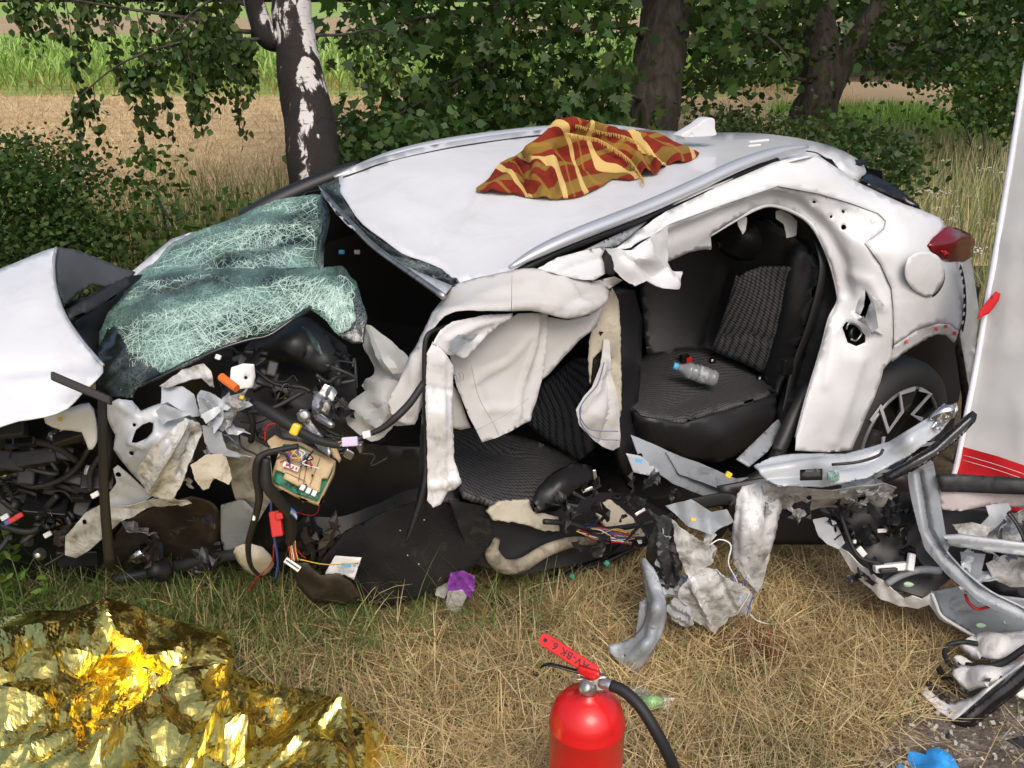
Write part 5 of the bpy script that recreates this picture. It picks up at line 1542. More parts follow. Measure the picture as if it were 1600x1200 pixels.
patch('crumpled_edge', CAR, M_torn, [(166, 796, 2.82), (200, 792, 2.80), (238, 778, 2.78), (270, 776, 2.76), (300, 786, 2.80), (282, 792, 2.80), (240, 790, 2.80), (210, 806, 2.82), (190, 812, 2.84), (168, 812, 2.84)], step=4, th=.003, jag=.8, seed=59, noise=[(.02, .05, 'fold')])
patch('bumper_bracket', CAR, M_torn, [(102, 838, 2.92), (133, 802, 2.90), (157, 788, 2.88), (196, 790, 2.88), (198, 806, 2.9), (161, 840, 2.94), (140, 858, 2.96), (119, 871, 2.98), (102, 865, 2.96)], step=5, th=.003, noise=[(.015, .08, 'fold')], seed=60, holes=[hole(133, 814, 4)])
patch('wheel_arch_liner', CAR, M_brown, [(170, 850, 3.1), (196, 812, 3.05), (245, 787, 3.0), (300, 775, 3.0), (340, 787, 3.05), (352, 810, 3.1), (342, 846, 3.18), (352, 880, 3.26), (300, 905, 3.36), (245, 912, 3.38), (170, 905, 3.34)], step=7, th=.004, noise=[(.012, .15, 'n')], seed=61, ridges=[([(340, 790), (330, 840)], .02, 8)])
patch('inner_sill', CAR, M_greym, [(345, 790, 3.0), (380, 780, 3.0), (400, 800, 3.02), (398, 830, 3.1), (375, 860, 3.15), (352, 866, 3.16), (345, 840, 3.1)], step=6, th=.004, noise=[(.006, .1, 'n')])
patch('drum_cover', CAR, M_foam, [(365, 862, 3.02), (380, 850, 3.0), (410, 855, 3.0), (428, 880, 3.05), (410, 900, 3.1), (385, 892, 3.1)], ctrl=[(398, 874, 2.98)], step=6, th=.006, curve=2)
v, f = lathe_geo([(.02, 0), (.024, .006), (.024, .05), (.018, .055)], P(210, 872, 3.1), P(228, 858, 3.08) - P(210, 872, 3.1), 18)
raw('damper_sleeve', v, f, mat_plain('polished_steel', (.6, .6, .6), .12, metal=1), CAR, True)
v, f = lathe_geo([(.018, 0), (.018, .07)], P(196, 884, 3.12), P(228, 858, 3.08) - P(210, 872, 3.1), 14)
raw('damper', v, f, M_blackg, CAR, True)
tube('drive_shaft', CAR, M_dkgrey, [P(*t) for t in ((180, 905, 3.2), (250, 890, 3.2), (330, 872, 3.15), (400, 862, 3.1))], .018, seg=10)
v, f = lathe_geo([(.012, 0), (.034, .012), (.038, .03), (.024, .05), (.024, .07)], P(262, 893, 3.15), P(240, 890, 3.1) - P(262, 893, 3.15), 16)
raw('drive_shaft_boot', v, f, M_rubber, CAR, True)

# fuse box with open circuit board
fb = patch('fuse_box', CAR, M_tanp, [(425, 757, 2.66), (428, 735, 2.66), (440, 690, 2.70), (470, 695, 2.72), (525, 724, 2.70), (522, 740, 2.68), (498, 790, 2.64), (460, 775, 2.64)], step=8, th=.028)
patch('circuit_board', fb, M_pcb, [(427, 752, 2.635), (430, 738, 2.64), (442, 694, 2.675), (470, 697, 2.69), (521, 725, 2.675), (519, 738, 2.665), (496, 783, 2.615), (460, 770, 2.615)], step=7, th=.006)
patch('relay_cover', fb, M_tanp, [(432, 722, 2.625), (445, 706, 2.64), (467, 700, 2.66), (523, 724, 2.655), (512, 748, 2.635), (503, 748, 2.63), (499, 770, 2.61), (481, 762, 2.61), (478, 756, 2.613), (466, 760, 2.605), (443, 748, 2.605), (446, 740, 2.61), (430, 734, 2.62)], step=6, th=.012, holes=[[(486, 742), (489, 741), (490, 746), (487, 747)]])
for pts in ([(476, 706, 2.645), (466, 752, 2.60)], [(483, 709, 2.645), (474, 756, 2.60)], [(500, 716, 2.645), (484, 758, 2.60)], [(446, 738, 2.605), (478, 752, 2.60)]):
    tube('cover_groove', fb, mat_plain('groove_brown', (.24, .16, .08), .6), [P(*t) for t in pts], .0012, seg=4)
for x, y in ((473, 762), (482, 767), (491, 771)):
    pbox('fuse', fb, M_whitep, x, y, 2.60, .013, .016, .012, 25, 0, -20, .002)
for x, y in ((447, 757), (454, 759), (463, 763)):
    pbox('chip', fb, M_black, x, y, 2.605, .008, .006, .004, 20, bevel=0)
sk = pbox('relay_socket', fb, M_whitep, 455, 729, 2.60, .045, .014, .012, 22, bevel=.002)
for k in range(4):
    pbox('socket_pin', sk, M_redp, 448 + k * 5, 726 + k * 2, 2.592, .004, .007, .006, 22, bevel=0)
patch('broken_housing', CAR, M_tanp, [(418, 690, 2.72), (430, 680, 2.72), (445, 690, 2.72), (440, 702, 2.70), (424, 704, 2.70)], step=5, th=.006, noise=[(.004, .04, 'fold')])
patch('steering_shaft_plate', CAR, M_tanp, [(515, 697, 2.72), (524, 700, 2.72), (533, 718, 2.70), (530, 723, 2.70), (520, 714, 2.70)], step=5, th=.02)
for k, (x, y) in enumerate(((536, 712), (545, 708), (553, 702), (560, 698))):
    pbox('linkage_joint', CAR, M_steel if k % 2 else M_blackg, x, y, 2.76, .03, .028, .025, 30 * k, 20, 10, .005)

# pedal bracket, steering knuckle
pb_ = patch('pedal_bracket', CAR, M_steel, [(463, 648, 2.70), (470, 640, 2.70), (480, 640, 2.70), (486, 658, 2.70), (500, 676, 2.68), (512, 694, 2.66), (518, 706, 2.65), (515, 714, 2.65), (500, 704, 2.66), (492, 695, 2.67), (484, 676, 2.69)], step=4, th=.006, holes=[hole(497, 683, 2.5)], noise=[(.003, .05, 'n')])
patch('crushed_steel', CAR, M_steel, [(486, 648, 2.72), (492, 630, 2.74), (498, 612, 2.74), (508, 600, 2.74), (522, 606, 2.74), (527, 614, 2.74), (518, 626, 2.72), (513, 647, 2.70), (500, 640, 2.70), (494, 650, 2.70)], step=3.5, th=.004, jag=.6, seed=62, noise=[(.03, .04, 'fold')])
tube('bolt_shaft', CAR, M_steel, [P(495, 650, 2.68), P(508, 658, 2.66), P(518, 664, 2.65), P(523, 667, 2.65)], [.011, .011, .010, .002], seg=10)
v, f = lathe_geo([(.006, 0), (.018, .003), (.018, .016), (.008, .018)], P(476, 650, 2.69), -DV, 16)
raw('pivot', v, f, M_steel, CAR, True)

# wiring looms
def loom(pts, r_, mt=M_rubber, name='wiring_loom', seg=8):
    return tube(name, CAR, mt, [P(*t) for t in pts], r_, seg=seg)
lm = loom([(400, 632, 2.66), (414, 640, 2.64), (440, 656, 2.62), (466, 673, 2.60), (497, 688, 2.58), (529, 695, 2.57), (546, 692, 2.57), (574, 680, 2.58), (599, 668, 2.58), (622, 649, 2.58), (642, 628, 2.60), (662, 598, 2.62)], [.012, .016, .017, .014, .012, .011, .008, .007, .009, .011, .011, .010])
pbox('tape_band', lm, M_yellow, 462, 671, 2.585, .024, .032, .030, 25, bevel=.006)
pbox('connector', lm, M_lilac, 547, 690, 2.55, .042, .025, .02, -4, bevel=.003)
pbox('connector', lm, M_whitep, 573, 679, 2.56, .022, .020, .016, -12, bevel=.003)
for k, mt in enumerate((M_wirey, M_wireb, M_wirew)):
    loom([(527, 692 + 3 * k, 2.565), (533, 690 + 3 * k, 2.56), (540, 688 + 2 * k, 2.555)], .002, mt, 'wire', 4)
loom([(466, 697, 2.60), (437, 703, 2.60), (412, 710, 2.60), (402, 722, 2.60), (401, 745, 2.62), (405, 778, 2.66), (398, 812, 2.72), (388, 850, 2.82), (392, 884, 2.9), (408, 902, 2.95)], [.008, .009, .010, .011, .012, .011, .010, .009, .007, .005])
loom([(416, 716, 2.60), (415, 740, 2.61), (418, 760, 2.62), (438, 784, 2.66), (452, 802, 2.70), (455, 830, 2.76), (452, 848, 2.8)], [.011, .016, .017, .017, .018, .016, .012])
loom([(434, 706, 2.585), (446, 710, 2.585), (452, 722, 2.59)], .004)
loom([(490, 704, 2.6), (480, 716, 2.6), (478, 730, 2.6)], .003)
loom([(424, 770, 2.66), (424, 810, 2.72), (430, 850, 2.8), (434, 880, 2.88), (430, 905, 2.95)], .0035, M_wireb, 'wire', 5)
loom([(428, 850, 2.8), (424, 880, 2.88), (400, 905, 2.95), (388, 925, 3.05)], .002, M_wirer, 'wire', 5)
loom([(455, 846, 2.8), (470, 866, 2.86), (478, 872, 2.88)], .002, M_wirer, 'wire', 5)
loom([(455, 670, 2.72), (430, 662, 2.72), (416, 668, 2.72), (414, 690, 2.74)], .003, M_wirer, 'wire', 5)
loom([(460, 800, 2.74), (490, 805, 2.85), (498, 790, 2.9), (480, 782, 2.9)], .0018, M_wirer, 'wire', 5)
loom([(468, 874, 2.84), (510, 882, 2.9), (560, 880, 3.0)], .002, M_wirey, 'wire', 5)
pbox('red_fuse_block', CAR, M_redp, 432, 818, 2.70, .032, .072, .022, -8, bevel=.004)
pbox('red_fuse_lug', CAR, M_redp, 437, 806, 2.69, .022, .02, .022, -8, bevel=.004)
pbox('connector', CAR, M_whitep, 398, 805, 2.7, .008, .03, .012, 10, bevel=.002)
pbox('cable_tag', CAR, M_whitep, 457, 882, 2.82, .052, .018, .004, 35, bevel=.001)
pbox('cable_tag_stripe', CAR, M_black, 457, 882, 2.816, .046, .003, .002, 35, bevel=0)
for k, mt in enumerate((M_wirer, M_wirey, M_wirew, M_wirer, M_wirey)):
    loom([(449 + k * 3, 845, 2.79), (452 + k * 2.5, 860, 2.81), (454 + k * 3, 876, 2.82)], .002, mt, 'wire', 4)
for k, mt in enumerate((M_wireb, M_blue, M_wirey, M_wireb)):
    loom([(452, 792 + 3 * k, 2.68), (460, 798 + 3 * k, 2.67), (464, 806 + 2 * k, 2.67)], .0025, mt, 'wire', 4)
rs = np.random.RandomState(5)
for k in range(14):
    mt = (M_wirer, M_wireb, M_wirew, M_rubber, M_wirey)[k % 5]
    a = (456 + rs.uniform(-6, 34), 704 + rs.uniform(-5, 14), 2.60)
    loom([a, (a[0] + rs.uniform(-12, 12), a[1] + rs.uniform(2, 14), 2.59), (a[0] + rs.uniform(-14, 18), a[1] + rs.uniform(10, 26), 2.60)], .0018, mt, 'wire', 4)
# floor carpet spilling out, torn floor bracket
patch('floor_carpet', CAR, M_carpet, [(500, 880, 3.05), (540, 830, 3.1), (600, 800, 3.15), (660, 780, 3.18), (720, 790, 3.15), (765, 812, 3.12), (772, 840, 3.12), (745, 880, 3.15), (705, 905, 3.18), (650, 935, 3.2), (600, 948, 3.22), (540, 930, 3.2), (505, 905, 3.12)],
      step=9, th=.01, noise=[(.012, .15, 'n'), (.004, .06, 'fold')], seed=63, ridges=[([(560, 840), (700, 900)], .008, 6), ([(520, 880), (640, 930)], -.008, 8)])
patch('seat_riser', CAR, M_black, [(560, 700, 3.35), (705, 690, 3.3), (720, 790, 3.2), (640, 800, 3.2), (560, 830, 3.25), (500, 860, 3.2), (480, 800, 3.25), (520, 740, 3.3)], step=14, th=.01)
patch('heat_shield', CAR, M_brown, [(455, 880, 3.0), (480, 880, 3.0), (500, 900, 3.02), (530, 898, 3.02), (548, 908, 3.05), (565, 930, 3.1), (540, 945, 3.15), (490, 940, 3.15), (465, 915, 3.1)], step=6, th=.005, noise=[(.015, .08, 'n')], jag=.6)
# ================================================================== torn sill, centre pillar stump and door ring
patch('seat_foam_scrap', CAR, M_foam, [L(760, 797, .66), L(781, 783, .66), L(823, 780, .66), L(830, 800, .67), L(858, 804, .68), L(868, 806, .68), L(870, 829, .70), L(847, 829, .70), L(816, 818, .69), L(770, 812, .67)], step=4, th=.02, noise=[(.008, .05, 'n')], jag=1, seed=70)
patch('seat_foam_scrap', CAR, M_foam, [L(935, 787, .66), L(952, 780, .66), L(984, 808, .68), L(1005, 836, .70), L(991, 853, .72), L(960, 840, .71), L(945, 825, .70), L(932, 804, .68)], step=4, th=.02, noise=[(.006, .05, 'n')], jag=1, seed=71)
tube('foam_hose', CAR, mat_plain('dirty_foam', (.30, .27, .20), .85, var=.3, dirt=(.08, .065, .045), dirtamt=.7, dscale=14, bump=.4), [W(t) for t in (L(775, 842, .64), L(768, 862, .66), L(785, 884, .68), L(815, 883, .70), L(850, 862, .70), L(890, 848, .70), L(930, 846, .70))], [.016, .026, .028, .028, .026, .022, .012], seg=12, flat=.75)
patch('sill_inner', CAR, M_black, [L(700, 780, .60), L(760, 790, .62), L(870, 800, .66), L(930, 770, .64), L(985, 770, .60), L(1040, 800, .62), L(1010, 850, .70), L(900, 880, .70), L(800, 900, .68), L(740, 880, .64)], step=10, th=.01, noise=[(.02, .1, 'fold')], seed=72)
patch('sill_beam', CAR, M_greym, [L(985, 680, .62), L(1010, 690, .66), L(1060, 712, .70), L(1120, 745, .74), L(1160, 770, .76), L(1150, 790, .78), L(1100, 775, .76), L(1050, 755, .74), L(1000, 720, .70)], step=6, th=.005, noise=[(.008, .1, 'fold')], seed=73, holes=[hole(1000, 712, 4)])
patch('sill_plate', CAR, M_inner, [L(978, 708, .71), L(1000, 712, .72), L(1030, 735, .74), L(1024, 745, .75), L(990, 738, .73)], step=4, th=.003, holes=[hole(1017, 725, 3.5)])
pbox('sticker', CAR, M_blue, 998, 720, 3.15, .022, .012, .003, 15, bevel=0)
patch('sill_trim', CAR, M_greym, [L(1040, 706, .70), L(1090, 722, .74), L(1150, 748, .78), L(1180, 745, .80), L(1170, 775, .80), L(1120, 762, .78), L(1060, 740, .74)], step=6, th=.005, noise=[(.006, .08, 'fold')], seed=74)
pbox('connector', CAR, M_yellow, 1138, 742, 3.05, .02, .02, .018, 30, bevel=.004)
tube('sill_pipe', CAR, M_black, [W(t) for t in (L(1222, 690, .74), L(1210, 720, .78), L(1190, 745, .80), L(1150, 765, .78))], .03, seg=10)
patch('pillar_base_plate', CAR, M_greym, [L(1150, 718, .74), L(1215, 655, .66), L(1225, 665, .68), L(1200, 705, .76), L(1170, 730, .78)], step=6, th=.004)
tube('pillar_damper', CAR, M_dkgrey, [W(t) for t in (L(1265, 600, .72), L(1240, 650, .74), L(1222, 690, .76), L(1214, 706, .77))], [.02, .028, .03, .022], seg=10)
rs = np.random.RandomState(8)
for k in range(16):
    mt = (M_wirer, M_wireb, M_wirew, M_wirey, M_rubber)[k % 5]
    y0 = 835 + rs.uniform(-8, 8)
    tube('wire', CAR, mt, [W(L(905 + rs.uniform(-10, 10), y0 - 4, .76)), W(L(935, y0 + rs.uniform(-10, 10), .78)), W(L(965, y0 + 6 + rs.uniform(-8, 8), .78)), W(L(998, y0 + 12 + rs.uniform(-6, 6), .78))], .0022, seg=4)
tube('wiring_loom', CAR, M_rubber, [W(L(x, y, l_)) for x, y, l_ in ((850, 815, .74), (890, 818, .75), (930, 828, .77), (1000, 820, .76), (1050, 805, .76))], .010, seg=8)
for x, y, a, sx in ((905, 775, 30, .05), (918, 765, -20, .04), (895, 790, 10, .04), (985, 790, 40, .05), (1000, 800, -30, .04), (955, 770, 60, .03), (930, 745, 80, .05)):
    pbox('seat_rail_part', CAR, M_blackg if x % 2 else M_steel, x, y, 3.12, sx, .012, .012, a, 10, 0, .003)

# centre pillar stump, dragged outward
bp_ = patch('pillar_stump', CAR, M_scrape2, [(1152, 772, 3.02), (1160, 760, 3.02), (1190, 752, 3.04), (1216, 760, 3.06), (1222, 785, 3.06), (1212, 830, 3.08), (1200, 880, 3.12), (1190, 920, 3.16), (1180, 926, 3.16), (1160, 900, 3.12), (1146, 880, 3.10), (1143, 840, 3.06), (1148, 800, 3.03)],
      ctrl=[(1180, 830, 2.98)], step=5, th=.004, noise=[(.006, .08, 'n'), (.005, .04, 'fold')], seed=75, jag=.6, ridges=[([(1165, 770), (1160, 880)], .012, 5), ([(1205, 780), (1188, 890)], -.012, 5)])
patch('stump_seat_mount', CAR, M_torn, [(1146, 880, 3.08), (1172, 860, 3.06), (1200, 850, 3.08), (1196, 890, 3.12), (1184, 926, 3.14), (1165, 905, 3.12)], step=4, th=.003, noise=[(.012, .05, 'fold')], seed=76, jag=.8)
patch('torn_sill_end', CAR, M_scrape, [(1058, 925, 3.02), (1075, 905, 3.0), (1098, 890, 2.98), (1116, 890, 2.98), (1137, 906, 2.98), (1155, 912, 3.0), (1178, 928, 3.04), (1172, 956, 3.08), (1140, 966, 3.1), (1117, 990, 3.12), (1100, 978, 3.1), (1078, 966, 3.08), (1062, 950, 3.06)],
      ctrl=[(1115, 935, 3.02)], step=3.6, th=.003, jag=1.6, seed=77, noise=[(.022, .09, 'fold'), (.008, .035, 'fold')], ridges=[([(1080, 910), (1100, 950), (1110, 980)], .02, 6, 's'), ([(1120, 895), (1150, 955)], -.016, 6, 's')])
patch('torn_sill_fold', CAR, M_dkgrey, [(1008, 880, 3.08), (1012, 850, 3.06), (1022, 822, 3.04), (1034, 804, 3.03), (1050, 810, 3.02), (1062, 830, 3.02), (1070, 856, 3.02), (1066, 890, 3.03), (1058, 915, 3.05), (1036, 930, 3.07), (1022, 905, 3.08)], ctrl=[(1040, 860, 2.98)], step=3.6, th=.003, jag=1.2, seed=78, noise=[(.03, .08, 'fold'), (.01, .03, 'fold')],
      ridges=[([(1030, 815), (1036, 870), (1044, 920)], .025, 5, 's'), ([(1052, 830), (1050, 900)], -.02, 5, 's')])
patch('torn_sill_fold', CAR, M_torn, [(1050, 812, 3.0), (1066, 826, 2.98), (1090, 842, 2.97), (1110, 858, 2.97), (1115, 876, 2.98), (1096, 892, 2.99), (1076, 902, 3.0), (1064, 880, 3.0), (1056, 850, 3.0)], step=3.6, th=.003, jag=1.4, seed=79, noise=[(.022, .07, 'fold'), (.006, .03, 'fold')])
patch('torn_sill_fold', CAR, M_inner, [(1056, 930, 3.04), (1072, 945, 3.03), (1086, 975, 3.05), (1070, 978, 3.1), (1052, 972, 3.1), (1040, 950, 3.08)], step=3.6, th=.003, jag=1.2, seed=178, noise=[(.02, .06, 'fold')])
patch('sill_sheet', CAR, M_greym, [(1040, 790, 3.05), (1080, 780, 3.02), (1112, 800, 3.02), (1135, 795, 3.02), (1146, 815, 3.03), (1110, 835, 3.02), (1075, 822, 3.03)], step=5, th=.003, seed=80, noise=[(.02, .08, 'fold')])
patch('hanging_sill_strip', CAR, M_greym, [(1002, 872, 3.02), (1016, 880, 3.0), (1028, 900, 2.98), (1040, 940, 2.96), (1040, 968, 2.96), (1030, 1000, 2.96), (1012, 1030, 2.97), (992, 1048, 2.98), (966, 1034, 2.99), (949, 1010, 3.0), (972, 1004, 3.0), (990, 994, 3.0), (1004, 976, 3.0), (1012, 946, 3.0), (1006, 912, 3.02)],
      ctrl=[(1026, 950, 2.92), (1008, 1010, 2.93)], step=4, th=.004, curve=2, seed=81, noise=[(.004, .08, 'n')], holes=[hole(976, 1024, 1.8)], ridges=[([(1012, 885), (1028, 940), (1016, 1000), (985, 1030)], .016, 6)])
patch('strip_liner', CAR, M_inner, [(1000, 940, 3.04), (1008, 945, 3.03), (1010, 975, 3.03), (1000, 992, 3.05), (994, 990, 3.06)], step=4, th=.003)
tube('loose_wire', CAR, M_wirew, [P(*t) for t in ((1108, 852, 3.0), (1125, 843, 3.0), (1142, 852, 3.0), (1138, 880, 3.0), (1150, 905, 3.02), (1165, 945, 3.06), (1180, 968, 3.12), (1205, 975, 3.2), (1228, 972, 3.24))], .0025, seg=5)
rs = np.random.RandomState(9)
for k in range(12):
    x, y = 1150 + rs.uniform(-8, 16), 905 + rs.uniform(-14, 28)
    tube('loose_wire', CAR, (M_blue, M_wireb, M_wirew)[k % 3], [P(x, y, 3.05), P(x + rs.uniform(-14, 14), y + rs.uniform(-4, 18), 3.03), P(x + rs.uniform(-14, 18), y + rs.uniform(8, 36), 3.06)], .0018, seg=4)
pbox('connector', CAR, M_yellow, 1083, 812, 2.98, .016, .010, .008, 10, bevel=.002)
# seat belt web trailing out over the straw
def strap(name, pts, w_, mt, parent=CAR, up=(0, 0, 1)):
    return tube(name, parent, mt, [W(t) for t in pts], w_, seg=8, flat=.10, up=up)
strap('seat_belt_web', [L(1075, 790, .80), L(1130, 780, .86), L(1148, 790, .90), L(1125, 830, .86), L(1100, 860, .8)], .024, M_rubber, up=(.3, -.8, .3))

# door ring dragged out at the rear
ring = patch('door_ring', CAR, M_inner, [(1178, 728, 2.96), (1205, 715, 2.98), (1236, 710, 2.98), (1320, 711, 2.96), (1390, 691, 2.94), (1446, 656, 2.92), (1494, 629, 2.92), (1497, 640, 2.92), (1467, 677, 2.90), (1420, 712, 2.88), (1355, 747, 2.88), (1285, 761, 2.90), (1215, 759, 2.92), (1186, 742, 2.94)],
      ctrl=[(1300, 738, 2.86), (1420, 690, 2.86)], step=3.2, th=.006, noise=[(.003, .12, 'n'), (.003, .07, 'fold')], seed=82, ridges=[([(1185, 738), (1260, 726), (1330, 722), (1400, 702), (1470, 655)], .014, 6), ([(1200, 748), (1280, 742), (1360, 722), (1440, 678)], -.008, 4)])
patch('ring_label', ring, M_black, [(1250, 734, 2.845), (1285, 732, 2.84), (1285, 750, 2.84), (1250, 751, 2.845)], step=6, th=.003)
v, f = lathe_geo([(.020, 0), (.020, .008), (.012, .012)], P(1301, 744, 2.83), -DV, 6)
raw('ring_bolt', v, f, M_glass, ring)
tube('ring_cut_end', ring, mat_plain('bright_torn_metal', (.7, .7, .7), .15, metal=1), [P(*t) for t in ((1452, 655, 2.90), (1470, 644, 2.89), (1484, 640, 2.89), (1492, 632, 2.89))], [.006, .016, .018, .004], seg=7)
patch('ring_torn_tab', ring, M_steel, [(1455, 668, 2.88), (1468, 650, 2.88), (1480, 640, 2.88), (1495, 628, 2.88), (1492, 650, 2.88), (1478, 660, 2.87), (1468, 672, 2.87)], step=3.5, th=.003, jag=1.2, noise=[(.02, .03, 'fold')], seed=83, smooth=False)
tube('ring_cable', ring, M_black, [P(*t) for t in ((1300, 726, 2.85), (1340, 722, 2.85), (1372, 712, 2.84), (1380, 702, 2.84))], .005, seg=6)
patch('sill_trim_strip', CAR, M_blackg, [(1370, 748, 2.90), (1415, 725, 2.88), (1460, 694, 2.88), (1500, 660, 2.88), (1519, 642, 2.88), (1526, 648, 2.88), (1524, 656, 2.87), (1509, 675, 2.86), (1480, 700, 2.86), (1442, 727, 2.86), (1392, 752, 2.88)], step=2.6, th=.008, noise=[(.002, .2, 'n')], ridges=[([(1390, 745), (1460, 705), (1515, 655)], .012, 6)])
patch('under_ring_metal', CAR, M_torn, [(1190, 755, 3.0), (1240, 765, 2.98), (1300, 768, 2.96), (1370, 755, 2.96), (1400, 760, 3.0), (1380, 790, 3.1), (1300, 790, 3.12), (1240, 800, 3.14), (1205, 790, 3.1)], step=6, th=.004, noise=[(.03, .1, 'fold')], seed=84, holes=[hole(1264, 778, 5)])
patch('underbody_shade', CAR, M_black, [(1120, 760, 3.4), (1230, 740, 3.4), (1420, 740, 3.4), (1440, 800, 3.45), (1300, 850, 3.5), (1210, 850, 3.5), (1140, 830, 3.45)], step=14, th=.01)  # black sheet put in as the shade under the rear body
# ================================================================== detached doors at the right
DOOR = tag(empty('detached_door', P(1450, 900, 3.1)), 'wrecked grey and white car door lying on the ground under the rear wheel', 'car door', 'torn off car doors')
patch('door_cavity', DOOR, M_black, [(1285, 800, 3.22), (1340, 785, 3.2), (1425, 768, 3.15), (1440, 850, 3.15), (1485, 905, 3.1), (1445, 935, 3.1), (1376, 915, 3.15), (1320, 860, 3.2)], step=9, th=.02, noise=[(.03, .1, 'fold')], seed=100)
patch('latch_panel', DOOR, M_inner, [(1270, 812, 3.12), (1290, 808, 3.12), (1306, 815, 3.12), (1320, 848, 3.14), (1310, 858, 3.14), (1292, 850, 3.14), (1278, 836, 3.13)], step=4, th=.004, noise=[(.006, .05, 'fold')], seed=101, holes=[[(1302, 823), (1306, 822), (1308, 831), (1304, 832)]])
patch('outer_skin', DOOR, M_paintd, [(1310, 855, 3.16), (1324, 862, 3.14), (1345, 882, 3.12), (1376, 905, 3.10), (1400, 924, 3.10), (1412, 936, 3.1), (1425, 930, 3.08), (1440, 936, 3.07), (1456, 926, 3.06), (1462, 940, 3.06), (1470, 962, 3.08), (1500, 982, 3.1), (1530, 997, 3.12), (1530, 1001, 3.13), (1468, 966, 3.1), (1452, 944, 3.09), (1435, 950, 3.12), (1405, 946, 3.13), (1376, 935, 3.14), (1345, 905, 3.16), (1330, 892, 3.16)],
      step=4, th=.004, noise=[(.008, .06, 'fold')], seed=102)
patch('inner_panel', DOOR, M_greym, [(1404, 918, 3.14), (1440, 918, 3.12), (1458, 924, 3.08), (1500, 915, 3.05), (1560, 930, 3.0), (1640, 940, 2.95), (1680, 990, 2.95), (1600, 988, 3.0), (1560, 998, 3.05), (1530, 997, 3.08), (1500, 980, 3.09), (1470, 960, 3.09), (1456, 930, 3.10), (1436, 942, 3.12)], step=7, th=.004, noise=[(.006, .1, 'n')], seed=103)
tube('skin_edge', DOOR, M_paint, [P(*t) for t in ((1456, 927, 3.06), (1462, 942, 3.06), (1471, 962, 3.07), (1500, 981, 3.08), (1530, 997, 3.07), (1562, 998, 3.04), (1600, 988, 2.98), (1660, 988, 2.95))], .006, seg=6)
for x, y in ((1533, 977), (1575, 972), (1420, 913)):
    patch('putty_spot', DOOR, mat_plain('pale_green_putty', (.35, .50, .33), .6), [(x - 8, y - 2, 3.02), (x, y - 4, 3.02), (x + 8, y, 3.02), (x + 2, y + 4, 3.02), (x - 6, y + 3, 3.02)], step=4, th=.006, curve=2)
tube('window_regulator', DOOR, M_greym, [P(*t) for t in ((1385, 912, 3.1), (1410, 898, 3.08), (1440, 890, 3.06), (1470, 892, 3.06))], .012, seg=8)
rg = pbox('regulator_motor', DOOR, M_whitep, 1395, 886, 3.06, .12, .024, .03, -6, bevel=.004)
pbox('motor_arm', rg, M_black, 1388, 891, 3.03, .055, .014, .02, -4, bevel=.003)
pbox('motor_bracket', rg, M_whitep, 1423, 878, 3.04, .022, .055, .02, 8, bevel=.004)
pbox('barcode_label', DOOR, M_wirew, 1382, 829, 3.12, .045, .012, .003, -3, bevel=0)
pbox('clip', DOOR, M_wirew, 1346, 862, 3.12, .02, .035, .01, -40, bevel=.002)
pbox('clip', DOOR, M_wirew, 1335, 846, 3.12, .01, .012, .01, 0, bevel=.001)
tube('door_cable', DOOR, M_rubber, [P(*t) for t in ((1312, 800, 3.1), (1330, 850, 3.08), (1345, 872, 3.06), (1380, 882, 3.06))], .006, seg=6)
tube('door_wire', DOOR, M_wirer, [P(*t) for t in ((1508, 928, 2.98), (1514, 942, 2.97), (1528, 952, 2.96), (1545, 948, 2.96))], .005, seg=6)
pbox('speaker_mount', DOOR, M_blackg, 1556, 944, 2.95, .04, .03, .03, 20, bevel=.006)
pbox('connector', DOOR, M_yellow, 1512, 896, 3.0, .012, .010, .01, 40, bevel=.002)

FRM = tag(empty('bent_door_frame', P(1500, 900, 2.95)), 'bent grey metal window frame of a door leaning at the right', 'door frame', 'torn off car doors')
patch('post', FRM, M_greym, [(1418, 742, 3.02), (1434, 732, 3.0), (1452, 718, 2.98), (1458, 722, 2.98), (1466, 765, 2.96), (1478, 836, 2.94), (1486, 846, 2.92), (1480, 862, 2.92), (1500, 888, 2.92), (1548, 926, 2.9), (1600, 952, 2.86), (1660, 975, 2.84), (1660, 990, 2.84), (1600, 972, 2.88), (1530, 940, 2.92), (1478, 895, 2.95), (1446, 858, 2.97), (1434, 820, 2.98), (1424, 780, 3.0)],
      step=3, th=.005, noise=[(.0015, .2, 'n'), (.006, .09, 'fold')], seed=105, sharp=40, ridges=[([(1436, 740), (1452, 830), (1475, 870), (1530, 922), (1620, 968)], -.022, 8, 's')], holes=[hole(1480, 872, 3), hole(1584, 950, 3)])
patch('cross_bar', FRM, M_inner, [(1474, 838, 2.90), (1500, 836, 2.88), (1600, 848, 2.82), (1660, 852, 2.8), (1660, 880, 2.8), (1600, 868, 2.83), (1520, 858, 2.88), (1484, 852, 2.91)], step=6, th=.014, noise=[(.002, .1, 'n')], ridges=[([(1480, 848), (1600, 860), (1660, 864)], -.008, 4)])
patch('mounting_plate', FRM, M_greym, [(1500, 862, 2.96), (1540, 866, 2.94), (1530, 905, 2.96), (1508, 905, 2.97)], step=6, th=.004, noise=[(.006, .05, 'fold')], seed=106)
patch('hinge_plate', FRM, M_torn, [(1540, 880, 2.95), (1570, 868, 2.93), (1610, 872, 2.9), (1620, 915, 2.9), (1580, 918, 2.94), (1552, 905, 2.95)], step=5, th=.004, noise=[(.02, .06, 'fold')], seed=107)
patch('frame_shade', FRM, M_black, [(1440, 780, 3.1), (1600, 800, 3.0), (1680, 820, 2.95), (1680, 960, 2.95), (1560, 930, 3.02), (1480, 880, 3.06)], step=12, th=.006)  # black sheet set behind the frame as its shaded depth
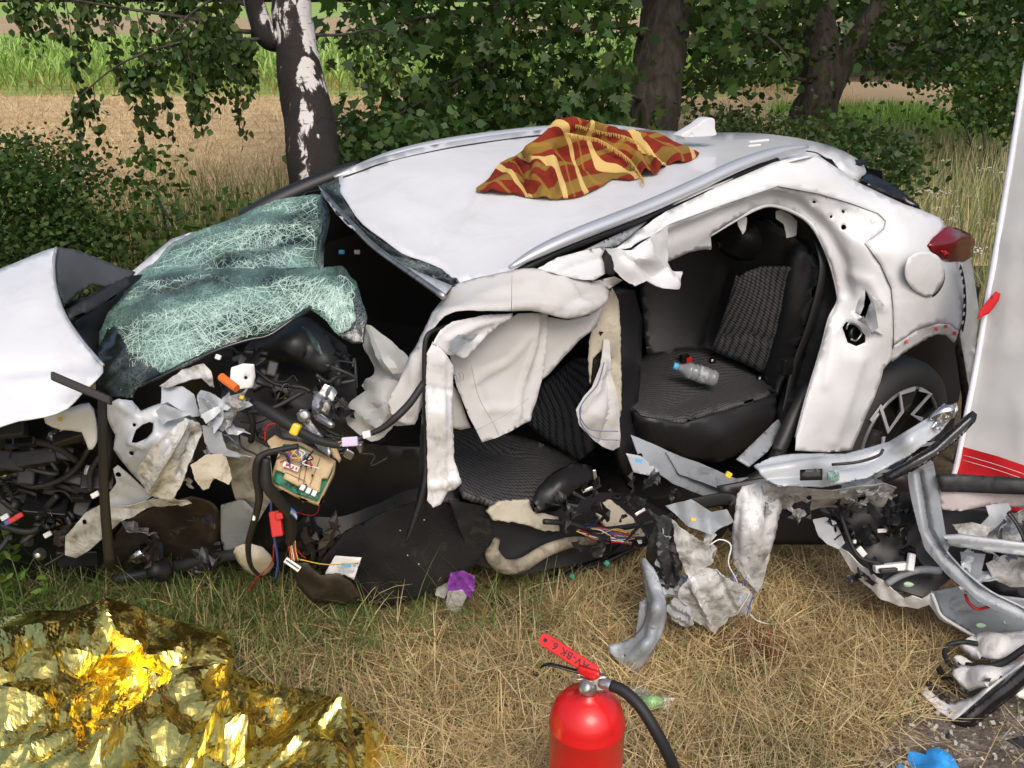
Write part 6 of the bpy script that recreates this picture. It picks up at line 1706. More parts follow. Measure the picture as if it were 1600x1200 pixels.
BEAM = tag(empty('door_sill_trim', P(1530, 770, 3.0)), 'dark trim bar with dirty white panel below, in front of the red screen hem', 'car trim', 'torn off car doors')
patch('trim_bar', BEAM, M_dkgrey, [(1463, 742, 2.96), (1500, 742, 2.94), (1600, 750, 2.86), (1680, 755, 2.82), (1680, 778, 2.82), (1600, 768, 2.86), (1470, 766, 2.96)], step=7, th=.03, ridges=[([(1470, 752), (1680, 764)], .01, 6)])
patch('panel', BEAM, mat_plain('pinkish_dirty_white', (.55, .48, .47), .5, var=.1, dirt=(.25, .2, .2), dirtamt=.4), [(1466, 766, 2.97), (1600, 769, 2.87), (1680, 778, 2.83), (1680, 806, 2.84), (1590, 792, 2.9), (1540, 790, 2.93), (1500, 798, 2.95), (1472, 796, 2.97)], step=6, th=.006, noise=[(.006, .08, 'n')])
patch('torn_end', BEAM, M_inner, [(1540, 790, 2.9), (1575, 786, 2.88), (1580, 795, 2.88), (1565, 815, 2.9), (1545, 832, 2.92), (1532, 820, 2.92), (1545, 806, 2.9)], step=4, th=.004, noise=[(.01, .05, 'fold')], seed=108)
patch('torn_end', BEAM, M_torn, [(1488, 820, 2.93), (1520, 816, 2.92), (1550, 825, 2.91), (1540, 838, 2.91), (1500, 836, 2.92)], step=4, th=.004, noise=[(.015, .05, 'fold')], seed=109)
tube('trim_strip', BEAM, M_blackg, [P(*t) for t in ((1575, 800, 2.85), (1590, 820, 2.84), (1604, 850, 2.83))], .01, seg=6, flat=.5)

# window frame with rubber seal and white wadding, bottom right
WF = tag(empty('broken_window_frame', P(1500, 1100, 2.9)), 'black window frame with rubber seal and white wadding on the dirt at bottom right', 'window frame')
M_wad = mat_plain('white_wadding', (.78, .77, .74), .9, var=.06, bump=.4, bscale=50, spec=.1, dirt=(.55, .5, .44), dirtamt=.25)
patch('frame', WF, M_blackg, [(1428, 1094, 2.92), (1436, 1092, 2.92), (1456, 1110, 2.87), (1488, 1128, 2.82), (1500, 1122, 2.80), (1550, 1082, 2.78), (1600, 1042, 2.76), (1680, 985, 2.76), (1680, 1010, 2.78), (1600, 1068, 2.78), (1540, 1115, 2.8), (1500, 1148, 2.82), (1472, 1158, 2.84), (1466, 1140, 2.86), (1442, 1112, 2.9)], step=3, th=.02, noise=[(.002, .2, 'n')], ridges=[([(1440, 1105), (1485, 1142), (1540, 1100), (1620, 1040)], .012, 7)])
patch('white_liner', WF, M_paint, [(1439, 1084, 2.9), (1448, 1072, 2.93), (1470, 1090, 2.9), (1486, 1100, 2.88), (1520, 1090, 2.84), (1560, 1062, 2.82), (1640, 1000, 2.8), (1640, 1016, 2.77), (1600, 1036, 2.76), (1545, 1078, 2.78), (1500, 1118, 2.8), (1490, 1126, 2.81), (1465, 1110, 2.85)], step=5, th=.005, noise=[(.003, .08, 'n')])
patch('inner_trim', WF, M_rubber, [(1446, 1066, 2.94), (1452, 1064, 2.94), (1466, 1080, 2.91), (1484, 1094, 2.88), (1484, 1100, 2.87), (1468, 1092, 2.89), (1450, 1076, 2.92)], step=4, th=.012)
patch('wadding', WF, M_wad, [(1502, 1006, 3.02), (1530, 996, 3.03), (1570, 994, 3.0), (1620, 992, 2.96), (1620, 1010, 2.92), (1590, 1024, 2.9), (1560, 1030, 2.92), (1530, 1026, 2.96), (1508, 1014, 3.0)], ctrl=[(1560, 1010, 2.92)], step=5, th=.03, noise=[(.015, .05, 'n')], curve=2, seed=111)
patch('wadding', WF, M_wad, [(1492, 1060, 2.9), (1500, 1048, 2.92), (1540, 1046, 2.9), (1590, 1040, 2.86), (1620, 1020, 2.84), (1600, 1040, 2.8), (1560, 1060, 2.82), (1520, 1074, 2.84), (1506, 1072, 2.86)], ctrl=[(1540, 1056, 2.8)], step=5, th=.03, noise=[(.012, .05, 'n')], curve=2, seed=112)
patch('wadding', WF, M_wad, [(1490, 1030, 2.98), (1500, 1026, 2.98), (1520, 1038, 2.95), (1526, 1048, 2.92), (1505, 1046, 2.94)], step=4, th=.02, noise=[(.008, .04, 'n')], curve=2, seed=113)
tube('rubber_seal', WF, M_rubber, [P(*t) for t in ((1528, 1006, 2.98), (1505, 1003, 3.0), (1482, 1008, 3.0), (1476, 1022, 2.97), (1486, 1040, 2.93), (1508, 1050, 2.9), (1530, 1048, 2.88))], .008, seg=8)
tube('rubber_seal', WF, M_rubber, [P(*t) for t in ((1510, 1040, 2.92), (1540, 1042, 2.88), (1570, 1034, 2.86), (1600, 1014, 2.84), (1650, 985, 2.82))], .011, seg=8)
for x, y, a in ((1480, 1060, 30), (1488, 1075, -20), (1470, 1050, 60), (1498, 1082, 10)):
    pbox('broken_clip', WF, M_blackg, x, y, 2.93, .035, .018, .015, a, 10, 30, .003)
patch('wadding', WF, M_wad, [(1584, 1082, 2.82), (1620, 1066, 2.8), (1640, 1080, 2.8), (1620, 1096, 2.8), (1600, 1090, 2.82)], step=4, th=.02, noise=[(.008, .04, 'n')], curve=2, seed=114)
pan2 = patch('flat_plate', None, M_dkgrey, [Z(1572, 1157, .015), Z(1640, 1140, .02), Z(1650, 1175, .015), Z(1600, 1178, .015)], step=6, th=.004)
tag(pan2, 'flat grey plastic plate lying on the dirt at the right edge', 'debris', 'small litter around the wreck')

# ================================================================== white privacy screen with red hem
SCR = tag(empty('privacy_screen', P(1620, 760, 3.4)), 'white cloth privacy screen with red hem standing at the right edge', 'screen')
M_scr = mat_plain('screen_cloth', (.56, .555, .54), .75, var=.03, vscale=3, bump=.05, bscale=300, spec=.2, dirt=(.58, .56, .52), dirtamt=.3, dscale=3)
M_scrred = mat_plain('red_hem_cloth', (.58, .015, .02), .6, var=.08, bump=.1, bscale=200, spec=.25)
el = [(1625, 20), (1606, 90), (1597, 140), (1583, 230), (1570, 310), (1555, 400), (1541, 480), (1530, 545), (1519, 605), (1510, 650), (1501, 697)]
patch('cloth', SCR, M_scr, [(x, y, 3.40) for x, y in el] + [(1560, 714, 3.3), (1620, 735, 3.2), (1760, 770, 3.0), (1900, 500, 3.0), (1850, 0, 3.0)], ctrl=[(1680, 400, 3.18)], step=16, th=.002, noise=[(.02, .3, 'n'), (.010, .16, 'fold')], seed=120, ridges=[([(1590, 300), (1560, 600)], .01, 12), ([(1580, 520), (1600, 700)], .008, 8)])
patch('red_hem', SCR, M_scrred, [(1501, 697, 3.395), (1560, 713, 3.295), (1620, 734, 3.195), (1760, 769, 2.99), (1760, 900, 3.0), (1600, 900, 3.2), (1500, 900, 3.38), (1484, 760, 3.4)], step=8, th=.003, noise=[(.015, .15, 'fold'), (.006, .06, 'n')], seed=121)
for off_ in (14, 22):
    tube('hem_stitching', SCR, M_wirew, [P(*t) for t in ((1505, 697 + off_, 3.365), (1560, 713 + off_, 3.265), (1620, 734 + off_, 3.165))], .0012, seg=4)
tube('edge_piping', SCR, mat_plain('piping_white', (.74, .74, .80), .5), [P(x, y, 3.395) for x, y in el + [(1494, 730), (1484, 765)]], .010, seg=8)
patch('red_tab', SCR, M_scrred, [(1527, 498, 3.36), (1531, 484, 3.36), (1556, 455, 3.35), (1563, 459, 3.35), (1560, 470, 3.35), (1545, 490, 3.36)], step=4, th=.004)
tube('support_pole', SCR, M_steel, [np.array([1.95, 2.75, 0]), np.array([1.95, 2.75, 2.3])], .018, seg=10, curve=False)

# ================================================================== plaid blanket on the roof
def mat_plaid():
    m, n, l, b = newmat('plaid_wool')
    tc = n.new('ShaderNodeTexCoord')
    sp = n.new('ShaderNodeSeparateXYZ')
    l.new(tc.outputs['UV'], sp.inputs['Vector'])
    def stripe(sock, period, lo, hi, ph):
        a = n.new('ShaderNodeMath'); a.operation = 'MULTIPLY_ADD'
        a.inputs[1].default_value = 1 / period; a.inputs[2].default_value = ph
        l.new(sock, a.inputs[0])
        fr = n.new('ShaderNodeMath'); fr.operation = 'FRACT'
        l.new(a.outputs[0], fr.inputs[0])
        g = n.new('ShaderNodeMath'); g.operation = 'COMPARE'
        g.inputs[1].default_value = (lo + hi) / 2; g.inputs[2].default_value = (hi - lo) / 2
        l.new(fr.outputs[0], g.inputs[0])
        return g.outputs[0]
    cur_ = None
    def mix(prev, col, fac, amt=1.0):
        mx = n.new('ShaderNodeMix'); mx.data_type = 'RGBA'
        mu = n.new('ShaderNodeMath'); mu.operation = 'MULTIPLY'; mu.inputs[1].default_value = amt
        l.new(fac, mu.inputs[0]); l.new(mu.outputs[0], mx.inputs['Factor'])
        if isinstance(prev, tuple): mx.inputs['A'].default_value = (*prev, 1)
        else: l.new(prev, mx.inputs['A'])
        mx.inputs['B'].default_value = (*col, 1)
        return mx.outputs['Result']
    c = mix((.20, .026, .014), (.25, .18, .04), stripe(sp.outputs['Y'], .13, .0, .28, .1), .75)
    c = mix(c, (.155, .02, .012), stripe(sp.outputs['Y'], .13, .5, .7, .1), .5)
    c = mix(c, (.60, .43, .16), stripe(sp.outputs['X'], .115, .0, .20, .2), .95)
    c = mix(c, (.32, .19, .035), stripe(sp.outputs['X'], .115, .5, .6, .2), .6)
    nz = n.new('ShaderNodeTexNoise'); nz.inputs['Scale'].default_value = 260
    l.new(tc.outputs['UV'], nz.inputs['Vector'])
    l.new(c, b.inputs['Base Color'])
    b.inputs['Roughness'].default_value = .95
    b.inputs['Specular IOR Level'].default_value = .1
    bp = n.new('ShaderNodeBump'); bp.inputs['Strength'].default_value = .5; bp.inputs['Distance'].default_value = .003
    l.new(nz.outputs['Fac'], bp.inputs['Height']); l.new(bp.outputs['Normal'], b.inputs['Normal'])
    return m
M_plaid = mat_plaid()
M_fringe = mat_plain('ochre_fringe', (.50, .33, .09), .95, var=.2)
BL = tag(empty('plaid_blanket', P(*rd(900, 300))), 'crumpled red and yellow plaid wool blanket lying on the car roof', 'blanket')
low = [(744, 296), (765, 280), (782, 256), (807, 246)]
top = [(827, 228), (850, 208), (867, 193), (882, 188), (900, 190), (920, 195), (940, 203), (970, 206), (992, 206), (1017, 208), (1035, 213), (1052, 224), (1075, 231)]
bot = [(1092, 241), (1082, 250), (1065, 255), (1042, 257), (1030, 271), (1008, 276), (982, 281), (957, 279), (945, 288), (920, 301), (900, 308), (870, 311), (845, 310), (820, 307), (802, 303), (770, 302), (750, 300)]
dmid = rd(900, 262)[2]
def buv(q, X):
    a = R(28)
    s = 1 / 480.0
    x = (q[:, 0] - 900) * s; y = (q[:, 1] - 250) * s * 1.7
    wv = .03 * np.sin(x * 17 + y * 6) + .02 * np.sin(x * 31)
    return np.stack([x * math.cos(a) - y * math.sin(a) + wv, x * math.sin(a) + y * math.cos(a) + .02 * np.sin(y * 20 + x * 9)], 1)
bl = patch('cloth', BL, M_plaid, [rd(x, y, .03) for x, y in low] + [(x, y, dmid - .02 + (x - 900) * .0012) for x, y in top] + [rd(x, y, .03) for x, y in bot],
      ctrl=[rd(900, 285, .08), rd(960, 255, .10), rd(880, 250, .14), rd(840, 275, .10), rd(790, 285, .06), rd(1020, 245, .06)], step=4, th=.006, curve=2, uv=buv, seed=130, off=1,
      noise=[(.006, .08, 'n')], sharp=70,
      ridges=[([(830, 232), (842, 260), (838, 285), (850, 305)], .028, 6), ([(855, 235), (865, 270), (880, 300)], .024, 6), ([(825, 245), (800, 275), (770, 298)], .018, 8), ([(870, 200), (900, 200), (950, 215), (990, 245), (1010, 275)], .035, 8), ([(890, 194), (950, 208), (1000, 222), (1030, 262)], .03, 7),
              ([(870, 235), (910, 258), (960, 262), (985, 260)], -.02, 8), ([(812, 262), (822, 300)], -.02, 5), ([(985, 212), (1030, 235), (1060, 250)], .02, 6), ([(1000, 235), (1040, 255)], -.02, 5)])
# fringe along two rolled edges
rs = np.random.RandomState(4)
geo = []
for line, dn in (([(884, 207), (905, 211), (935, 217), (962, 232), (985, 250), (1000, 272), (1006, 282)], 7), ([(900, 194), (940, 205), (975, 212), (1000, 225), (1018, 245), (1030, 258)], 6)):
    cp = catmull(np.array(line, float), 14)
    for k in range(0, len(cp)):
        x, y = cp[k]
        d = (1 / float(EV['cloth'](np.array([[x, y]]))[0])) - .06
        a = P(x, y, d); b2 = P(x + rs.uniform(-2, 1), y + dn * rs.uniform(.7, 1.2), d - .004)
        geo.append(tube_geo([a, (a + b2) / 2 - DV * .004, b2], [.0022, .002, .0012], 4, 1))
fr = joinraw('fringe', geo, M_fringe, BL)
tag(fr, kind='stuff')

# ================================================================== gold rescue foil
def mat_foil():
    m, n, l, b = newmat('gold_foil')
    tc = n.new('ShaderNodeTexCoord')
    b.inputs['Base Color'].default_value = (1.0, .80, .22, 1)
    b.inputs['Metallic'].default_value = 1
    b.inputs['Roughness'].default_value = .20
    hs = []
    for sc, di in ((16, 1.5), (45, .8)):
        vo = n.new('ShaderNodeTexVoronoi'); vo.feature = 'F1'; vo.distance = 'MANHATTAN'
        vo.inputs['Scale'].default_value = sc
        wp = n.new('ShaderNodeTexNoise'); wp.inputs['Scale'].default_value = sc * .4; wp.inputs['Detail'].default_value = 2
        l.new(tc.outputs['Object'], wp.inputs['Vector'])
        ad = n.new('ShaderNodeVectorMath'); ad.operation = 'MULTIPLY_ADD'
        l.new(wp.outputs['Color'], ad.inputs[0]); ad.inputs[1].default_value = (di / sc * 3,) * 3
        l.new(tc.outputs['Object'], ad.inputs[2])
        l.new(ad.outputs[0], vo.inputs['Vector'])
        hs.append((vo.outputs['Distance'], 1 / sc))
    a = n.new('ShaderNodeMath'); a.operation = 'MULTIPLY'; a.inputs[1].default_value = 2.2
    l.new(hs[0][0], a.inputs[0])
    a2 = n.new('ShaderNodeMath'); a2.operation = 'ADD'
    l.new(a.outputs[0], a2.inputs[0]); l.new(hs[1][0], a2.inputs[1])
    bp = n.new('ShaderNodeBump'); bp.inputs['Strength'].default_value = .10; bp.inputs['Distance'].default_value = .010
    l.new(a2.outputs[0], bp.inputs['Height']); l.new(bp.outputs['Normal'], b.inputs['Normal'])
    return m
M_foil = mat_foil()
FO = patch('rescue_foil', None, M_foil, [Z(-120, 985, .22), Z(0, 966, .26), Z(55, 955, .30), Z(110, 956, .31), Z(165, 936, .37), Z(215, 948, .34), Z(262, 966, .27), Z(310, 980, .2), Z(345, 992, .14), Z(361, 1012, .12), Z(363, 1050, .10), Z(420, 1064, .11), Z(490, 1078, .10), Z(545, 1100, .09), Z(598, 1140, .06), Z(640, 1180, .04), Z(672, 1220, .03), Z(720, 1330, .03), Z(400, 1360, .12), Z(100, 1360, .25), Z(-150, 1330, .3), Z(-180, 1150, .35)],
      ctrl=[Z(160, 1020, .33), Z(250, 1030, .26), Z(120, 1120, .36), Z(300, 1130, .27), Z(450, 1150, .16), Z(30, 1050, .36), Z(240, 1210, .33), Z(400, 1220, .2), Z(200, 1075, .24), Z(330, 1020, .24), Z(80, 1190, .38)], step=4.2, th=.0012, seed=140, smooth=False, taper=40,
      noise=[(.13, .45, 'fold'), (.085, .20, 'fold'), (.022, .09, 'fold'), (.004, .04, 'fold')],
      ridges=[([(0, 1150), (120, 1090), (230, 1050)], .03, 14, 's'), ([(150, 1180), (260, 1110), (330, 1080)], .035, 16, 's'), ([(60, 1180), (200, 1110)], -.02, 12, 's'), ([(230, 1060), (300, 1080), (390, 1120)], .04, 16, 's'), ([(300, 1190), (330, 1110), (380, 1140), (400, 1200)], .04, 14, 's'), ([(360, 1060), (470, 1090), (590, 1150)], .02, 12, 's'), ([(410, 1190), (530, 1120)], .02, 10, 's'), ([(170, 945), (175, 990), (220, 1010)], .03, 12, 's'), ([(40, 1010), (0, 1070)], -.03, 12, 's'), ([(100, 1040), (250, 1035), (300, 1015)], -.05, 16, 's')])
tag(FO, 'crumpled shiny gold rescue foil blanket spread over the grass at lower left', 'foil blanket')

# ================================================================== fire extinguisher
M_exr = mat_plain('extinguisher_red', (.66, .012, .012), .34, var=.04, coat=.3, dirt=(.48, .012, .012), dirtamt=.15)
EB = P(918, 1110, 2.22); EB = np.array([EB[0], EB[1], 0])
EX = tag(empty('fire_extinguisher', EB), 'red fire extinguisher with black hose standing on the dry grass', 'fire extinguisher')
ztop = P(918, 1078, 2.22)[2]
rr_ = .0875
prof = [(.055, 0), (rr_ - .01, .004), (rr_, .015)] + [(rr_, z_) for z_ in (.1, .2, .3, ztop - .085)] + [(rr_ + .0015, ztop - .082), (rr_ + .0015, ztop - .076), (rr_, ztop - .073), (rr_ - .002, ztop - .055), (rr_ - .010, ztop - .032), (rr_ - .026, ztop - .012), (rr_ - .05, ztop), (.024, ztop + .006), (.022, ztop + .012), (.018, ztop + .014)]
v, f = lathe_geo(prof, EB, (0, 0, 1), 56)
cyl = raw('cylinder', v, f, M_exr, EX, True)
patch('paint_chip', cyl, mat_plain('chip_ochre', (.45, .20, .06), .6), [(884, 1145, 2.168), (888, 1143, 2.168), (888, 1160, 2.17), (885, 1162, 2.17)], step=3, th=.002)
M_cast = mat_plain('cast_zinc', (.52, .50, .47), .35, metal=.85, var=.15)
def ex(x, y, d): return P(x, y, d)
v, f = lathe_geo([(.022, 0), (.022, .01), (.017, .014), (.017, .035), (.014, .04)], EB + np.array([0, 0, ztop + .012]), (0, 0, 1), 20)
vb = raw('valve', v, f, M_cast, EX, True)
v, f = lathe_geo([(.010, 0), (.016, .004), (.016, .030), (.012, .036)], ex(925, 1078, 2.17), ex(908, 1072, 2.14) - ex(925, 1078, 2.17), 16)
raw('pressure_valve', v, f, M_cast, vb, True)
box('valve_block', vb, M_cast, ex(934, 1066, 2.19), RV * .020, UV * .018, DV * .016, .005)
tube('hose_coupling', vb, M_cast, [ex(938, 1066, 2.18), ex(950, 1070, 2.17), ex(957, 1072, 2.165)], [.012, .014, .013], seg=14)
a_, b_ = ex(932, 1052, 2.18), ex(853, 1001, 2.24)
dl = (b_ - a_); ln_ = np.linalg.norm(dl); dl = dl / ln_
sidev = np.cross(dl, UV); sidev /= np.linalg.norm(sidev)
upv = CC - a_; upv = upv - dl * (upv @ dl); upv /= np.linalg.norm(upv)
hd = box('handle', EX, M_exr, (a_ + b_) / 2, dl * ln_ / 2, np.cross(upv, dl) * .0155, upv * .005, .003)
ev_, ef_ = lathe_geo([(.0153, -.0049), (.0153, .0049)], b_, upv, 16)
raw('handle_tip', ev_, ef_, M_exr, hd)
ev_, ef_ = lathe_geo([(.0045, 0), (.0045, .0012)], b_ + upv * .0052, upv, 12)
raw('handle_hole', ev_, ef_, M_black, hd)
patch('handle_cheek', hd, M_exr, [(905, 1040, 2.185), (936, 1050, 2.165), (938, 1058, 2.165), (928, 1062, 2.17), (914, 1058, 2.18), (903, 1048, 2.19)], step=4, th=.012)
tube('lower_lever', EX, M_blackg, [ex(843, 1044, 2.21), ex(856, 1038, 2.21), ex(880, 1043, 2.205), ex(905, 1050, 2.20), ex(922, 1056, 2.195)], [.003, .010, .011, .011, .009], seg=8, flat=.35, up=tuple(UV))
tube('safety_ring', EX, M_steel, [ex(893, 1058, 2.14), ex(900, 1054, 2.13), ex(910, 1056, 2.13), ex(912, 1060, 2.135), ex(902, 1062, 2.135), ex(893, 1059, 2.14)], .0016, seg=6)
tube('hose', EX, M_rubber, [ex(955, 1071, 2.165), ex(975, 1080, 2.15), ex(1000, 1104, 2.13), ex(1022, 1138, 2.12), ex(1042, 1175, 2.13), ex(1056, 1210, 2.16), ex(1060, 1260, 2.2)], .0135, seg=14)
# handwriting on the handle
fc = bpy.data.curves.new('marking', 'FONT')
fc.body = 'AV-BK 6.'
fc.size = .024
fc.extrude = .0003
fc.space_character = 1.15
to = bpy.data.objects.new('marking_tmp', fc)
COL.objects.link(to)
bpy.context.view_layer.update()
tme = bpy.data.meshes.new_from_object(to.evaluated_get(bpy.context.evaluated_depsgraph_get()))
bpy.data.objects.remove(to)
mk = bpy.data.objects.new('marking', tme)
COL.objects.link(mk)
tme.materials.clear(); tme.materials.append(M_black)
yv = np.cross(upv, dl)
mat4 = Matrix(((*dl,), (*yv,), (*upv,))).transposed().to_4x4()
mat4.translation = Vector(a_ + dl * .022 - yv * .0085 + upv * .0062)
mk.parent = hd
mk.matrix_parent_inverse = parent_world(hd).inverted()
mk.matrix_world = mat4
mk.matrix_basis = mat4

# ================================================================== small things lying about
LIT = 'small litter around the wreck'
# bottle on the rear seat
M_pet = mat_plain('clear_bottle_plastic', (.42, .45, .47), .12, var=.1, trans=.55)
ba, bb = W(L(1052, 583, .32)) + UV * .03, W(L(1119, 604, .42)) + UV * .03
axb = bb - ba; lb = np.linalg.norm(axb)
BT = tag(empty('water_bottle', ba), 'clear plastic water bottle with blue cap lying on the rear seat', 'bottle')
v, f = lathe_geo([(.013, .018), (.014, .028), (.022, .045), (.032, .062), (.034, .075), (.030, .080), (.034, .086), (.034, .10), (.031, .103), (.034, .108), (.034, lb - .03), (.031, lb - .024), (.034, lb - .018), (.030, lb)], ba, axb, 24)
raw('body', v, f, M_pet, BT, True)
v, f = lathe_geo([(.014, 0), (.0155, .002), (.0155, .018), (.013, .019)], ba, axb, 18)
raw('cap', v, f, M_blue, BT, True)
v, f = lathe_geo([(.0347, .105), (.0349, .106), (.0349, lb - .045), (.0347, lb - .044)], ba, axb, 24)
raw('paper_label', v, f, mat_plain('bottle_label', (.30, .31, .33), .5, var=.6, vscale=60), BT, True)

# purple wrapper
PW = tag(empty('purple_wrapper', W(Z(712, 950, .02))), 'purple snack wrapper with silver back standing in the grass', 'wrapper', LIT)
M_pur = mat_plain('purple_foil', (.28, .06, .42), .35, metal=.3, var=.5, vscale=50)
patch('front', PW, M_pur, [(704, 895, 3.16), (722, 892, 3.14), (742, 900, 3.14), (741, 920, 3.16), (736, 935, 3.18), (730, 930, 3.18), (722, 922, 3.18), (700, 924, 3.18), (700, 910, 3.17)], step=3.5, th=.003, noise=[(.010, .03, 'fold')], seed=150)
patch('back', PW, mat_plain('wrapper_print', (.48, .46, .44), .45, var=.3, vscale=70), [(700, 924, 3.175), (723, 922, 3.175), (729, 932, 3.18), (722, 948, 3.22), (714, 958, 3.24), (698, 950, 3.22), (697, 938, 3.2)], step=3.5, th=.003, noise=[(.006, .03, 'fold')], seed=151)
tag(patch('paper_scrap', None, M_cloth, [(680, 930, 3.22), (684, 905, 3.2), (700, 903, 3.2), (704, 918, 3.22), (694, 935, 3.24)], step=4, th=.002, noise=[(.008, .03, 'fold')], seed=152), 'cream paper scrap tucked behind the purple wrapper', 'paper', LIT)
# label card
LC = tag(empty('leaflet', P(535, 890, 3.05)), 'white printed leaflet leaning on the black floor carpet', 'leaflet', LIT)
patch('sheet', LC, M_whitep, [(524, 868, 3.02), (565, 871, 3.0), (553, 906, 3.02), (538, 898, 3.03), (506, 904, 3.05), (510, 892, 3.04)], step=5, th=.0015, noise=[(.003, .05, 'n')])
for x, y, w_ in ((541, 883, .03), (531, 886, .018), (545, 892, .035), (533, 893, .02), (554, 884, .008)):
    pbox('print_block', LC, M_blue if x in (541, 554) else mat_plain('grey_print', (.35, .40, .48), .6), x, y, 3.008, w_, .006 if x != 541 else .010, .0006, 2, bevel=0)
# straps in the straw
S1 = tube('belt_strip', None, M_rubber, [W(t) for t in (Z(1004, 818, .30), Z(975, 845, .22), Z(950, 866, .14), Z(905, 884, .08), Z(862, 902, .05), Z(838, 918, .04), Z(818, 936, .03))], [.02, .024, .024, .022, .022, .024, .03], seg=8, flat=.12)
tag(S1, 'long black belt strip trailing from the sill across the straw', 'strap', LIT)
S2 = patch('trim_strip', None, M_dkgrey, [Z(760, 934, .05), Z(768, 928, .05), Z(800, 945, .04), Z(824, 968, .03), Z(828, 974, .03), Z(800, 968, .03), Z(775, 952, .04)], step=5, th=.004, ridges=[([(765, 930), (825, 972)], .008, 5)])
tag(S2, 'flat dark grey trim strip lying in the straw below the sill', 'debris', LIT)
S3 = tube('loom_strip', None, M_black, [W(t) for t in (Z(850, 905, .06), Z(885, 897, .06), Z(920, 885, .07), Z(955, 872, .09), Z(1000, 850, .14))], .016, seg=7, flat=.6)
tag(S3, 'black taped cable run lying under the torn sill', 'cable', LIT)
for x, y in ((894, 900), (948, 880)):
    pbox('green_clip', S3, mat_plain('green_clip', (.02, .30, .16), .4), x, y, 3.38, .02, .018, .015, 30, bevel=.004)
# crushed drink bottle behind the extinguisher
CB = tag(empty('crushed_bottle', W(Z(1022, 1105, .02))), 'crushed plastic bottle with green label lying behind the extinguisher', 'bottle', LIT)
patch('body', CB, M_pet, [Z(985, 1078, .05), Z(1000, 1072, .06), Z(1020, 1086, .05), Z(1048, 1088, .04), Z(1056, 1098, .02), Z(1048, 1114, .01), Z(1015, 1110, .015), Z(992, 1104, .02)], ctrl=[Z(1020, 1096, .065)], step=4, th=.003, curve=2, noise=[(.01, .03, 'fold')], seed=155)
patch('paper_label', CB, mat_plain('green_label', (.25, .48, .20), .4, var=.5, vscale=40), [Z(1000, 1088, .060), Z(1030, 1086, .060), Z(1042, 1090, .055), Z(1036, 1108, .035), Z(1004, 1106, .04)], ctrl=[Z(1020, 1097, .075)], step=4, th=.002, noise=[(.004, .03, 'fold')], seed=156)
patch('white_end', CB, M_whitep, [Z(1038, 1090, .06), Z(1054, 1090, .05), Z(1056, 1100, .03), Z(1044, 1113, .025), Z(1036, 1108, .04)], step=4, th=.002, noise=[(.004, .03, 'fold')], seed=157)
# blue glove at the bottom edge
M_glove = mat_plain('blue_nitrile', (.03, .30, .72), .4, var=.08)
GL = patch('rubber_glove', None, M_glove, [Z(1418, 1186, .02), Z(1430, 1178, .03), Z(1448, 1182, .04), Z(1448, 1172, .04), Z(1460, 1168, .05), Z(1478, 1172, .05), Z(1492, 1190, .03), Z(1500, 1215, .02), Z(1480, 1240, .02), Z(1440, 1235, .02), Z(1428, 1205, .02)], ctrl=[Z(1462, 1195, .07)], step=4, th=.004, curve=2, noise=[(.02, .05, 'fold')], seed=160)
tag(GL, 'crumpled light blue rubber glove on the dirt at the bottom edge', 'glove', LIT)
gl2 = patch('rubber_glove', None, M_glove, [Z(1400, 1196, .01), Z(1410, 1194, .015), Z(1416, 1204, .01), Z(1404, 1210, .01)], step=4, th=.003, curve=2)
tag(gl2, 'fingertip of a second blue glove peeking in left of the crumpled one', 'glove', LIT)
# tissue scraps and chips
for k, (x, y, r_, lab) in enumerate(((803, 1142, 9, 'small white tissue scrap on straw left of the extinguisher'), (630, 952, 13, 'pale torn paper scrap at the edge of the carpet'), (1160, 1004, 7, 'small grey plastic chip in the straw by the stain'), (1093, 1128, 5, 'tiny dark plastic bit in the straw right of the hose'), (1555, 1110, 7, 'small dark stone on the dirt under the window frame'), (1480, 1150, 6, 'tiny black clip below the frame corner'))):
    rs = np.random.RandomState(200 + k)
    pts = [Z(x + r_ * math.cos(t) * rs.uniform(.6, 1.2), y + r_ * .6 * math.sin(t) * rs.uniform(.6, 1.2), .012) for t in np.linspace(0, 5.6, 7)]
    mt = (M_wad, M_foam, M_greym, M_black, M_dkgrey, M_black)[k]
    tag(patch('scrap', None, mt, pts, ctrl=[Z(x, y, .03)], step=3, th=.003, noise=[(.008, .02, 'fold')], seed=210 + k), lab, 'debris', LIT)
# fine pale crumbs of glass and paint on the dirt
rs = np.random.RandomState(12)
geo = []
for k in range(420):
    x, y = rs.uniform(1330, 1600), rs.uniform(960, 1200)
    if y < 1040 and x < 1450: continue
    c = W(Z(x, y, .014)); s_ = rs.uniform(.002, .008)
    a = rs.normal(size=(3, 3)); q, _ = np.linalg.qr(a)
    geo.append(box_geo(c, q[0] * s_, q[1] * s_ * .7, q[2] * s_ * .5))
tag(joinraw('crumbs', geo, mat_plain('pale_crumb', (.42, .39, .34), .6, var=.5, vscale=40)), 'pale crumbs of glass and gravel scattered over the dirt', 'gravel', kind='stuff')
geo = []
for k in range(4):
    c = P(rs.uniform(620, 745), rs.uniform(800, 925), 3.1); s_ = rs.uniform(.001, .0025)
    a = rs.normal(size=(3, 3)); q, _ = np.linalg.qr(a)
    geo.append(box_geo(c, q[0] * s_, q[1] * s_, q[2] * s_))
tag(joinraw('glass_crumbs', geo, M_wirew, CAR), kind='stuff')
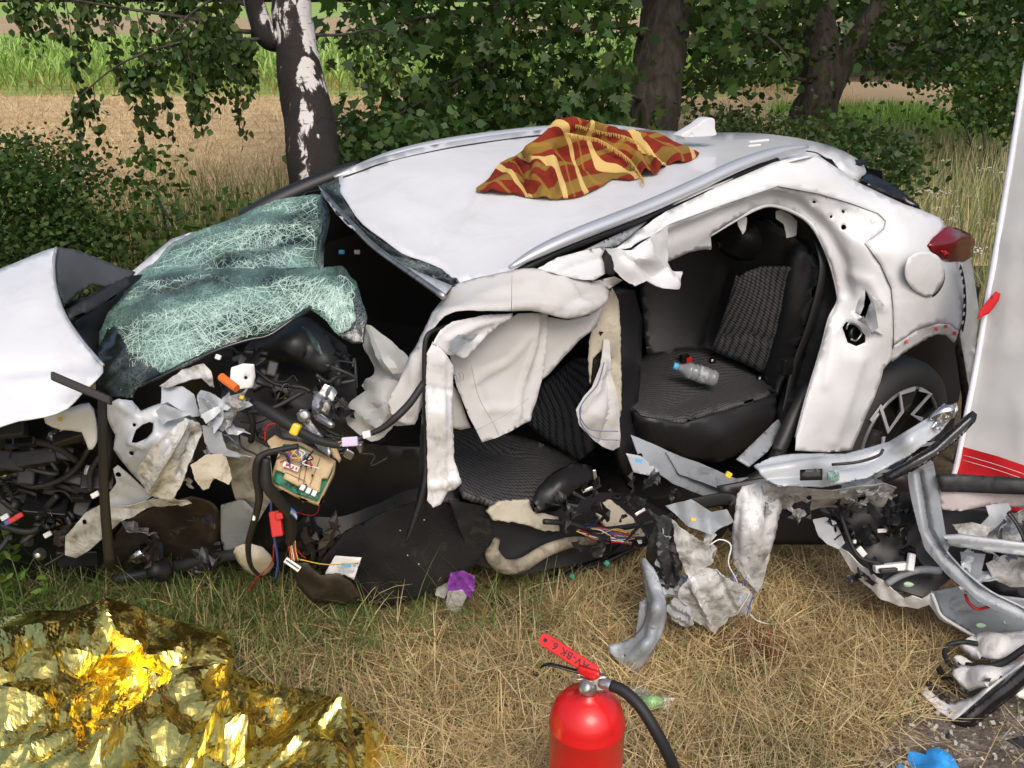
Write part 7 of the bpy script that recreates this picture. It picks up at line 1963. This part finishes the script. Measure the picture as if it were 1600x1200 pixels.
# weeds standing in front of the wreck
def weed(name, label, base, h, nleaf, seed, size=.05, dry=False):
    rs = np.random.RandomState(seed)
    t = tag(empty(name, base), label, 'weed', 'weeds in front of the wreck')
    tipv = np.array([rs.uniform(-.06, .06), rs.uniform(-.05, .05), h])
    pts = [base, base + tipv * .5 + np.array([.01, 0, 0]), base + tipv]
    tube('stem', t, M_drystem if dry else M_stem, pts, [.003, .0025, .001], seg=5)
    u = rs.uniform(.15, 1, nleaf)
    cen = base + tipv * u[:, None] + rs.normal(0, .006, (nleaf, 3))
    if dry:
        tag(leaf_cloud('seed_heads', cen, np.full(nleaf, size), .5, (3.2, 1.6, .9), rs, M_leafB, t, aspect=.38, droop=-.2), kind='stuff')
    else:
        for k in range(nleaf):
            leaf_cloud('leaf', cen[k:k + 1], np.full(1, size), .5, (1.9, 1.9, 1.4), rs, M_leafB, t, aspect=.38, droop=-.2)
M_stem = mat_plain('weed_stem', (.14, .19, .06), .6)
M_drystem = mat_plain('dry_stem', (.30, .14, .06), .7)
for k, (x, y, h, n_) in enumerate(((22, 1003, .50, 44), (48, 995, .42, 36), (3, 992, .46, 34), (76, 990, .28, 20))):
    weed('weed', ('tall leafy green weed at the left edge before the engine bay', 'leafy weed second from the left edge', 'weed cut by the left edge of the picture', 'short weed right of the tall ones at the left edge')[k], W(Z(x, y, 0)), h, n_, 300 + k)
weed('dry_weed', 'reddish dry seed stalk standing before the black carpet', W(Z(612, 945, 0)), .40, 22, 310, .016, True)
weed('weed', 'broad leafed green weed beside the gold foil', W(Z(330, 945, 0)), .12, 14, 311, .08)
# dark reddish stain on the straw is a patch of rust coloured grass
rs = np.random.RandomState(33)
N = 900
cx = W(Z(1172, 1022, 0))
pos = cx + rs.normal(0, 1, (N, 3)) * np.array([.06, .05, 0]) + np.array([0, 0, .012])
c = palette(np.array([(.20, .06, .04), (.16, .045, .03), (.26, .10, .06)]), N, rs, .3)
blades('rust_grass', pos, rs.uniform(.05, .14, N), rs.uniform(.0014, .003, N), rs.uniform(.9, 1.6, N), rs.uniform(-.3, .5, N), c, rs, label='reddish brown stained patch of dry grass right of the torn sill', cat='grass')
# ================================================================== torn shreds and loose parts in the wreck
def shred(name, parent, mat, c, size, seed, aspect=.45, bend=.9):
    """bent, torn strip of sheet metal with jagged ends and real thickness"""
    rs = np.random.RandomState(seed)
    nu, nv = 8, 4
    t = rs.normal(size=3); t /= np.linalg.norm(t)
    s_ = np.cross(t, rs.normal(size=3)); s_ /= np.linalg.norm(s_)
    p = np.asarray(c, float) - t * size / 2
    rows = []
    crease = set(rs.choice(range(1, nu - 1), 2, replace=False))
    for i in range(nu):
        n_ = np.cross(t, s_)
        wd = size * aspect * (1 - .35 * abs(i / (nu - 1) - .4)) * rs.uniform(.8, 1.1)
        row = []
        for j in range(nv):
            u = j / (nv - 1) - .5
            q = p + s_ * wd * u + n_ * size * .10 * (u * u * 4) * rs.choice([1, 1, -.3])
            if i in (0, nu - 1):
                q = q + t * size * rs.uniform(-.12, .12)
            row.append(q + rs.normal(0, size * .012, 3))
        rows.append(row)
        p = p + t * size / (nu - 1)
        if i in crease:
            a = rs.uniform(.5, 1.2) * bend * rs.choice([-1, 1])
            t = t * math.cos(a) + n_ * math.sin(a)
            t /= np.linalg.norm(t)
            s_ = s_ - t * (s_ @ t)
            tw = rs.uniform(-.4, .4)
            s_ = s_ * math.cos(tw) + np.cross(t, s_) * math.sin(tw)
            s_ /= np.linalg.norm(s_)
    V = [q for r_ in rows for q in r_]
    F = [(i * nv + j, i * nv + j + 1, (i + 1) * nv + j + 1, (i + 1) * nv + j) for i in range(nu - 1) for j in range(nv - 1)]
    o = raw(name, V, F, mat, parent, False)
    return solid(o, .002)

rs = np.random.RandomState(77)
def scatter(name, mats, x0, y0, x1, y1, d0, d1, n, s0, s1, seed, parent=CAR, aspect=.45):
    r_ = np.random.RandomState(seed)
    for k in range(n):
        x, y = r_.uniform(x0, x1), r_.uniform(y0, y1)
        d = d0 + (d1 - d0) * (y - y0) / max(1, y1 - y0) + r_.uniform(-.03, .03)
        shred(name, parent, mats[r_.randint(len(mats))], P(x, y, d), r_.uniform(s0, s1), seed * 50 + k, aspect)
scatter('metal_shred', [M_inner, M_greym, M_torn, M_torn], 285, 625, 370, 760, 2.66, 2.78, 12, .05, .13, 401)
scatter('metal_shred', [M_torn, M_brown, M_dkgrey], 100, 800, 330, 870, 2.96, 3.12, 10, .06, .14, 402)
scatter('metal_shred', [M_torn, M_greym, M_inner], 1030, 820, 1150, 960, 3.02, 3.1, 7, .08, .16, 403, CAR, .3)
scatter('metal_shred', [M_greym, M_torn, M_black], 1180, 755, 1400, 800, 2.98, 3.05, 14, .06, .14, 404)
scatter('plastic_shred', [M_black, M_dkgrey, M_blackg], 860, 750, 1060, 860, 3.1, 3.2, 22, .04, .12, 405)
scatter('plastic_shred', [M_black, M_black, M_brown, M_blackg], 200, 790, 520, 900, 3.02, 3.18, 14, .06, .16, 406)
scatter('plastic_shred', [M_black, M_dkgrey, M_blackg], 360, 550, 540, 720, 2.80, 2.86, 12, .05, .12, 407)
scatter('plastic_shred', [M_black, M_black, M_blackg, M_dkgrey], 0, 660, 170, 850, 2.74, 3.02, 12, .06, .14, 408)
scatter('metal_shred', [M_greym, M_inner, M_torn], 1480, 790, 1600, 930, 2.94, 2.96, 12, .05, .12, 409, FRM)
scatter('plastic_shred', [M_black, M_blackg, M_dkgrey], 1300, 790, 1440, 910, 3.12, 3.1, 16, .05, .12, 410, DOOR)
# hoses, brackets and bolts filling the engine bay and the bulkhead
r_ = np.random.RandomState(55)
for k in range(14):
    x, y = r_.uniform(0, 170), r_.uniform(665, 850)
    d = 2.70 + (y - 660) / 190 * .32
    pts = [P(x, y, d)]
    for q in range(3):
        pts.append(pts[-1] + RV * r_.uniform(-.07, .07) - UV * r_.uniform(-.04, .06) + DV * r_.uniform(-.02, .03))
    tube('engine_hose', CAR, (M_rubber, M_black, M_dkgrey)[k % 3], pts, r_.uniform(.003, .012), seg=7)
for k in range(18):
    x, y = r_.uniform(5, 165), r_.uniform(670, 880)
    d = 2.71 + (y - 660) / 190 * .32
    if k % 3 == 0:
        v, f = lathe_geo([(.006, -.02), (.02, -.018), (.02, 0), (.013, .004), (.013, .02), (.007, .024)], P(x, y, d), -DV + r_.normal(0, .5, 3), 14)
        raw('engine_fitting', v, f, (M_steel, M_dkgrey, M_black)[k % 3 if k % 2 else 1], CAR, True)
    else:
        pbox('engine_part', CAR, (M_dkgrey, M_black, M_black, M_blackg)[k % 4], x, y, d, r_.uniform(.05, .13), r_.uniform(.03, .08), r_.uniform(.02, .05), r_.uniform(-30, 30), r_.uniform(-40, 40), r_.uniform(-40, 30), .004)
for k in range(24):
    x, y = r_.uniform(345, 560), r_.uniform(560, 720)
    pts = [P(x, y, 2.76)]
    for q in range(3):
        pts.append(pts[-1] + RV * r_.uniform(-.05, .05) - UV * r_.uniform(-.03, .05) + DV * r_.uniform(-.02, .02))
    tube('cable', CAR, (M_rubber, M_black, M_rubber, M_dkgrey)[k % 4], pts, r_.uniform(.002, .006), seg=6)
